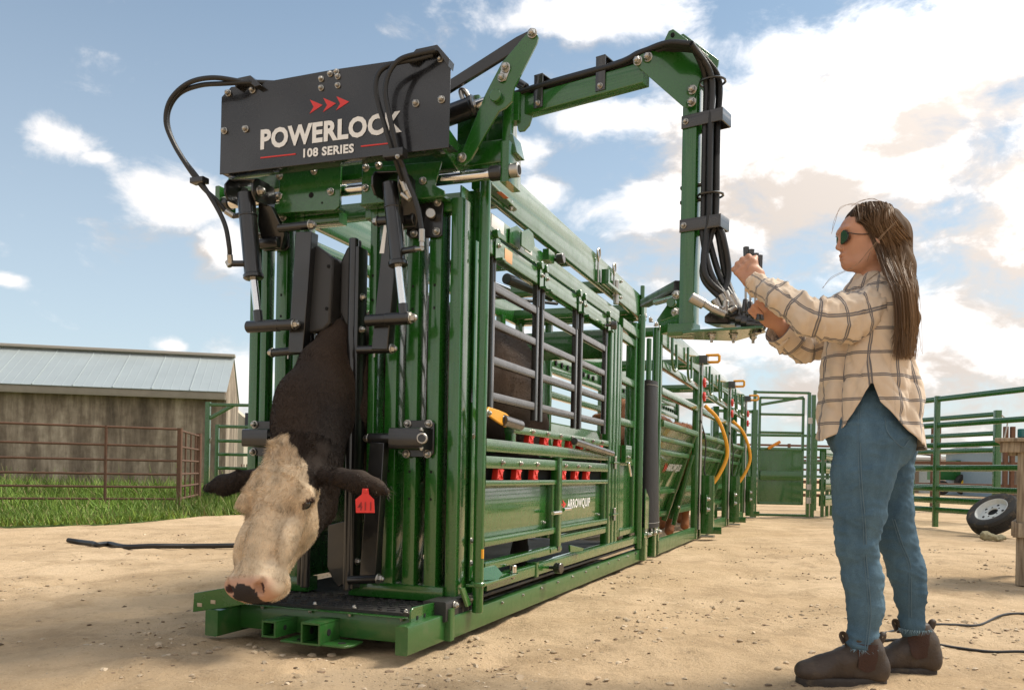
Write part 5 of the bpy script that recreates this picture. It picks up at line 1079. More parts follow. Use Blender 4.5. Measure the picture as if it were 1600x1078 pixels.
def jeans():
    xs = graded(Q(1270, 0)[0], Q(1475, 0)[0], .0065, .0065, []); ys = graded(D0_-.26, D0_+.30, .0065, .0065, []); zs = graded(.08, Q(1370, 590)[2], .0065, .0065, []); g = SDF(xs, ys, zs)
    g.chain([Q(1362, 610, .02), Q(1362, 650, .02)], [.125, .135], .05); g.ell(Q(1384, 688, -.055), (.100, .095, .105), .05); g.ell(Q(1390, 688, .09), (.095, .095, .10), .05); g.ell(Q(1335, 670, .0), (.09, .13, .11), .06); g.ell(Q(1355, 645, -.005), (.12, .140, .15), .05)
    g.chain([Q(1358, 690, -.065), Q(1347, 745, -.07), Q(1342, 800, -.07), Q(1338, 850, -.07), Q(1348, 905, -.07), Q(1352, 950, -.07), Q(1347, 1000, -.07), Q(1345, 1012, -.07)], [.112, .098, .082, .064, .062, .056, .046, .048], .03)
    g.chain([Q(1379, 690, .10), Q(1382, 745, .10), Q(1391, 800, .10), Q(1400, 840, .10), Q(1417, 890, .10), Q(1426, 930, .10), Q(1428, 968, .10), Q(1428, 982, .10)], [.106, .092, .076, .062, .062, .056, .044, .046], .03)
    vv, f = g.mesh(2); N = vnormals(vv, f); z = vv[:, 2]; far = vv[:, 1] > D0_+.02
    kz = np.where(far, Q(1370, 842)[2], Q(1370, 852)[2]); fold = np.zeros(len(vv))
    for c, a, s in ((.0, .006, .035), (-.045, .005, .02), (.05, .0045, .025), (.11, .003, .03), (-.09, .003, .03), (.26, .004, .02), (.30, .0035, .02), (-.30, .006, .016), (-.335, .006, .014), (-.37, .006, .016)):
        zz_ = z-kz-c+.10*(vv[:, 0]-np.where(far, Q(1405, 0)[0], Q(1342, 0)[0]))+.008*vnoise(vv, 9, 17); fold += a*.9*np.exp(-(zz_/s)**2*4)*np.clip(.45+.75*vnoise(vv*np.array((1, 1, .25)), 11, int(abs(c)*100)+3), 0, 1)
    wq = vv*np.array((1, 1, 3.2)); cre = np.clip(1-np.abs(vnoise(wq, 9, 23)), 0, 1)**3*.0042+np.clip(1-np.abs(vnoise(wq+vv[:, [2, 0, 1]]*2, 17, 24)), 0, 1)**3*.0028
    vv = vv+N*fold[:, None]+N*(cre-.002)[:, None]
    o = npmesh('jeans', vv, f, DENIM, PER); THR = mat('denim_seam', (.10, .16, .20), .8)
    def onsurf(px, py, dy):
        p = Q(px, py, dy); i = np.argmin((vv[:, 0]-p[0])**2+(vv[:, 2]-p[2])**2+.15*(vv[:, 1]-(p[1]-.2))**2*(1 if dy < .05 else 1)); return V(vv[i])-V((0, .002, 0))
    for L in ([(1322, 640, NF), (1320, 700, NF), (1323, 760, NF), (1332, 820, NF), (1341, 870, NF), (1345, 920, NF), (1345, 960, NF), (1341, 1005, NF)], [(1378, 812, FF), (1392, 845, FF), (1404, 880, FF), (1407, 920, FF), (1407, 960, FF)]):
        pts = [onsurf(*p) for p in L]; one(o, 'side_seam', THR, 'tube', [p+V((.004, 0, 0)) for p in pts], .0016, 6, 6); one(o, 'side_seam', THR, 'tube', [p-V((.004, 0, 0)) for p in pts], .0010, 6, 6)
    pk = [onsurf(x, y, NF) for x, y in ((1364, 654), (1368, 682), (1396, 702), (1408, 690))]; one(o, 'pocket_seam', THR, 'tube', pk, .0012, 6, 5)
    r = np.random.default_rng(5)
    for (cx_, cy_, dd, w_) in ((1345, 1013, -.07, .057), (1428, 983, .10, .055)):
        c = Q(cx_, cy_, dd); a = r.uniform(0, 2*np.pi, 160); rt = np.stack([c[0]+w_*np.cos(a), c[1]+w_*np.sin(a), np.full(160, c[2]+.006)], -1); d = np.stack([np.cos(a)*.4, np.sin(a)*.4, np.full(160, -1.)], -1)+r.normal(size=(160, 3))*.3; d /= np.linalg.norm(d, axis=1, keepdims=True)
        fr = strands('frayed_hem', rt, d, r.uniform(.008, .025, 160), np.tile([[.25, .36, .42]], (160, 1)), tintmat('fray', .9), o, w=.0011, seg=2, curl=.3); fr['kind'] = 'stuff'
    return o
JEANS = jeans()
# ---- boots
LEA = mat('oiled_leather', (.050, .035, .026), .5, spec=.4, bump=.25, bscale=90, var=.35, vscale=14, dirt=.30, dcol=(.30, .22, .14)); ELA = mat('elastic_gore', (.05, .022, .014), .8, bump=.4, bscale=240); SOLE = mat('boot_sole', (.035, .027, .022), .75, bump=.3, bscale=80, dirt=.6)
def boot(toe, heel, shaft, dy, gz_):
    """toe, heel: pixel ends of the sole; shaft: pixel centre of the boot top"""
    T_, H_ = np.array(wd(*toe, D0_+dy)), np.array(wd(*heel, D0_+dy)); T_[2] = H_[2] = 0; A_ = np.array(wd(*shaft, D0_+dy)); ax = T_-H_; L_n = np.linalg.norm(ax); ax /= L_n
    lo = np.minimum(T_, H_)-.09; hi = np.maximum(np.maximum(T_, H_), A_)+.09; g = SDF(np.arange(lo[0], hi[0], .005), np.arange(lo[1], hi[1], .005), np.arange(.0, A_[2]+.06, .005)); p = lambda t, z, s=0: H_+ax*(L_n*t)+np.array((0, s, z))
    g.chain([p(.93, .055), p(.72, .062), p(.50, .085), p(.28, .105)], [.030, .037, .040, .044], .03); g.ell(p(.84, .048), (.055, .046, .028), .02); g.chain([p(.15, .06), p(.17, .12), A_+np.array((0, 0, .0))], [.042, .043, .050], .025); g.ell(p(.09, .065), (.042, .042, .045), .03)
    g.chain([p(.10, .045), p(.5, .05), p(.88, .045)], [.036, .034, .036], .02)
    g.box(p(.5, .0), (L_n, .2, .024), .002, .004, None, True); g.box((A_[0], A_[1], A_[2]+.07), (.12, .12, .06), .002, .004, None, True)
    vv, f = g.mesh(2); vv = vv+vnormals(vv, f)*(.0016*vnoise(vv, 30, 5)+.0012*np.sin((vv[:, 0]-H_[0])*120)*(np.abs((vv[:, 0]-p(.55, 0)[0])) < .05))[:, None]
    o = npmesh('boot', vv, f, LEA, PER)
    # welted lug sole
    m = MB(); outl_ = []
    for t in np.linspace(0, 2*np.pi, 41)[:-1]:
        u = .5+.5*math.cos(t); wv = .047*(abs(math.sin(t))**.55)*(1 if math.sin(t) > 0 else -1)*(1.0+.12*math.sin(3.1*u) if u > .4 else .92); outl_.append((u, wv))
    def rg(z, k): return [V(p(.5+(u-.5)*1.04*k, z, wv*k)) for u, wv in outl_]
    m.loft([rg(.001, .97), rg(.008, 1.0), rg(.024, 1.0), rg(.030, .98), rg(.034, .90)]); so_ = m.build('sole', SOLE, o)
    for k in range(13):
        t = .06+k*.075
        if .30 < t < .40: continue
        q0 = p(t, .004, -.048 if abs(t-.5) < .3 else -.04); B2 = MB().box(q0[0]-.007, q0[0]+.007, q0[1]-.004, q0[1]+.02, -.002, .010, .002).build('lug', SOLE, so_)
    # elastic gore on the near side, pull tabs
    def near(px, py):
        w_ = np.array(wd(px, py, D0_+dy)); i = np.argmin((vv[:, 0]-w_[0])**2*1.+(vv[:, 2]-w_[2])**2+.02*(vv[:, 1]-(w_[1]-.12))**2); return V(vv[i])
    sx, sy = shaft; G0 = [(sx-13, sy+6), (sx+16, sy+6), (sx+13, sy+36), (sx+6, sy+47), (sx-4, sy+49), (sx-13, sy+42)]
    m = MB(); rings = []
    for t in np.linspace(0, 1, 7):
        l = (sx-17+3*t, sy+6+t*36); r_ = (sx+15-5*t, sy+6+t*39); rings.append([near(l[0]+(r_[0]-l[0])*u, l[1]+(r_[1]-l[1])*u+(6*t*math.sin(u*3.14)))-V((0, .0045, 0)) for u in np.linspace(0, 1, 6)])
    m.loft(rings, caps=False, close=False).build('elastic_gore', ELA, o)
    for s in (-1, 1):
        c = A_+np.array((s*.052, 0, .0)); one(o, 'pull_tab', LEA, 'tube', [c+np.array((0, 0, -.03)), c+np.array((s*.008, 0, .008)), c+np.array((s*.020, 0, .016)), c+np.array((s*.024, 0, .006)), c+np.array((s*.012, 0, -.02))], .009, 8, 4, .3)
    return o
boot((1247, 1068), (1381, 1073), (1348, 996), -.075, 0); boot((1364, 1050), (1460, 1053), (1428, 976), .105, 0)
# ---- hair
HAIRM = tintmat('brown_hair', .5, .25)
def hair():
    xs = graded(Q(1310, 0)[0], Q(1460, 0)[0], .006, .006, []); ys = graded(D0_-.24, D0_+.15, .006, .006, []); zs = graded(Q(1370, 580)[2], Q(1370, 305)[2], .006, .006, []); g = SDF(xs, ys, zs)
    g.ell(Q(1371, 362), (.098, .080, .094), .03); g.ell(Q(1352, 347), (.070, .074, .056), .03); g.chain([Q(1392, 375), Q(1402, 420, -.035), Q(1412, 455, -.09), Q(1417, 500, -.115), Q(1419, 535, -.115)], [.066, .052, .038, .032, .015], .04)
    g.ell(Q(1322, 384), (.055, .10, .085), .02, None, True); g.ell(Q(1340, 394), (.042, .12, .062), .02, None, True)
    g.box(Q(1345, 425), (.045, .14, .05), .02, .03, None, True)
    GR = np.gradient(np.clip(g.D, -.2, .2)); vv, f = g.mesh(2); r = np.random.default_rng(9); c1, c2 = np.array([.085, .050, .029]), np.array([.27, .165, .085])
    w_ = np.clip((vv[:, 0]-Q(1390, 0)[0])/.09+.15*vnoise(vv*np.array((1, 1, .1)), 60, 3), 0, 1)[:, None]; col = (c1*(1-w_)+c2*.75*w_)*.6  # base darkened as painted shadow between strands; gold toward the back paints backlight
    vv = vv+vnormals(vv, f)*(.003*vnoise(vv*np.array((1, 1, .12)), 75, 4))[:, None]
    o = npmesh('hair', vv, f, tintmat('hair_under', .75, .15), PER, col=col)
    # strands combed back from the parting, over the ear and down the back
    sv_, sf_, sc_ = [], [], []; nb = 0; ctr = Q(1371, 362); RR = np.array((.106, .088, .102))
    def spline(pts, k_=3):
        E = [2*pts[0]-pts[1]]+pts+[2*pts[-1]-pts[-2]]; q = []
        for k in range(1, len(E)-2):
            for t in np.linspace(0, 1, k_, endpoint=False): A_, B_, C2, D_ = E[k-1:k+3]; q.append(.5*(2*B_+(C2-A_)*t+(2*A_-5*B_+4*C2-D_)*t*t+(3*B_-A_-3*C2+D_)*t**3))
        q.append(pts[-1]); return np.array(q)
    for i in range(4200):
        far = r.uniform() < .22; v = r.uniform(0, 1); s_ = 1 if far else -1
        # v = 0: from the front hairline down past the ear, v = 1: from the crown straight down the back
        top = Q(1340+46*v, 331-9*math.sin(2.6*v+.3)); tmp = Q(1352+34*v+r.normal()*1.5, 352-4*v, s_*(.070+.012*math.sin(3*v))*(1-.35*v)); ear_ = Q(1368+42*v+r.normal()*2, 385+6*v, s_*.088*(1-.75*v)); nk = Q(1382+42*v+r.normal()*1.5, 425, -.178+.07*v+r.normal()*.005 if not far else .0)
        e = 1395+32*v+r.normal()*2; dpt = -.218+.05*v+r.normal()*.006 if not far else -.16
        p4 = Q(e+2, 458, dpt); p5 = Q(e+6, 508, dpt); p6 = Q(e+5+r.normal()*4-6*v, (550+38*r.uniform(-1, .35)), dpt+.015+r.normal()*.008)
        q = spline([top, tmp, ear_, nk, p4, p5, p6]); o_ = r.uniform(.0015, .007); hw_ = np.clip(1.25-np.linspace(0, 2.2, len(q)), 0, 1)
        for _ in range(3):
            ii = [np.clip(np.searchsorted(g.ax[a], q[:, a]), 1, len(g.ax[a])-2) for a in range(3)]; dd = g.D[ii[0], ii[1], ii[2]]; gd = np.stack([GR[a][ii[0], ii[1], ii[2]] for a in range(3)], -1); gd /= np.linalg.norm(gd, axis=1, keepdims=True)+1e-6
            q = q+gd*(np.clip(o_-dd, 0, .03)*(dd < .1)*hw_)[:, None]
        sd = np.cross(np.gradient(q, axis=0), r.normal(size=3)); sd /= np.linalg.norm(sd, axis=1, keepdims=True)+1e-9; ww = .0010*np.linspace(1, .35, len(q))[:, None]
        v_ = np.stack([q-sd*ww, q+sd*ww], 1).reshape(-1, 3); m = len(q); sv_.append(v_); sf_.append(nb+np.array([[2*k, 2*k+1, 2*k+3, 2*k+2] for k in range(m-1)])); mixv = np.clip(.15+.75*v+r.uniform(-.25, .25), 0, 1)*np.linspace(.6, 1.15, m)[:, None]; cc = (c1*(1-mixv)+c2*mixv)*r.uniform(.75, 1.35); sc_.append(np.repeat(np.clip(cc, 0, 1), 2, 0)); nb += len(v_)  # strands nearer the back coloured paler gold, backlight painted in
    st = npmesh('hair_strand', np.concatenate(sv_), np.concatenate(sf_), HAIRM, o, col=np.concatenate(sc_), ang=0); st['kind'] = 'stuff'
    # wisps blown across face and shoulder
    LK_ = [[(1350, 322), (1330, 318), (1312, 326), (1304, 345), (1300, 365)], [(1395, 350), (1375, 372), (1355, 395), (1340, 412), (1320, 424), (1300, 436), (1286, 450)], [(1410, 400), (1390, 415), (1370, 428), (1345, 445), (1322, 462)], [(1400, 345), (1378, 368), (1362, 390), (1352, 410)], [(1415, 480), (1412, 520), (1424, 560), (1420, 575)], [(1375, 316), (1362, 312), (1345, 315), (1330, 322)], [(1425, 400), (1434, 450), (1437, 500), (1440, 550)], [(1405, 440), (1412, 480), (1405, 515), (1398, 550)]]
    for L in LK_:
        for k in range(2): one(o, 'hair_wisp', mat('wisp%d' % r.integers(1e9), tuple(c2*.9), .4), 'tube', [Q(x+r.normal()*1.5, y+r.normal()*1.5, -.095+.012*r.normal()) for x, y in L], .0007, 4, 6)
    return o
HAIR = hair()
# ---- sunglasses
gl = MB(); LENS = mat('dark_lens', (.010, .012, .010), .05, coat=1.); FRM = mat('glasses_frame', (.02, .014, .010), .2)
fwd, lat = np.array((-1., -.12, -.08)), np.array((.10, -1., 0.)); upz = np.array((0, 0, 1.))
gr = None
for s in (1, -1):
    c = Q(1317.5 if s == 1 else 1311, 371, -s*.034); ring = [c+lat*(.026*math.cos(a))+upz*(.0225*math.sin(a))+np.array((.010*(math.cos(a)*s)**2*.6, 0, 0)) for a in np.linspace(0, 2*math.pi, 25)[:-1]]
    m = MB(); m.loft([[V(p+np.array((-.003, 0, 0))) for p in ring], [V(p) for p in ring]])
    g_ = m.build('lens' if s == 1 else 'lens', LENS, None); g_.parent = PER
    one(PER, 'glasses_rim', FRM, 'tube', [V(p) for p in ring]+[V(ring[0])], .0022, 6, 1)
    one(PER, 'temple_arm', FRM, 'tube', [V(c+lat*.026*s*1.0*(1 if s == 1 else 1)+upz*.010), V(Q(1340, 366, -s*.068)), V(Q(1362, 366, -s*.074))], .0018, 6, 4)
one(PER, 'glasses_bridge', FRM, 'tube', [V(Q(1316, 369, -.010)), V(Q(1311, 367, 0)), V(Q(1312, 369, .010))], .0018, 6, 4)
# ---------------------------------------------------------------- working alley behind the chute: two sheeted sections and the frame beyond
def alley(y0, y1, label, brand, last=False):
    A_ = empty('alley_section', (OX+eyx*y0+.1*exx, OY+eyy*y0+.1*exy, 0), -AX); tag(A_, label, 'cattle alley', 'green alley sections in line behind the chute')
    n = y1-y0
    def b(name, m, *a, r=.005, parent=None): return one(parent or A_, name, m, 'box', *a, r)
    for side in (0, 1):
        sx = -1. if side == 0 else 1.; ox = 0 if side == 0 else -1.16     # outer face at x=0 on the near side
        fxn = lambda d: ox+(-d if side == 0 else d)
        def bb(name, m, d0, d1, *a, **k):
            p, q = sorted((fxn(d0), fxn(d1))); return b(name, m, p, q, *a, **k)
        bb('base_rail', GREEND, 0, .05, 0, n-.28, .0, .13); bb('alley_post', GREEN, -.01, .06, n-.30, n-.22, .0, 2.02); bb('alley_post', GREEN, .0, .05, .0, .06, .0, 1.95)
        bb('alley_post', GREEN, .01, .05, n-.19, n-.14, .1, 1.95)
        for z in (1.44, 1.68): bb('alley_rail', GREEN, -.005, .05, .06, n-.30, z, z+.065)
        tb = bb('top_channel', GREEN, -.01, .03, .0, n-.26, 1.88, 2.08)
        if side == 0:
            for k in range(2):
                yy = .35+k*.9; one(A_, 'hanger', GREEN, 'tube', [(.03, yy, 2.03), (.035, yy, 1.76), (.035, yy+.12, 1.70), (.035, yy+.22, 1.74), (.03, yy+.22, 1.96)], .013, 8, 4)
        else:
            for k in range(9): CYL('round_slot', mat('sky_slot%d%d' % (k, int(y0)), (.85, .85, .83), .5) if False else HOLE, (fxn(-.012), .25+k*.2, 1.80), (fxn(.035), .25+k*.2, 1.80), .028, parent=A_)
            bb('top_plate', GREEN, .0, .02, .06, n-.3, 1.74, 1.88)
        # sheeted side leaning inwards to the foot: folded sheet with ribs
        def pt(d, z): return V((fxn(d), 0, z))
        def sl(z): return .02+.34*(1-min(1, max(0, (z-.28)/.92)))**1.0
        sheet = one(A_, 'side_sheet', GREEN, 'prism', [V((fxn(sl(.28)), .08, .28)), V((fxn(sl(1.2)), .08, 1.2)), V((fxn(sl(1.2)+.008), .08, 1.2)), V((fxn(sl(.28)+.008), .08, .28))], (0, n-.42, 0))
        for z, h in ((1.18, .06), (1.05, .045), (.93, .05), (.54, .05), (.285, .06)):
            one(sheet, 'sheet_rib', GREEND, 'bar', V((fxn(sl(z)-.022), .08, z)), V((fxn(sl(z)-.022), n-.36, z)), .05, h)
        for yy in (.08, n-.36): one(sheet, 'sheet_stile', GREEN, 'bar', V((fxn(sl(.2)-.01), yy, .2)), V((fxn(sl(1.2)-.01), yy, 1.22)), .06, .045, (0, 1, 0))
        one(A_, 'leg_brace', GREEN, 'bar', V((fxn(.24), n-.36, .15)), V((fxn(.04), n-.33, .95)), .045, .045, (0, 1, 0))
        if side == 0:
            sb = b('slide_box', GREEN, .03, .17, n-.12, n-.02, .05, .72); b('slide_foot', ZINC, .03, .18, n-.14, n, .01, .03)
            one(A_, 'slide_tab', GREEN, 'prism', [(.10, n-.26, .28), (.10, n-.0, .28), (.10, n+.14, .34), (.10, n+.14, .43), (.10, n-.0, .50), (.10, n-.26, .50)], (.012, 0, 0), bevel=.003)
            for z in (.33, .45): bolt(A_, (.113, n-.22, z), (1, 0, 0), 2.)
            b('slide_end', GREEN, .17, .26, n-.08, n-.04, .05, .13); CYL('slide_rod', STEEL, (.02, n-.17, .1), (.02, n-.17, 2.0), .016, parent=A_)
            # counterbalanced drop gate handle: yellow bow and black block at the top
            b('handle_block', BLACKM, .0, .10, n-.32, n-.18, 1.98, 2.07); one(A_, 'handle_bow', YEL, 'tube', [(.08, n-.16, 2.01), (.20, n-.16, 2.01), (.21, n-.16, 2.02), (.21, n-.16, 2.08), (.20, n-.16, 2.09), (.06, n-.16, 2.09)], .016, 8, 1)
            if not last: one(A_, 'pull_tube', YEL, 'tube', [(.05, n-.10, 1.52), (.18, n-.02, 1.38), (.27, n+.04, 1.15), (.29, n+.06, .95), (.22, n+.02, .75), (.12, n-.04, .58)], .022, 10, 6)
            for z in (1.78, 1.62): CYL('pulley', RED, (.03, n-.13, z), (.06, n-.13, z), .055, parent=A_); bolt(A_, (.061, n-.13, z), (1, 0, 0), 1.2)
            b('pulley_plate', GREEN, .0, .028, n-.2, n-.06, 1.50, 1.86)
            bolt(A_, (.02, .9, .4), (1, 0, 0)); one(A_, 'cable', HOSE, 'tube', [(.02, n-.2, 1.35), (.06, n-.05, 1.1), (.05, n-.06, .8), (.06, n-.05, .72)], .008, 6, 5)
        if side == 0 and brand:
            d = sl(.86); yb = fx(1049, 749, .1-d).y-y0-.12; ye = fx(1067, 746, .1-d).y-y0
            up_ = V((sl(.8)-sl(.9), 0, .1)).normalized(); up_ = V((-(sl(.9)-sl(.8)), 0, .1)).normalized()
            text_mesh('lettering', 'ARROWQUIP', V((-sl(.745)+.0045, yb-.02, .745)), (0, 1, 0), .095, ye-yb, WHITE, A_, bold=.03, zax=up_)
            for k in range(2): y = yb-.20+k*.085; one(A_, 'red_arrow', REDV, 'prism', [V((-sl(z)+.005, yy, z)) for yy, z in ((y, .845), (y+.09, .79), (y, .735), (y+.03, .79))], (.001, 0, 0))
    for yy in (.02, n-.27): b('cross_beam', GREEN, -1.15, -.01, yy, yy+.06, 1.96, 2.04)
    return A_
alley(4.72, 7.20, 'green alley section next to the chute, lettered side sheet and yellow pull tube', True)
alley(7.22, 9.98, 'green alley section further back, behind the lettered one, with second yellow pull tube', False)
alley(10.0, 12.3, 'farthest green alley section, nearest to the tall walk-through gate', False, True)
# drop curtain bars between chute and alley belong to the chute
# ---------------------------------------------------------------- brown cattle waiting in the alley
def brown_cow(y0, label, c0, c1, head_z, seed, cx=-.47):
    xs = graded(-.95, .1, .018, .018, []); ys = graded(-1.0, 2.2, .020, .020, []); zs = graded(.0, 1.6, .020, .020, []); g = SDF(xs, ys, zs)
    cow_body(g, 0, (.0, 1.45), cx=-.47, h=.04)
    g.D = g.D
    g.chain([(cx, .0, 1.2), (cx+.02, -.35, head_z-.06), (cx+.03, -.5, head_z-.03)], [.26, .17, .13], .09); g.chain([(cx+.03, -.5, head_z-.02), (cx+.04, -.78, head_z-.26)], [.125, .075], .05)
    g.ell((cx+.03, -.48, head_z+.06), (.11, .12, .09), .05)
    for s in (-1, 1): g.cone((cx+.03+s*.10, -.47, head_z), (cx+.03+s*.30, -.45, head_z-.03), .035, .03, .03)
    vv, f = g.mesh(2); r = np.random.default_rng(seed); t = np.clip(.5+.5*vnoise(vv, 6, seed), 0, 1)[:, None]; col = np.array(c0)*(1-t)+np.array(c1)*t
    low = vv[:, 2] < .55; 
    o = npmesh('brown_cow', vv, f, HIDE, None, col=col); o.matrix_world = Matrix.Translation((OX+eyx*y0, OY+eyy*y0, -.12)) @ Matrix.Rotation(-AX, 4, 'Z'); tag(o, label, 'cow', 'cattle waiting in the alley')
    N = vnormals(vv, f); up = (vv[:, 2] > 1.0); k = r.choice(np.where(up)[0], 6000); d = N[k]*.6+r.normal(size=(6000, 3))*.5+np.array((0, .3, -.2)); d /= np.linalg.norm(d, axis=1, keepdims=True)
    fu = strands('fur', vv[k], d, r.uniform(.015, .045, 6000), col[k]*r.uniform(.7, 1.4, (6000, 1)), FUR, o, w=.0018, seg=2, curl=.2); fu['kind'] = 'stuff'; return o
brown_cow(6.0, 'reddish brown cow showing over the lettered alley sheet, behind the black sleeve', (.20, .075, .03), (.33, .15, .07), 1.44, 51)
brown_cow(8.7, 'reddish brown cow farther back, showing behind the first alley post', (.24, .09, .03), (.30, .12, .05), 1.36, 52)
# ---------------------------------------------------------------- walk-through gate at the end of the alley
def bars(parent, m, name, segs, w_=.045, d_=.045):
    for a, b in segs: one(parent, name, m, 'bar', a, b, w_, d_, (0, 1, 0) if abs(V(b).z-V(a).z) > max(abs(V(b).x-V(a).x), abs(V(b).y-V(a).y)) else (0, 0, 1), .006)
GD = 15.75
def gp(px, py, dd=0.): return wd(px, py, GD+dd)
g0 = wd(1223, 808, GD); WG_ = empty('walk_gate', (g0.x, g0.y, 0)); tag(WG_, 'tall green framed walk-through gate with a sheeted lower half and orange handle', 'gate')
def rel(p): return V((p[0]-g0.x, p[1]-g0.y, p[2]))
def gz(px, py, dd=0.): return rel(gp(px, py, dd))
xl, xr = gz(1178, 700).x, gz(1263, 700).x; zt = 2.29
bars(WG_, GREEN, 'frame_post', [((xl, 0, 0), (xl, 0, zt)), ((xr, 0, 0), (xr, 0, zt-.02))], .055, .055); bars(WG_, GREEN, 'frame_post', [((xr+.09, .03, 0), (xr+.09, .03, zt-.06))], .07, .07)
bars(WG_, GREEN, 'frame_rail', [((xl, 0, zt-.03), (xr, 0, zt-.03)), ((xl, 0, .03), (xr, 0, .03))])
il, ir = gz(1186, 700).x, gz(1254, 700).x
leaf = one(WG_, 'gate_leaf', GREEN, 'box', il+.02, ir-.02, -.02, -.005, .25, 1.22, .004)
bars(leaf, GREEN, 'leaf_post', [((il, 0, .22), (il, 0, zt-.12)), ((ir, 0, .22), (ir, 0, zt-.12))])
bars(leaf, GREEN, 'leaf_rail', [((il, 0, z), (ir, 0, z)) for z in (.24, 1.22, 1.53, 1.86, zt-.13)])
bars(leaf, GREEN, 'leaf_brace', [((il, 0, 2.03), (ir, 0, 2.18))], .035, .05)
one(leaf, 'panel_fold', GREEN, 'box', il+.02, ir-.02, -.05, -.021, .66, .83, .01)
for z in (1.75, .30): one(WG_, 'hinge_plate', ZINC, 'box', xl-.03, xl+.04, -.05, -.03, z-.05, z+.06, .003); one(WG_, 'hinge_plate', ZINC, 'box', xr-.03, xr+.05, -.05, -.03, z-.05, z+.06, .003)
one(WG_, 'hinge_plate', ZINC, 'box', xr-.03, xr+.05, -.05, -.03, .50, .60, .003)
one(leaf, 'handle', mat('orange_grip', (.72, .25, .015), .4), 'cyl', gz(1200, 700.5, -.1), gz(1219, 690, -.1), .028)
# rails of the pens seen through and beside the gate
def panel(name, label, a, b, zs, posts, m, cat='fence panel', group=None, w_=.075, pw=.075, zt_=None, label_parts=None):
    a, b = V(a), V(b); E_ = empty(name, ((a.x+b.x)/2, (a.y+b.y)/2, 0)); tag(E_, label, cat, group); c = V(((a.x+b.x)/2, (a.y+b.y)/2, 0)); a = a-c; b = b-c
    for z in zs: one(E_, 'rail', m, 'bar', (a.x, a.y, z), (b.x, b.y, z), w_*.6, w_, (0, 0, 1), .012)
    for t in posts: p = a+(b-a)*t; one(E_, 'post', m, 'bar', (p.x, p.y, .0 if zt_ is None or True else 0), (p.x, p.y, (zt_ or max(zs)+.05)), pw, pw, (0, 1, 0), .012)
    return E_
RUST = mat('rusty_pipe', (.13, .065, .038), .8, var=.45, vscale=20, bump=.3, bscale=120); ALU = mat('galvanised', (.45, .45, .43), .45, .6)
panel('pen_panel', 'green pen panel seen through the upper half of the tall gate', (3.6, 19.5, 0), (7.9, 19.0, 0), (.45, .75, 1.05, 1.35, 1.65), (0, .25, .36, .72, 1), GREEN, w_=.06, pw=.10)
panel('pen_panel', 'green pen panel crossing behind the alley end, left of the gate', (3.55, 15.6, 0), (4.35, 15.72, 0), (.12, 1.9), (.12, .55), GREEN, w_=.06, pw=.13, zt_=1.95)
e = panel('alley_gate', 'green sheeted panel standing between alley end and the tall gate', (3.45, 14.7, 0), (4.28, 15.3, 0), (.3, 1.2), (0., .45, 1), GREEN, cat='panel', w_=.06, pw=.10, zt_=1.9)
one(e, 'sheet', GREEN, 'prism', [(-.40, -.29, .3), (.40, .29, .3), (.40, .29, 1.2), (-.40, -.29, 1.2)], (0, .01, 0))
panel('rusty_fence', 'distant thin rusty rails behind the tall gate', (1.5, 24, 0), (10.5, 24.5, 0), (.6, .95, 1.3, 1.62), (.1, .3, .5, .7, .9), RUST, cat='fence', w_=.06)
panel('pen_panel', 'green sheeted pen side right of the tall gate, behind the woman', (5.72, 15.9, 0), (6.15, 16.6, 0), (.3, .6, .9, 1.15), (0, .5, 1), GREEN, w_=.2, pw=.06, zt_=1.2)
# ---------------------------------------------------------------- fence panels on the right
panel('long_panel', 'nearest long green pipe panel running past the woman on the right', (6.0, 15.9, 0), (7.6, 8.0, 0), (1.96, 1.56, 1.25, .905, .59, .42, .265), (0., .33), GREEN, group='green pipe panels on the right', w_=.082)
f3 = panel('end_post_panel', 'shorter green pipe panel with end post and three red arrows, behind the long one', (7.25, 18.2, 0), (8.08, 14.4, 0), (1.84, 1.52, 1.24, .92, .60, .34), (1., .45), GREEN, group='green pipe panels on the right', w_=.082, pw=.10, zt_=1.9)
for k in range(3): c = wd(1541+k*5, 676.2, 14.95-.04*k)-f3.location; one(f3, 'red_arrow', REDV, 'prism', [c+V((0, -.06, .018)), c+V((.045, -.06, 0)), c+V((0, -.06, -.018))], (0, .003, 0))
one(f3, 'chain_latch', ZINC, 'tube', [V((.45, -1.95, 1.82)), V((.55, -1.95, 1.72)), V((.52, -1.95, 1.5)), V((.5, -1.95, 1.42))], .012, 6, 4)
panel('rusty_fence', 'rusty brown pipe fence with doubled posts beyond the green panels', (5.5, 21.5, 0), (16., 17.5, 0), (.30, .62, 1.12), (.0, .40, .409, .53, .542, .8), RUST, cat='fence', w_=.075, pw=.09, zt_=1.95)
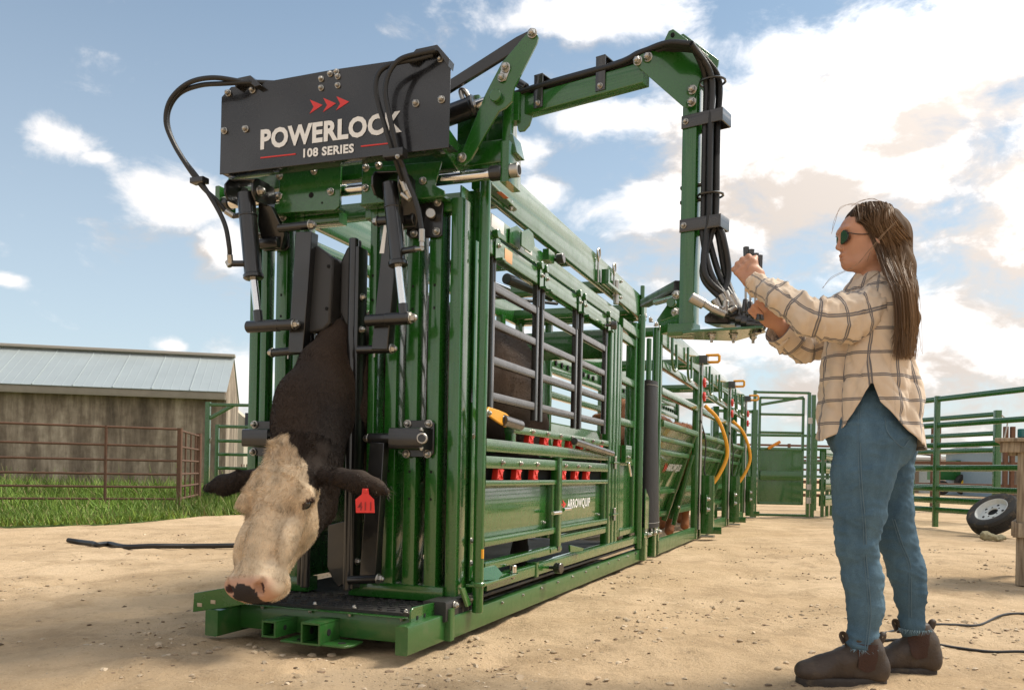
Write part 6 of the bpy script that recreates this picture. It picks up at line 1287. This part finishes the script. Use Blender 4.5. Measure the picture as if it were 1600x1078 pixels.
# ---------------------------------------------------------------- far sheds and machine
SHW = mat('shed_wall', (.42, .37, .31), .9, var=.3, vscale=1.5); SHR = mat('shed_roof', (.40, .42, .40), .5, .2, var=.2, vscale=2)
def shed(name, label, px0, px1, py_r, py_e, py_b, dep, wallm, roofm):
    a, b = wd(px0, py_b, dep), wd(px1, py_b, dep); ze = wd(px0, py_e, dep).z; zr = wd(px0, py_r, dep+2).z; E_ = empty(name, (a.x, a.y, 0)); tag(E_, label, 'shed'); n = b.x-a.x
    one(E_, 'wall', wallm, 'prism', [(0, 0, 0), (n, 0, 0), (n, 0, ze), (0, 0, ze)], (0, 5, 0))
    r_ = one(E_, 'roof', roofm, 'prism', [(-.3, -.4, ze), (n+.3, -.4, ze), (n+.3, 2.5, zr), (-.3, 2.5, zr)], (0, .0, .12)); one(E_, 'roof', roofm, 'prism', [(-.3, 2.5, zr), (n+.3, 2.5, zr), (n+.3, 5.4, ze), (-.3, 5.4, ze)], (0, 0, .12))
    one(E_, 'door', mat('shed_door%d' % px0, (.16, .13, .10), .8), 'box', n*.3, n*.55, -.06, -.01, 0, ze*.7, .02); return E_
shed('open_shed', 'low grey roofed shed seen between the rails beside the wooden stand', 1475, 1552, 708, 716, 750, 62, SHW, SHR)
shed('blue_trailer', 'pale blue-grey trailer body behind the rusty fence, left of the shed', 1400, 1464, 713, 717, 750, 48, mat('trailer_blue', (.30, .36, .38), .5, var=.2), mat('trailer_top', (.5, .5, .48), .5))
shed('blue_container', 'blue-grey box standing behind the wooden stand at the right edge', 1562, 1640, 700, 706, 752, 40, mat('box_blue', (.22, .30, .36), .5, var=.2), mat('box_top', (.32, .38, .42), .5))
tr = empty('tractor', tuple(wd(1482, 752, 44)*1.0)); tr.location.z = 0; tag(tr, 'small green and yellow tractor standing beyond the fence rails', 'tractor'); TG = mat('tractor_green', (.02, .13, .03), .4); TY = mat('tractor_yellow', (.75, .5, .02), .4)
one(tr, 'hood', TG, 'box', -.9, .5, -.4, .4, .75, 1.25, .05); one(tr, 'cab', TG, 'box', .1, .95, -.5, .5, 1.0, 1.75, .05)
for x, r_ in ((-.65, .36), (.55, .55)):
    wh = one(tr, 'wheel', RUB, 'cyl', (x, -.75, r_), (x, -.45, r_), r_, n=20); one(wh, 'rim', TY, 'cyl', (x, -.77, r_), (x, -.74, r_), r_*.55, n=16)
# ---------------------------------------------------------------- spare wheel leaning on the stand
TYRE = mat('tyre_rubber', (.03, .028, .026), .8, bump=.2, bscale=60, dirt=.85, dcol=(.26, .19, .12)); RIMW = mat('white_rim', (.62, .64, .62), .4, dirt=.3)
def spare():
    R_ = .335; E_ = empty('spare_wheel', tuple(wg(1553, 836))); tag(E_, 'spare tyre on a white five-bolt rim leaning back beside the wooden stand', 'wheel')
    M_ = V((-.62, -.25, .74)).to_track_quat('Z', 'Y').to_matrix()
    # profile (radius, offset along the axle); axle = local z, visible face = -... built then tilted to lie back
    prof = [(.205, -.085), (.215, -.10), (.27, -.108), (.312, -.098), (.330, -.075), (.335, -.05)]
    for k in range(5): z = -.05+k*.02; prof += [(.336, z), (.336, z+.014), (.328, z+.015), (.328, z+.019)]
    prof += [(.335, .055), (.330, .075), (.312, .098), (.27, .108), (.215, .10), (.205, .085)]
    m = MB(); rings = [[(M_ @ V((r*math.cos(a), r*math.sin(a), z))) for a in np.linspace(0, 2*math.pi, 49)[:-1]] for r, z in prof]; zmin = min(p.z for r in rings for p in r); off = V((0, 0, -zmin-.005)); off.y += .0
    rings = [[p+off for p in r] for r in rings]; m.loft(rings, caps=False); ty = m.build('tyre', TYRE, E_, ang=30)
    pr2 = [(.214, .095), (.205, .098), (.198, .085), (.190, .04), (.182, .03), (.165, .035), (.10, .05), (.075, .052), (.068, .05), (.064, .035)]
    m = MB(); m.loft([[(M_ @ V((r*math.cos(a), r*math.sin(a), z)))+off for a in np.linspace(0, 2*math.pi, 41)[:-1]] for r, z in pr2], caps=False); rim = m.build('rim', RIMW, E_, ang=40)
    m = MB(); m.loft([[(M_ @ V((r*math.cos(a), r*math.sin(a), z)))+off for a in np.linspace(0, 2*math.pi, 25)[:-1]] for r, z in ((.066, -.02), (.066, .034), (.01, .034))], caps=True); m.build('hub_bore', HOLE, rim)
    for k in range(5):
        a = k*2*math.pi/5+.3; c = M_ @ V((.128*math.cos(a), .128*math.sin(a), .0415)); n_ = M_ @ V((0, 0, 1)); one(rim, 'rim_hole', HOLE, 'cyl', c+off, c+off+n_*.006, .018)
        a += .6; c = M_ @ V((.088*math.cos(a), .088*math.sin(a), .049)); one(rim, 'lug_hole', HOLE, 'cyl', c+off, c+off+n_*.005, .010)
    return E_
spare()
# crumpled sack beside the tyre
def sack():
    c = wg(1550, 843); g = SDF(np.arange(c.x-.22, c.x+.26, .012), np.arange(c.y-.2, c.y+.2, .012), np.arange(-.01, .16, .012)); g.ell((c.x-.05, c.y, .03), (.09, .08, .055), .03).ell((c.x+.06, c.y+.02, .02), (.12, .07, .035), .03)
    vv, f = g.mesh(1); vv = vv+vnormals(vv, f)*(.014*vnoise(vv, 22, 2)+.006*vnoise(vv, 55, 3))[:, None]; o = npmesh('rag', vv, f, mat('dusty_cloth', (.25, .22, .13), .95, var=.4, vscale=18)); tag(o, 'crumpled olive grey rag lying on the dirt below the spare wheel', 'rag')
sack()
# ---------------------------------------------------------------- weathered wooden stand at the right edge
WOOD = mat('weathered_wood', (.30, .235, .165), .85, var=.35, vscale=9, bump=.4, bscale=50)
def woodgrain(m):
    nt = m.node_tree; tc = nt.nodes.new('ShaderNodeTexCoord'); mp = nt.nodes.new('ShaderNodeMapping'); mp.inputs['Scale'].default_value = (40, 40, 3); nt.links.new(tc.outputs['Object'], mp.inputs['Vector']); n = nt.nodes.new('ShaderNodeTexNoise'); n.inputs['Scale'].default_value = 1.5; n.inputs['Detail'].default_value = 8; nt.links.new(mp.outputs[0], n.inputs['Vector'])
    r = nt.nodes.new('ShaderNodeValToRGB'); r.color_ramp.elements[0].color = (.17, .125, .085, 1); r.color_ramp.elements[1].color = (.42, .34, .245, 1); r.color_ramp.elements[0].position = .35; r.color_ramp.elements[1].position = .66; nt.links.new(n.outputs['Fac'], r.inputs[0]); nt.links.new(r.outputs[0], nt.nodes['Principled BSDF'].inputs['Base Color'])
woodgrain(WOOD)
st = empty('wooden_stand', tuple(wg(1600, 915))); tag(st, 'weathered wooden stand with plank top at the right edge of the picture', 'stand'); sc = st.location.copy(); st.rotation_euler = (0, 0, rad(-33))
def sp(px, py, dd=0.): return wd(px, py, 5.92+dd)-sc
x0 = sp(1593, 700).x
one(st, 'leg', WOOD, 'box', x0, x0+.09, .0, .09, .0, .93, .006); one(st, 'leg', WOOD, 'box', x0, x0+.09, .75, .84, .0, .93, .006); one(st, 'leg', WOOD, 'box', x0+.9, x0+.99, .0, .09, .0, .93, .006); one(st, 'leg', WOOD, 'box', x0+.9, x0+.99, .75, .84, .0, .93, .006)
one(st, 'apron', WOOD, 'box', x0-.105, x0+1.1, -.03, .0, .915, .985, .005); one(st, 'apron', WOOD, 'box', x0-.105, x0+1.1, .84, .87, .915, .985, .005)
for k in range(6): one(st, 'plank', WOOD, 'box', x0-.135, x0+1.15, -.06+k*.165, .095+k*.165, .988, 1.014+.003*(k % 2), .004)
one(st, 'stretcher', WOOD, 'box', x0-.02, x0+1.0, -.028, -.001, .33, .43, .005); one(st, 'stretcher', WOOD, 'box', x0-.03, x0-.002, -.02, .86, .34, .44, .005)
cp = MB().cyl((0, 0, 0), (0, 0, .06), .035, n=18).build('plastic_cup', mat('teal_plastic', (.03, .16, .17), .3), None); cp.location = sc+Matrix.Rotation(rad(-33), 3, 'Z') @ V((x0+.03, .02, 1.018)); tag(cp, 'small dark teal cup standing on the wooden stand', 'cup')
# ---------------------------------------------------------------- cables and hose on the ground
def cable(name, label, pts, r, cat, m=HOSE):
    o = one(None, name, m, 'tube', [(lambda w_: (w_.x, w_.y, float(hgt(w_.x, w_.y))*min(1., 14/(1+math.hypot(w_.x, w_.y)))+r*1.1))(wg(x, y, 0.)) for x, y in pts], r, 8, 8); tag(o, label, cat)
cable('black_hose', 'black hose lying across the dirt behind the cow, end at the left', [(106, 845), (125, 846), (145, 850), (152, 852), (170, 850), (195, 855), (240, 856), (300, 855), (370, 855), (440, 853), (520, 850)], .022, 'hose')
cable('extension_cable', 'upper thin black cable trailing right from behind the boots', [(1380, 990), (1420, 982), (1455, 977), (1490, 976), (1530, 974), (1565, 967), (1600, 965), (1680, 966)], .006, 'cable')
cable('extension_cable', 'lower thin black cable curving right from behind the boots', [(1370, 1000), (1410, 1002), (1455, 1006), (1500, 1010), (1550, 1015), (1600, 1019), (1680, 1028)], .006, 'cable')
# ---------------------------------------------------------------- barn
def barnmat():
    m = bpy.data.materials.new('weathered_board_wall'); m.use_nodes = True; nt = m.node_tree; b = nt.nodes['Principled BSDF']; L = nt.links.new; b.inputs['Roughness'].default_value = .95
    tc = nt.nodes.new('ShaderNodeTexCoord')
    def nz(sc, det=6, v=None, ro=.6):
        n = nt.nodes.new('ShaderNodeTexNoise'); n.inputs['Scale'].default_value = sc; n.inputs['Detail'].default_value = det; n.inputs['Roughness'].default_value = ro; L(v or tc.outputs['Object'], n.inputs['Vector']); return n.outputs['Fac']
    mp = nt.nodes.new('ShaderNodeMapping'); mp.inputs['Scale'].default_value = (1.5, 1, .22); L(tc.outputs['Object'], mp.inputs['Vector'])
    r = nt.nodes.new('ShaderNodeValToRGB'); e = r.color_ramp.elements; e[0].position = .34; e[0].color = (.13, .10, .075, 1); e[1].position = .70; e[1].color = (.58, .48, .37, 1); k = e.new(.5); k.color = (.27, .21, .155, 1); L(nz(1.6, 8, mp.outputs[0], .68), r.inputs[0])
    x = nt.nodes.new('ShaderNodeMix'); x.data_type = 'RGBA'; x.blend_type = 'MULTIPLY'; x.inputs['Factor'].default_value = .6; L(r.outputs[0], x.inputs['A']); r2 = nt.nodes.new('ShaderNodeValToRGB'); r2.color_ramp.elements[0].position = .3; r2.color_ramp.elements[0].color = (.45, .43, .40, 1); r2.color_ramp.elements[1].position = .6; L(nz(5, 8), r2.inputs[0]); L(r2.outputs[0], x.inputs['B'])
    L(x.outputs['Result'], b.inputs['Base Color']); bp = nt.nodes.new('ShaderNodeBump'); bp.inputs['Strength'].default_value = .4; L(nz(12, 8), bp.inputs['Height']); L(bp.outputs[0], b.inputs['Normal']); return m
BW = barnmat(); RF = mat('roof_steel', (.45, .50, .50), .38, .35, var=.12, vscale=1.2, bump=.03, bscale=10); FAS = mat('fascia_board', (.30, .26, .21), .85, var=.25, vscale=4)
e_r, e_l = wd(352, 616, 22.2), wd(-120, 600, 20.6); bx = V((e_r.x, e_r.y, 0)); BARN = empty('barn', tuple(bx)); tag(BARN, 'long weathered barn with pale metal roof behind the rusty fence', 'barn')
dv = V((e_l.x-e_r.x, e_l.y-e_r.y, 0)); bl = dv.length; dv.normalize(); BARN.rotation_euler = (0, 0, math.atan2(-dv.y, -dv.x)); ze = 2.50; Lb = 17.
for k in range(14):
    x1 = -k*1.22-.055; x0_ = x1-1.215
    one(BARN, 'wall_panel', BW, 'prism', [(x0_, 0, 0), (x1, 0, 0), (x1, 0, ze), (x0_, 0, ze)], (0, .10, 0)); one(BARN, 'batten', BW, 'box', x0_-.012, x0_+.012, -.008, -.001, 0, ze, .002)
zr, dr_ = 3.74, 1.9
one(BARN, 'gable_wall', BW, 'prism', [(.03, .0, 0), (.03, 2*dr_, 0), (.03, 2*dr_+.3, ze+.07), (.03, dr_, zr-.03), (.03, -.28, ze+.07), (.03, .0, ze-.08)], (-.08, 0, 0)); one(BARN, 'rear_wall', BW, 'box', -Lb, -.45, 2*dr_-.1, 2*dr_, 0, ze, .01)
one(BARN, 'fascia', FAS, 'box', -Lb, .02, -.33, -.29, ze-.09, ze+.09, .005); one(BARN, 'soffit', FAS, 'box', -Lb, -.02, -.28, -.001, ze-.03, ze-.01, .002); one(BARN, 'rafter_end', FAS, 'box', -.02, .02, -.28, 0., ze-.08, ze+.05, .003)
for k in range(19):
    x1 = .06-k*.9; x0_ = x1-.898; pv = [(x0_, -.36, ze+.10), (x1, -.36, ze+.10), (x1, dr_, zr), (x0_, dr_, zr)]
    sh = one(BARN, 'roof_sheet', RF, 'prism', pv, (0, 0, .012)); one(sh, 'roof_rib', RF, 'bar', (x0_+.02, -.36, ze+.125), (x0_+.02, dr_, zr+.018), .03, .016)
    for q in range(3): one(sh, 'roof_rib', RF, 'bar', (x0_+.24+.22*q, -.36, ze+.114), (x0_+.24+.22*q, dr_, zr+.014), .02, .007)
    one(BARN, 'roof_sheet', RF, 'prism', [(x0_, 2*dr_+.36, ze+.1), (x1, 2*dr_+.36, ze+.1), (x1, dr_, zr), (x0_, dr_, zr)], (0, 0, .012))
one(BARN, 'ridge_cap', mat('ridge_cap', (.42, .38, .32), .6), 'bar', (-Lb, dr_, zr+.06), (.08, dr_, zr+.06), .34, .07)
# rusty pipe pen in front of the barn
fr0 = wg(279, 797); fl = wd(-60, 665, 12.6)
def fz(py): return CAMH+(728-py)/F*13.9
RP = empty('rusty_pen', (fr0.x, fr0.y, 0)); tag(RP, 'low rusty pipe pen standing in the weeds before the barn', 'fence')
d = V((fl.x-fr0.x, fl.y-fr0.y, 0))
for z in (1.30, 1.02, .79, .57, .37, .18): one(RP, 'rail', RUST, 'bar', (0, 0, z), (d.x*1.25, d.y*1.25, z), .036, .036, (0, 0, 1), .016)
for t in (0., .36, 1.0): p = d*t; one(RP, 'post', RUST, 'bar', (p.x, p.y, -.02), (p.x, p.y, 1.32), .075 if t < .1 else .045, .075 if t < .1 else .045, (0, 1, 0), .02)
b2 = wd(311, 677, 16.2)-RP.location; b2.z = 0
for z in (1.28, 1.02, .80, .58, .38, .18): one(RP, 'rail', RUST, 'bar', (0, 0, z), (b2.x, b2.y, z), .036, .036, (0, 0, 1), .016)
for t in (.28, .55, .8): p = b2*t; one(RP, 'picket', RUST, 'bar', (p.x, p.y, .15), (p.x, p.y, 1.28), .03, .03, (0, 1, 0), .012)
one(RP, 'post', RUST, 'bar', (b2.x, b2.y, -.02), (b2.x, b2.y, 1.33), .11, .11, (0, 1, 0), .04)
# green swing gate behind the cow
q0 = wg(325, 782); q0 = wd(324, 740, 17.0); GG = empty('swing_gate', (q0.x, q0.y, 0)); tag(GG, 'green swing gate with braced post seen left of the headgate', 'gate')
def gq(px, py): return wd(px, py, 17.)-GG.location
for px, w_ in ((324, .09), (339, .07)): a = gq(px, 700); one(GG, 'post', GREEN, 'bar', (a.x, 0, 0), (a.x, 0, gq(px, 628 if px < 330 else 663).z), w_, w_, (0, 1, 0), .01)
a = gq(325, 632); one(GG, 'top_bar', GREEN, 'bar', (a.x, 0, a.z), (a.x+3.2, 0, a.z), .05, .06); c = gq(365, 633); one(GG, 'brace', GREEN, 'bar', (a.x, 0, gq(325, 655).z), (c.x, 0, c.z), .04, .07)
for py in (666, 688.5, 709.5, 731): a = gq(338, py); one(GG, 'rail', GREEN, 'bar', (a.x, 0, a.z), (a.x+2.8, 0, a.z), .05, .06)
one(GG, 'chain', ZINC, 'tube', [gq(323, 680), gq(326, 690), gq(330, 684), gq(327, 693)], .015, 6, 4)
# pale concrete feed bin behind it
cb = wd(352, 740, 30.); CB = empty('concrete_bin', (cb.x, cb.y, 0)); tag(CB, 'pale concrete bin wall behind the green swing gate', 'wall'); CON = mat('old_concrete', (.52, .45, .36), .9, var=.2, vscale=1.2)
one(CB, 'wall', CON, 'prism', [(-.55, 0, 0), (.62, 0, 0), (.62, 0, 1.5), (.66, 0, 2.4), (.25, 0, 2.75), (-.1, 0, 2.55), (-.1, 0, 2.1), (-.55, 0, 2.1)], (0, .5, 0)); one(CB, 'ledge', CON, 'box', -.5, .9, -.4, -.1, .3, .62, .03); one(CB, 'bracket', mat('dark_steel', (.05, .05, .06), .6), 'box', .66, .80, -.05, .1, 1.9, 2.6, .01)
bars(CB, RUST, 'grate_bar', [((.62+.09*k, -.2, .35), (.62+.09*k, -.2, .82)) for k in range(6)], .03, .03)
# ---------------------------------------------------------------- grass and weeds
GRM = tintmat('grass_blade', .6, .3); r = np.random.default_rng(21)
edge = [(-60., 5.5), (-5.9, 9.75), (-5.35, 10.1), (-5.0, 10.25), (-4.75, 10.9), (-4.5, 11.8), (-4.15, 13.0), (-3.0, 14.2), (-1.5, 15.5), (-.5, 17)]
ex_, ey_ = np.array(edge).T
def gedge(x): return np.interp(x, ex_, ey_)+.12*np.sin(x*7.)+.08*np.sin(x*17+1)
gm = bpy.data.materials.new('green_ground'); gm.use_nodes = True; nt = gm.node_tree; nb = nt.nodes['Principled BSDF']; nb.inputs['Roughness'].default_value = .95; tn = nt.nodes.new('ShaderNodeTexNoise'); tn.inputs['Scale'].default_value = 3; tn.inputs['Detail'].default_value = 8; tcn = nt.nodes.new('ShaderNodeTexCoord'); nt.links.new(tcn.outputs['Object'], tn.inputs['Vector']); rr = nt.nodes.new('ShaderNodeValToRGB'); rr.color_ramp.elements[0].color = (.035, .075, .012, 1); rr.color_ramp.elements[1].color = (.12, .17, .035, 1); nt.links.new(tn.outputs['Fac'], rr.inputs[0]); nt.links.new(rr.outputs[0], nb.inputs['Base Color'])
gx = np.concatenate([np.linspace(-60, -9, 30), np.arange(-8.9, -.6, .06)]); top_y = np.full_like(gx, 60.); vg = []; fg_ = []
for i, x in enumerate(gx): vg += [(x, gedge(x)-.12, -.07), (x, gedge(x)+.25, .015), (x, 60., .02)]
for i in range(len(gx)-1): fg_ += [(3*i, 3*i+3, 3*i+4, 3*i+1), (3*i+1, 3*i+4, 3*i+5, 3*i+2)]
me = bpy.data.meshes.new('grass_ground'); me.from_pydata(vg, [], fg_); o = finish('grass_ground', me, gm, ang=0); o['kind'] = 'structure'
def blades(n, xlo, xhi, band, hlo, hhi, wlo, whi, name, label, near=None):
    x = r.uniform(xlo, xhi, n); e_ = gedge(x); y = e_-.12+np.abs(r.normal(0, 1, n))*band-.25*(r.uniform(size=n) < .04)*r.uniform(size=n) if near is None else r.uniform(*near, n); ok = y > e_-.4; x, y = x[ok], y[ok]; n = len(x)
    h = r.uniform(hlo, hhi, n)*np.where(r.uniform(size=n) < .06, 1.6, 1); roots = np.stack([x, y, np.zeros(n)], -1); d = np.stack([r.normal(0, .35, n), r.normal(0, .35, n), np.ones(n)], -1); d /= np.linalg.norm(d, axis=1, keepdims=True)
    t = r.uniform(size=(n, 1)); pt_ = np.clip(.5+.5*vnoise(roots, 1.1, 30), 0, 1)[:, None]; c = (np.array([.07, .14, .018])*(1-t)+np.array([.22, .32, .05])*t)*(.7+.6*pt_); dry = r.uniform(size=n) < .13; c[dry] = (.32, .27, .12)
    o = strands(name, roots, d, h, c, GRM, None, w=r.uniform(wlo, whi, n), seg=3, droop=np.array((.0, -.05, -.14)), curl=.12, seed=8); o['kind'] = 'stuff'; o['label'] = label; return o
blades(26000, -9.5, -2.0, 1.6, .05, .14, .005, .010, 'grass', 'short green grass growing along the edge of the dirt')
blades(16000, -12., -3.2, 0, .10, .28, .006, .012, 'tall_grass', 'taller grass and weeds round the rusty pen', near=(12.2, 20.))
blades(9000, -13., -4.3, 0, .18, .5, .008, .016, 'weeds', 'tall green weeds against the barn wall', near=(16.5, 21.0))
# ---------------------------------------------------------------- stones and crumbs
STN = tintmat('stone', .9, .2, bump=.3, bs=120)
ico = bmesh.new(); bmesh.ops.create_icosphere(ico, subdivisions=1, radius=1); iv = np.array([v.co[:] for v in ico.verts]); ifc = np.array([[v.index for v in f.verts] for f in ico.faces]); ico.free()
def scatter(n, name, label, fx_, smin, smax, c0, c1, seed, flat=.6):
    r = np.random.default_rng(seed); p = fx_(r, n); n = len(p); s = smin*(smax/smin)**(r.uniform(size=n)**2.2); vv = iv[None]*(1+.25*r.normal(size=(n, len(iv), 1))); sc_ = np.stack([s*r.uniform(.7, 1.3, n), s*r.uniform(.7, 1.3, n), s*flat*r.uniform(.6, 1.2, n)], -1)
    a = r.uniform(0, 6.28, n); vv = vv*sc_[:, None]; ca_, sa_ = np.cos(a)[:, None], np.sin(a)[:, None]; x = vv[..., 0]*ca_-vv[..., 1]*sa_; y = vv[..., 0]*sa_+vv[..., 1]*ca_; vv = np.stack([x, y, vv[..., 2]], -1)+p[:, None]; vv[..., 2] += (sc_[:, 2]*.25)[:, None]
    t = r.uniform(size=(n, 1)); c = np.array(c0)*(1-t)+np.array(c1)*t; c *= r.uniform(.8, 1.2, (n, 1)); k = len(iv)
    o = npmesh(name, vv.reshape(-1, 3), (ifc[None]+np.arange(n)[:, None, None]*k).reshape(-1, 3), STN, None, col=np.repeat(c, k, 0), ang=45); o['kind'] = 'stuff'; o['label'] = label; return o
def area(r, n):
    y = 1.6+7.5*r.uniform(size=n)**1.6; x = r.uniform(-.75, .75, n)*y; k = np.clip(.25+.75*vnoise(np.stack([x, y, 0*x], -1), 1.5, 44)+.45*vnoise(np.stack([x, y, 0*x], -1), 5, 45), .03, 1) > r.uniform(size=n); x, y = x[k], y[k]
    a, b = x-OX, y-OY; lx, ly = a*exx+b*exy, a*eyx+b*eyy; ok = ~((lx > -1.) & (lx < .1) & (ly > -.02)); x, y = x[ok], y[ok]; return np.stack([x, y, hgt(x, y)*np.clip(14/(1+np.hypot(x, y)), 0, 1)], -1)
scatter(22000, 'gravel', 'tan grit and pebbles strewn over the dirt', area, .0018, .015, (.36, .27, .17), (.58, .47, .34), 61)
scatter(6000, 'dirt_crumbs', 'dark brown crumbs of soil and manure on the dirt', area, .003, .014, (.14, .10, .065), (.30, .215, .14), 62, .45)
def rocks():
    g2 = np.random.default_rng(70); i2 = bmesh.new(); bmesh.ops.create_icosphere(i2, subdivisions=3, radius=1); bv = np.array([v.co[:] for v in i2.verts]); bf = np.array([[v.index for v in f.verts] for f in i2.faces]); i2.free()
    sp_ = [(390, 993, 9), (399, 999, 9), (410, 1001, 8), (327, 1010, 9), (340, 1006, 11), (305, 1014, 10), (300, 1045, 8), (488, 1006, 11), (519, 1008, 12), (248, 1003, 9), (250, 988, 6), (978, 965, 9), (1002, 985, 8), (1030, 998, 7), (1127, 992, 6), (1156, 995, 7), (1235, 963, 5), (860, 1020, 6), (935, 1048, 7), (1215, 1050, 8), (1228, 1036, 7), (1540, 882, 5), (1505, 905, 6), (968, 888, 6), (700, 1052, 6), (1180, 1000, 6), (1090, 962, 5), (780, 1040, 6), (60, 960, 5), (190, 1045, 5), (130, 930, 5), (1465, 915, 5)]
    for i, (px, py, s) in enumerate(sp_):
        p = wg(px, py); u = p.y/F*s*.62; v = bv*(1+.13*vnoise(bv+i*7, 1.3, i)[:, None]+.05*vnoise(bv+i, 4., i+50)[:, None])*np.array((u*g2.uniform(.9, 1.25), u*g2.uniform(.8, 1.1), u*g2.uniform(.5, .75))); v[:, 2] = np.maximum(v[:, 2], -.25*u)
        c = np.array([.42, .33, .23])*g2.uniform(.75, 1.3); o = npmesh('stone', v, bf, STN, None, col=np.tile(c, (len(v), 1))*(1+.12*vnoise(bv, 3, i))[:, None], ang=60); o.location = (p.x, p.y, hgt(p.x, p.y)+.20*u); o.rotation_euler = (0, 0, g2.uniform(0, 6)); tag(o, 'small tan stone lying loose on the dirt', 'stone', 'loose stones on the dirt')
rocks()
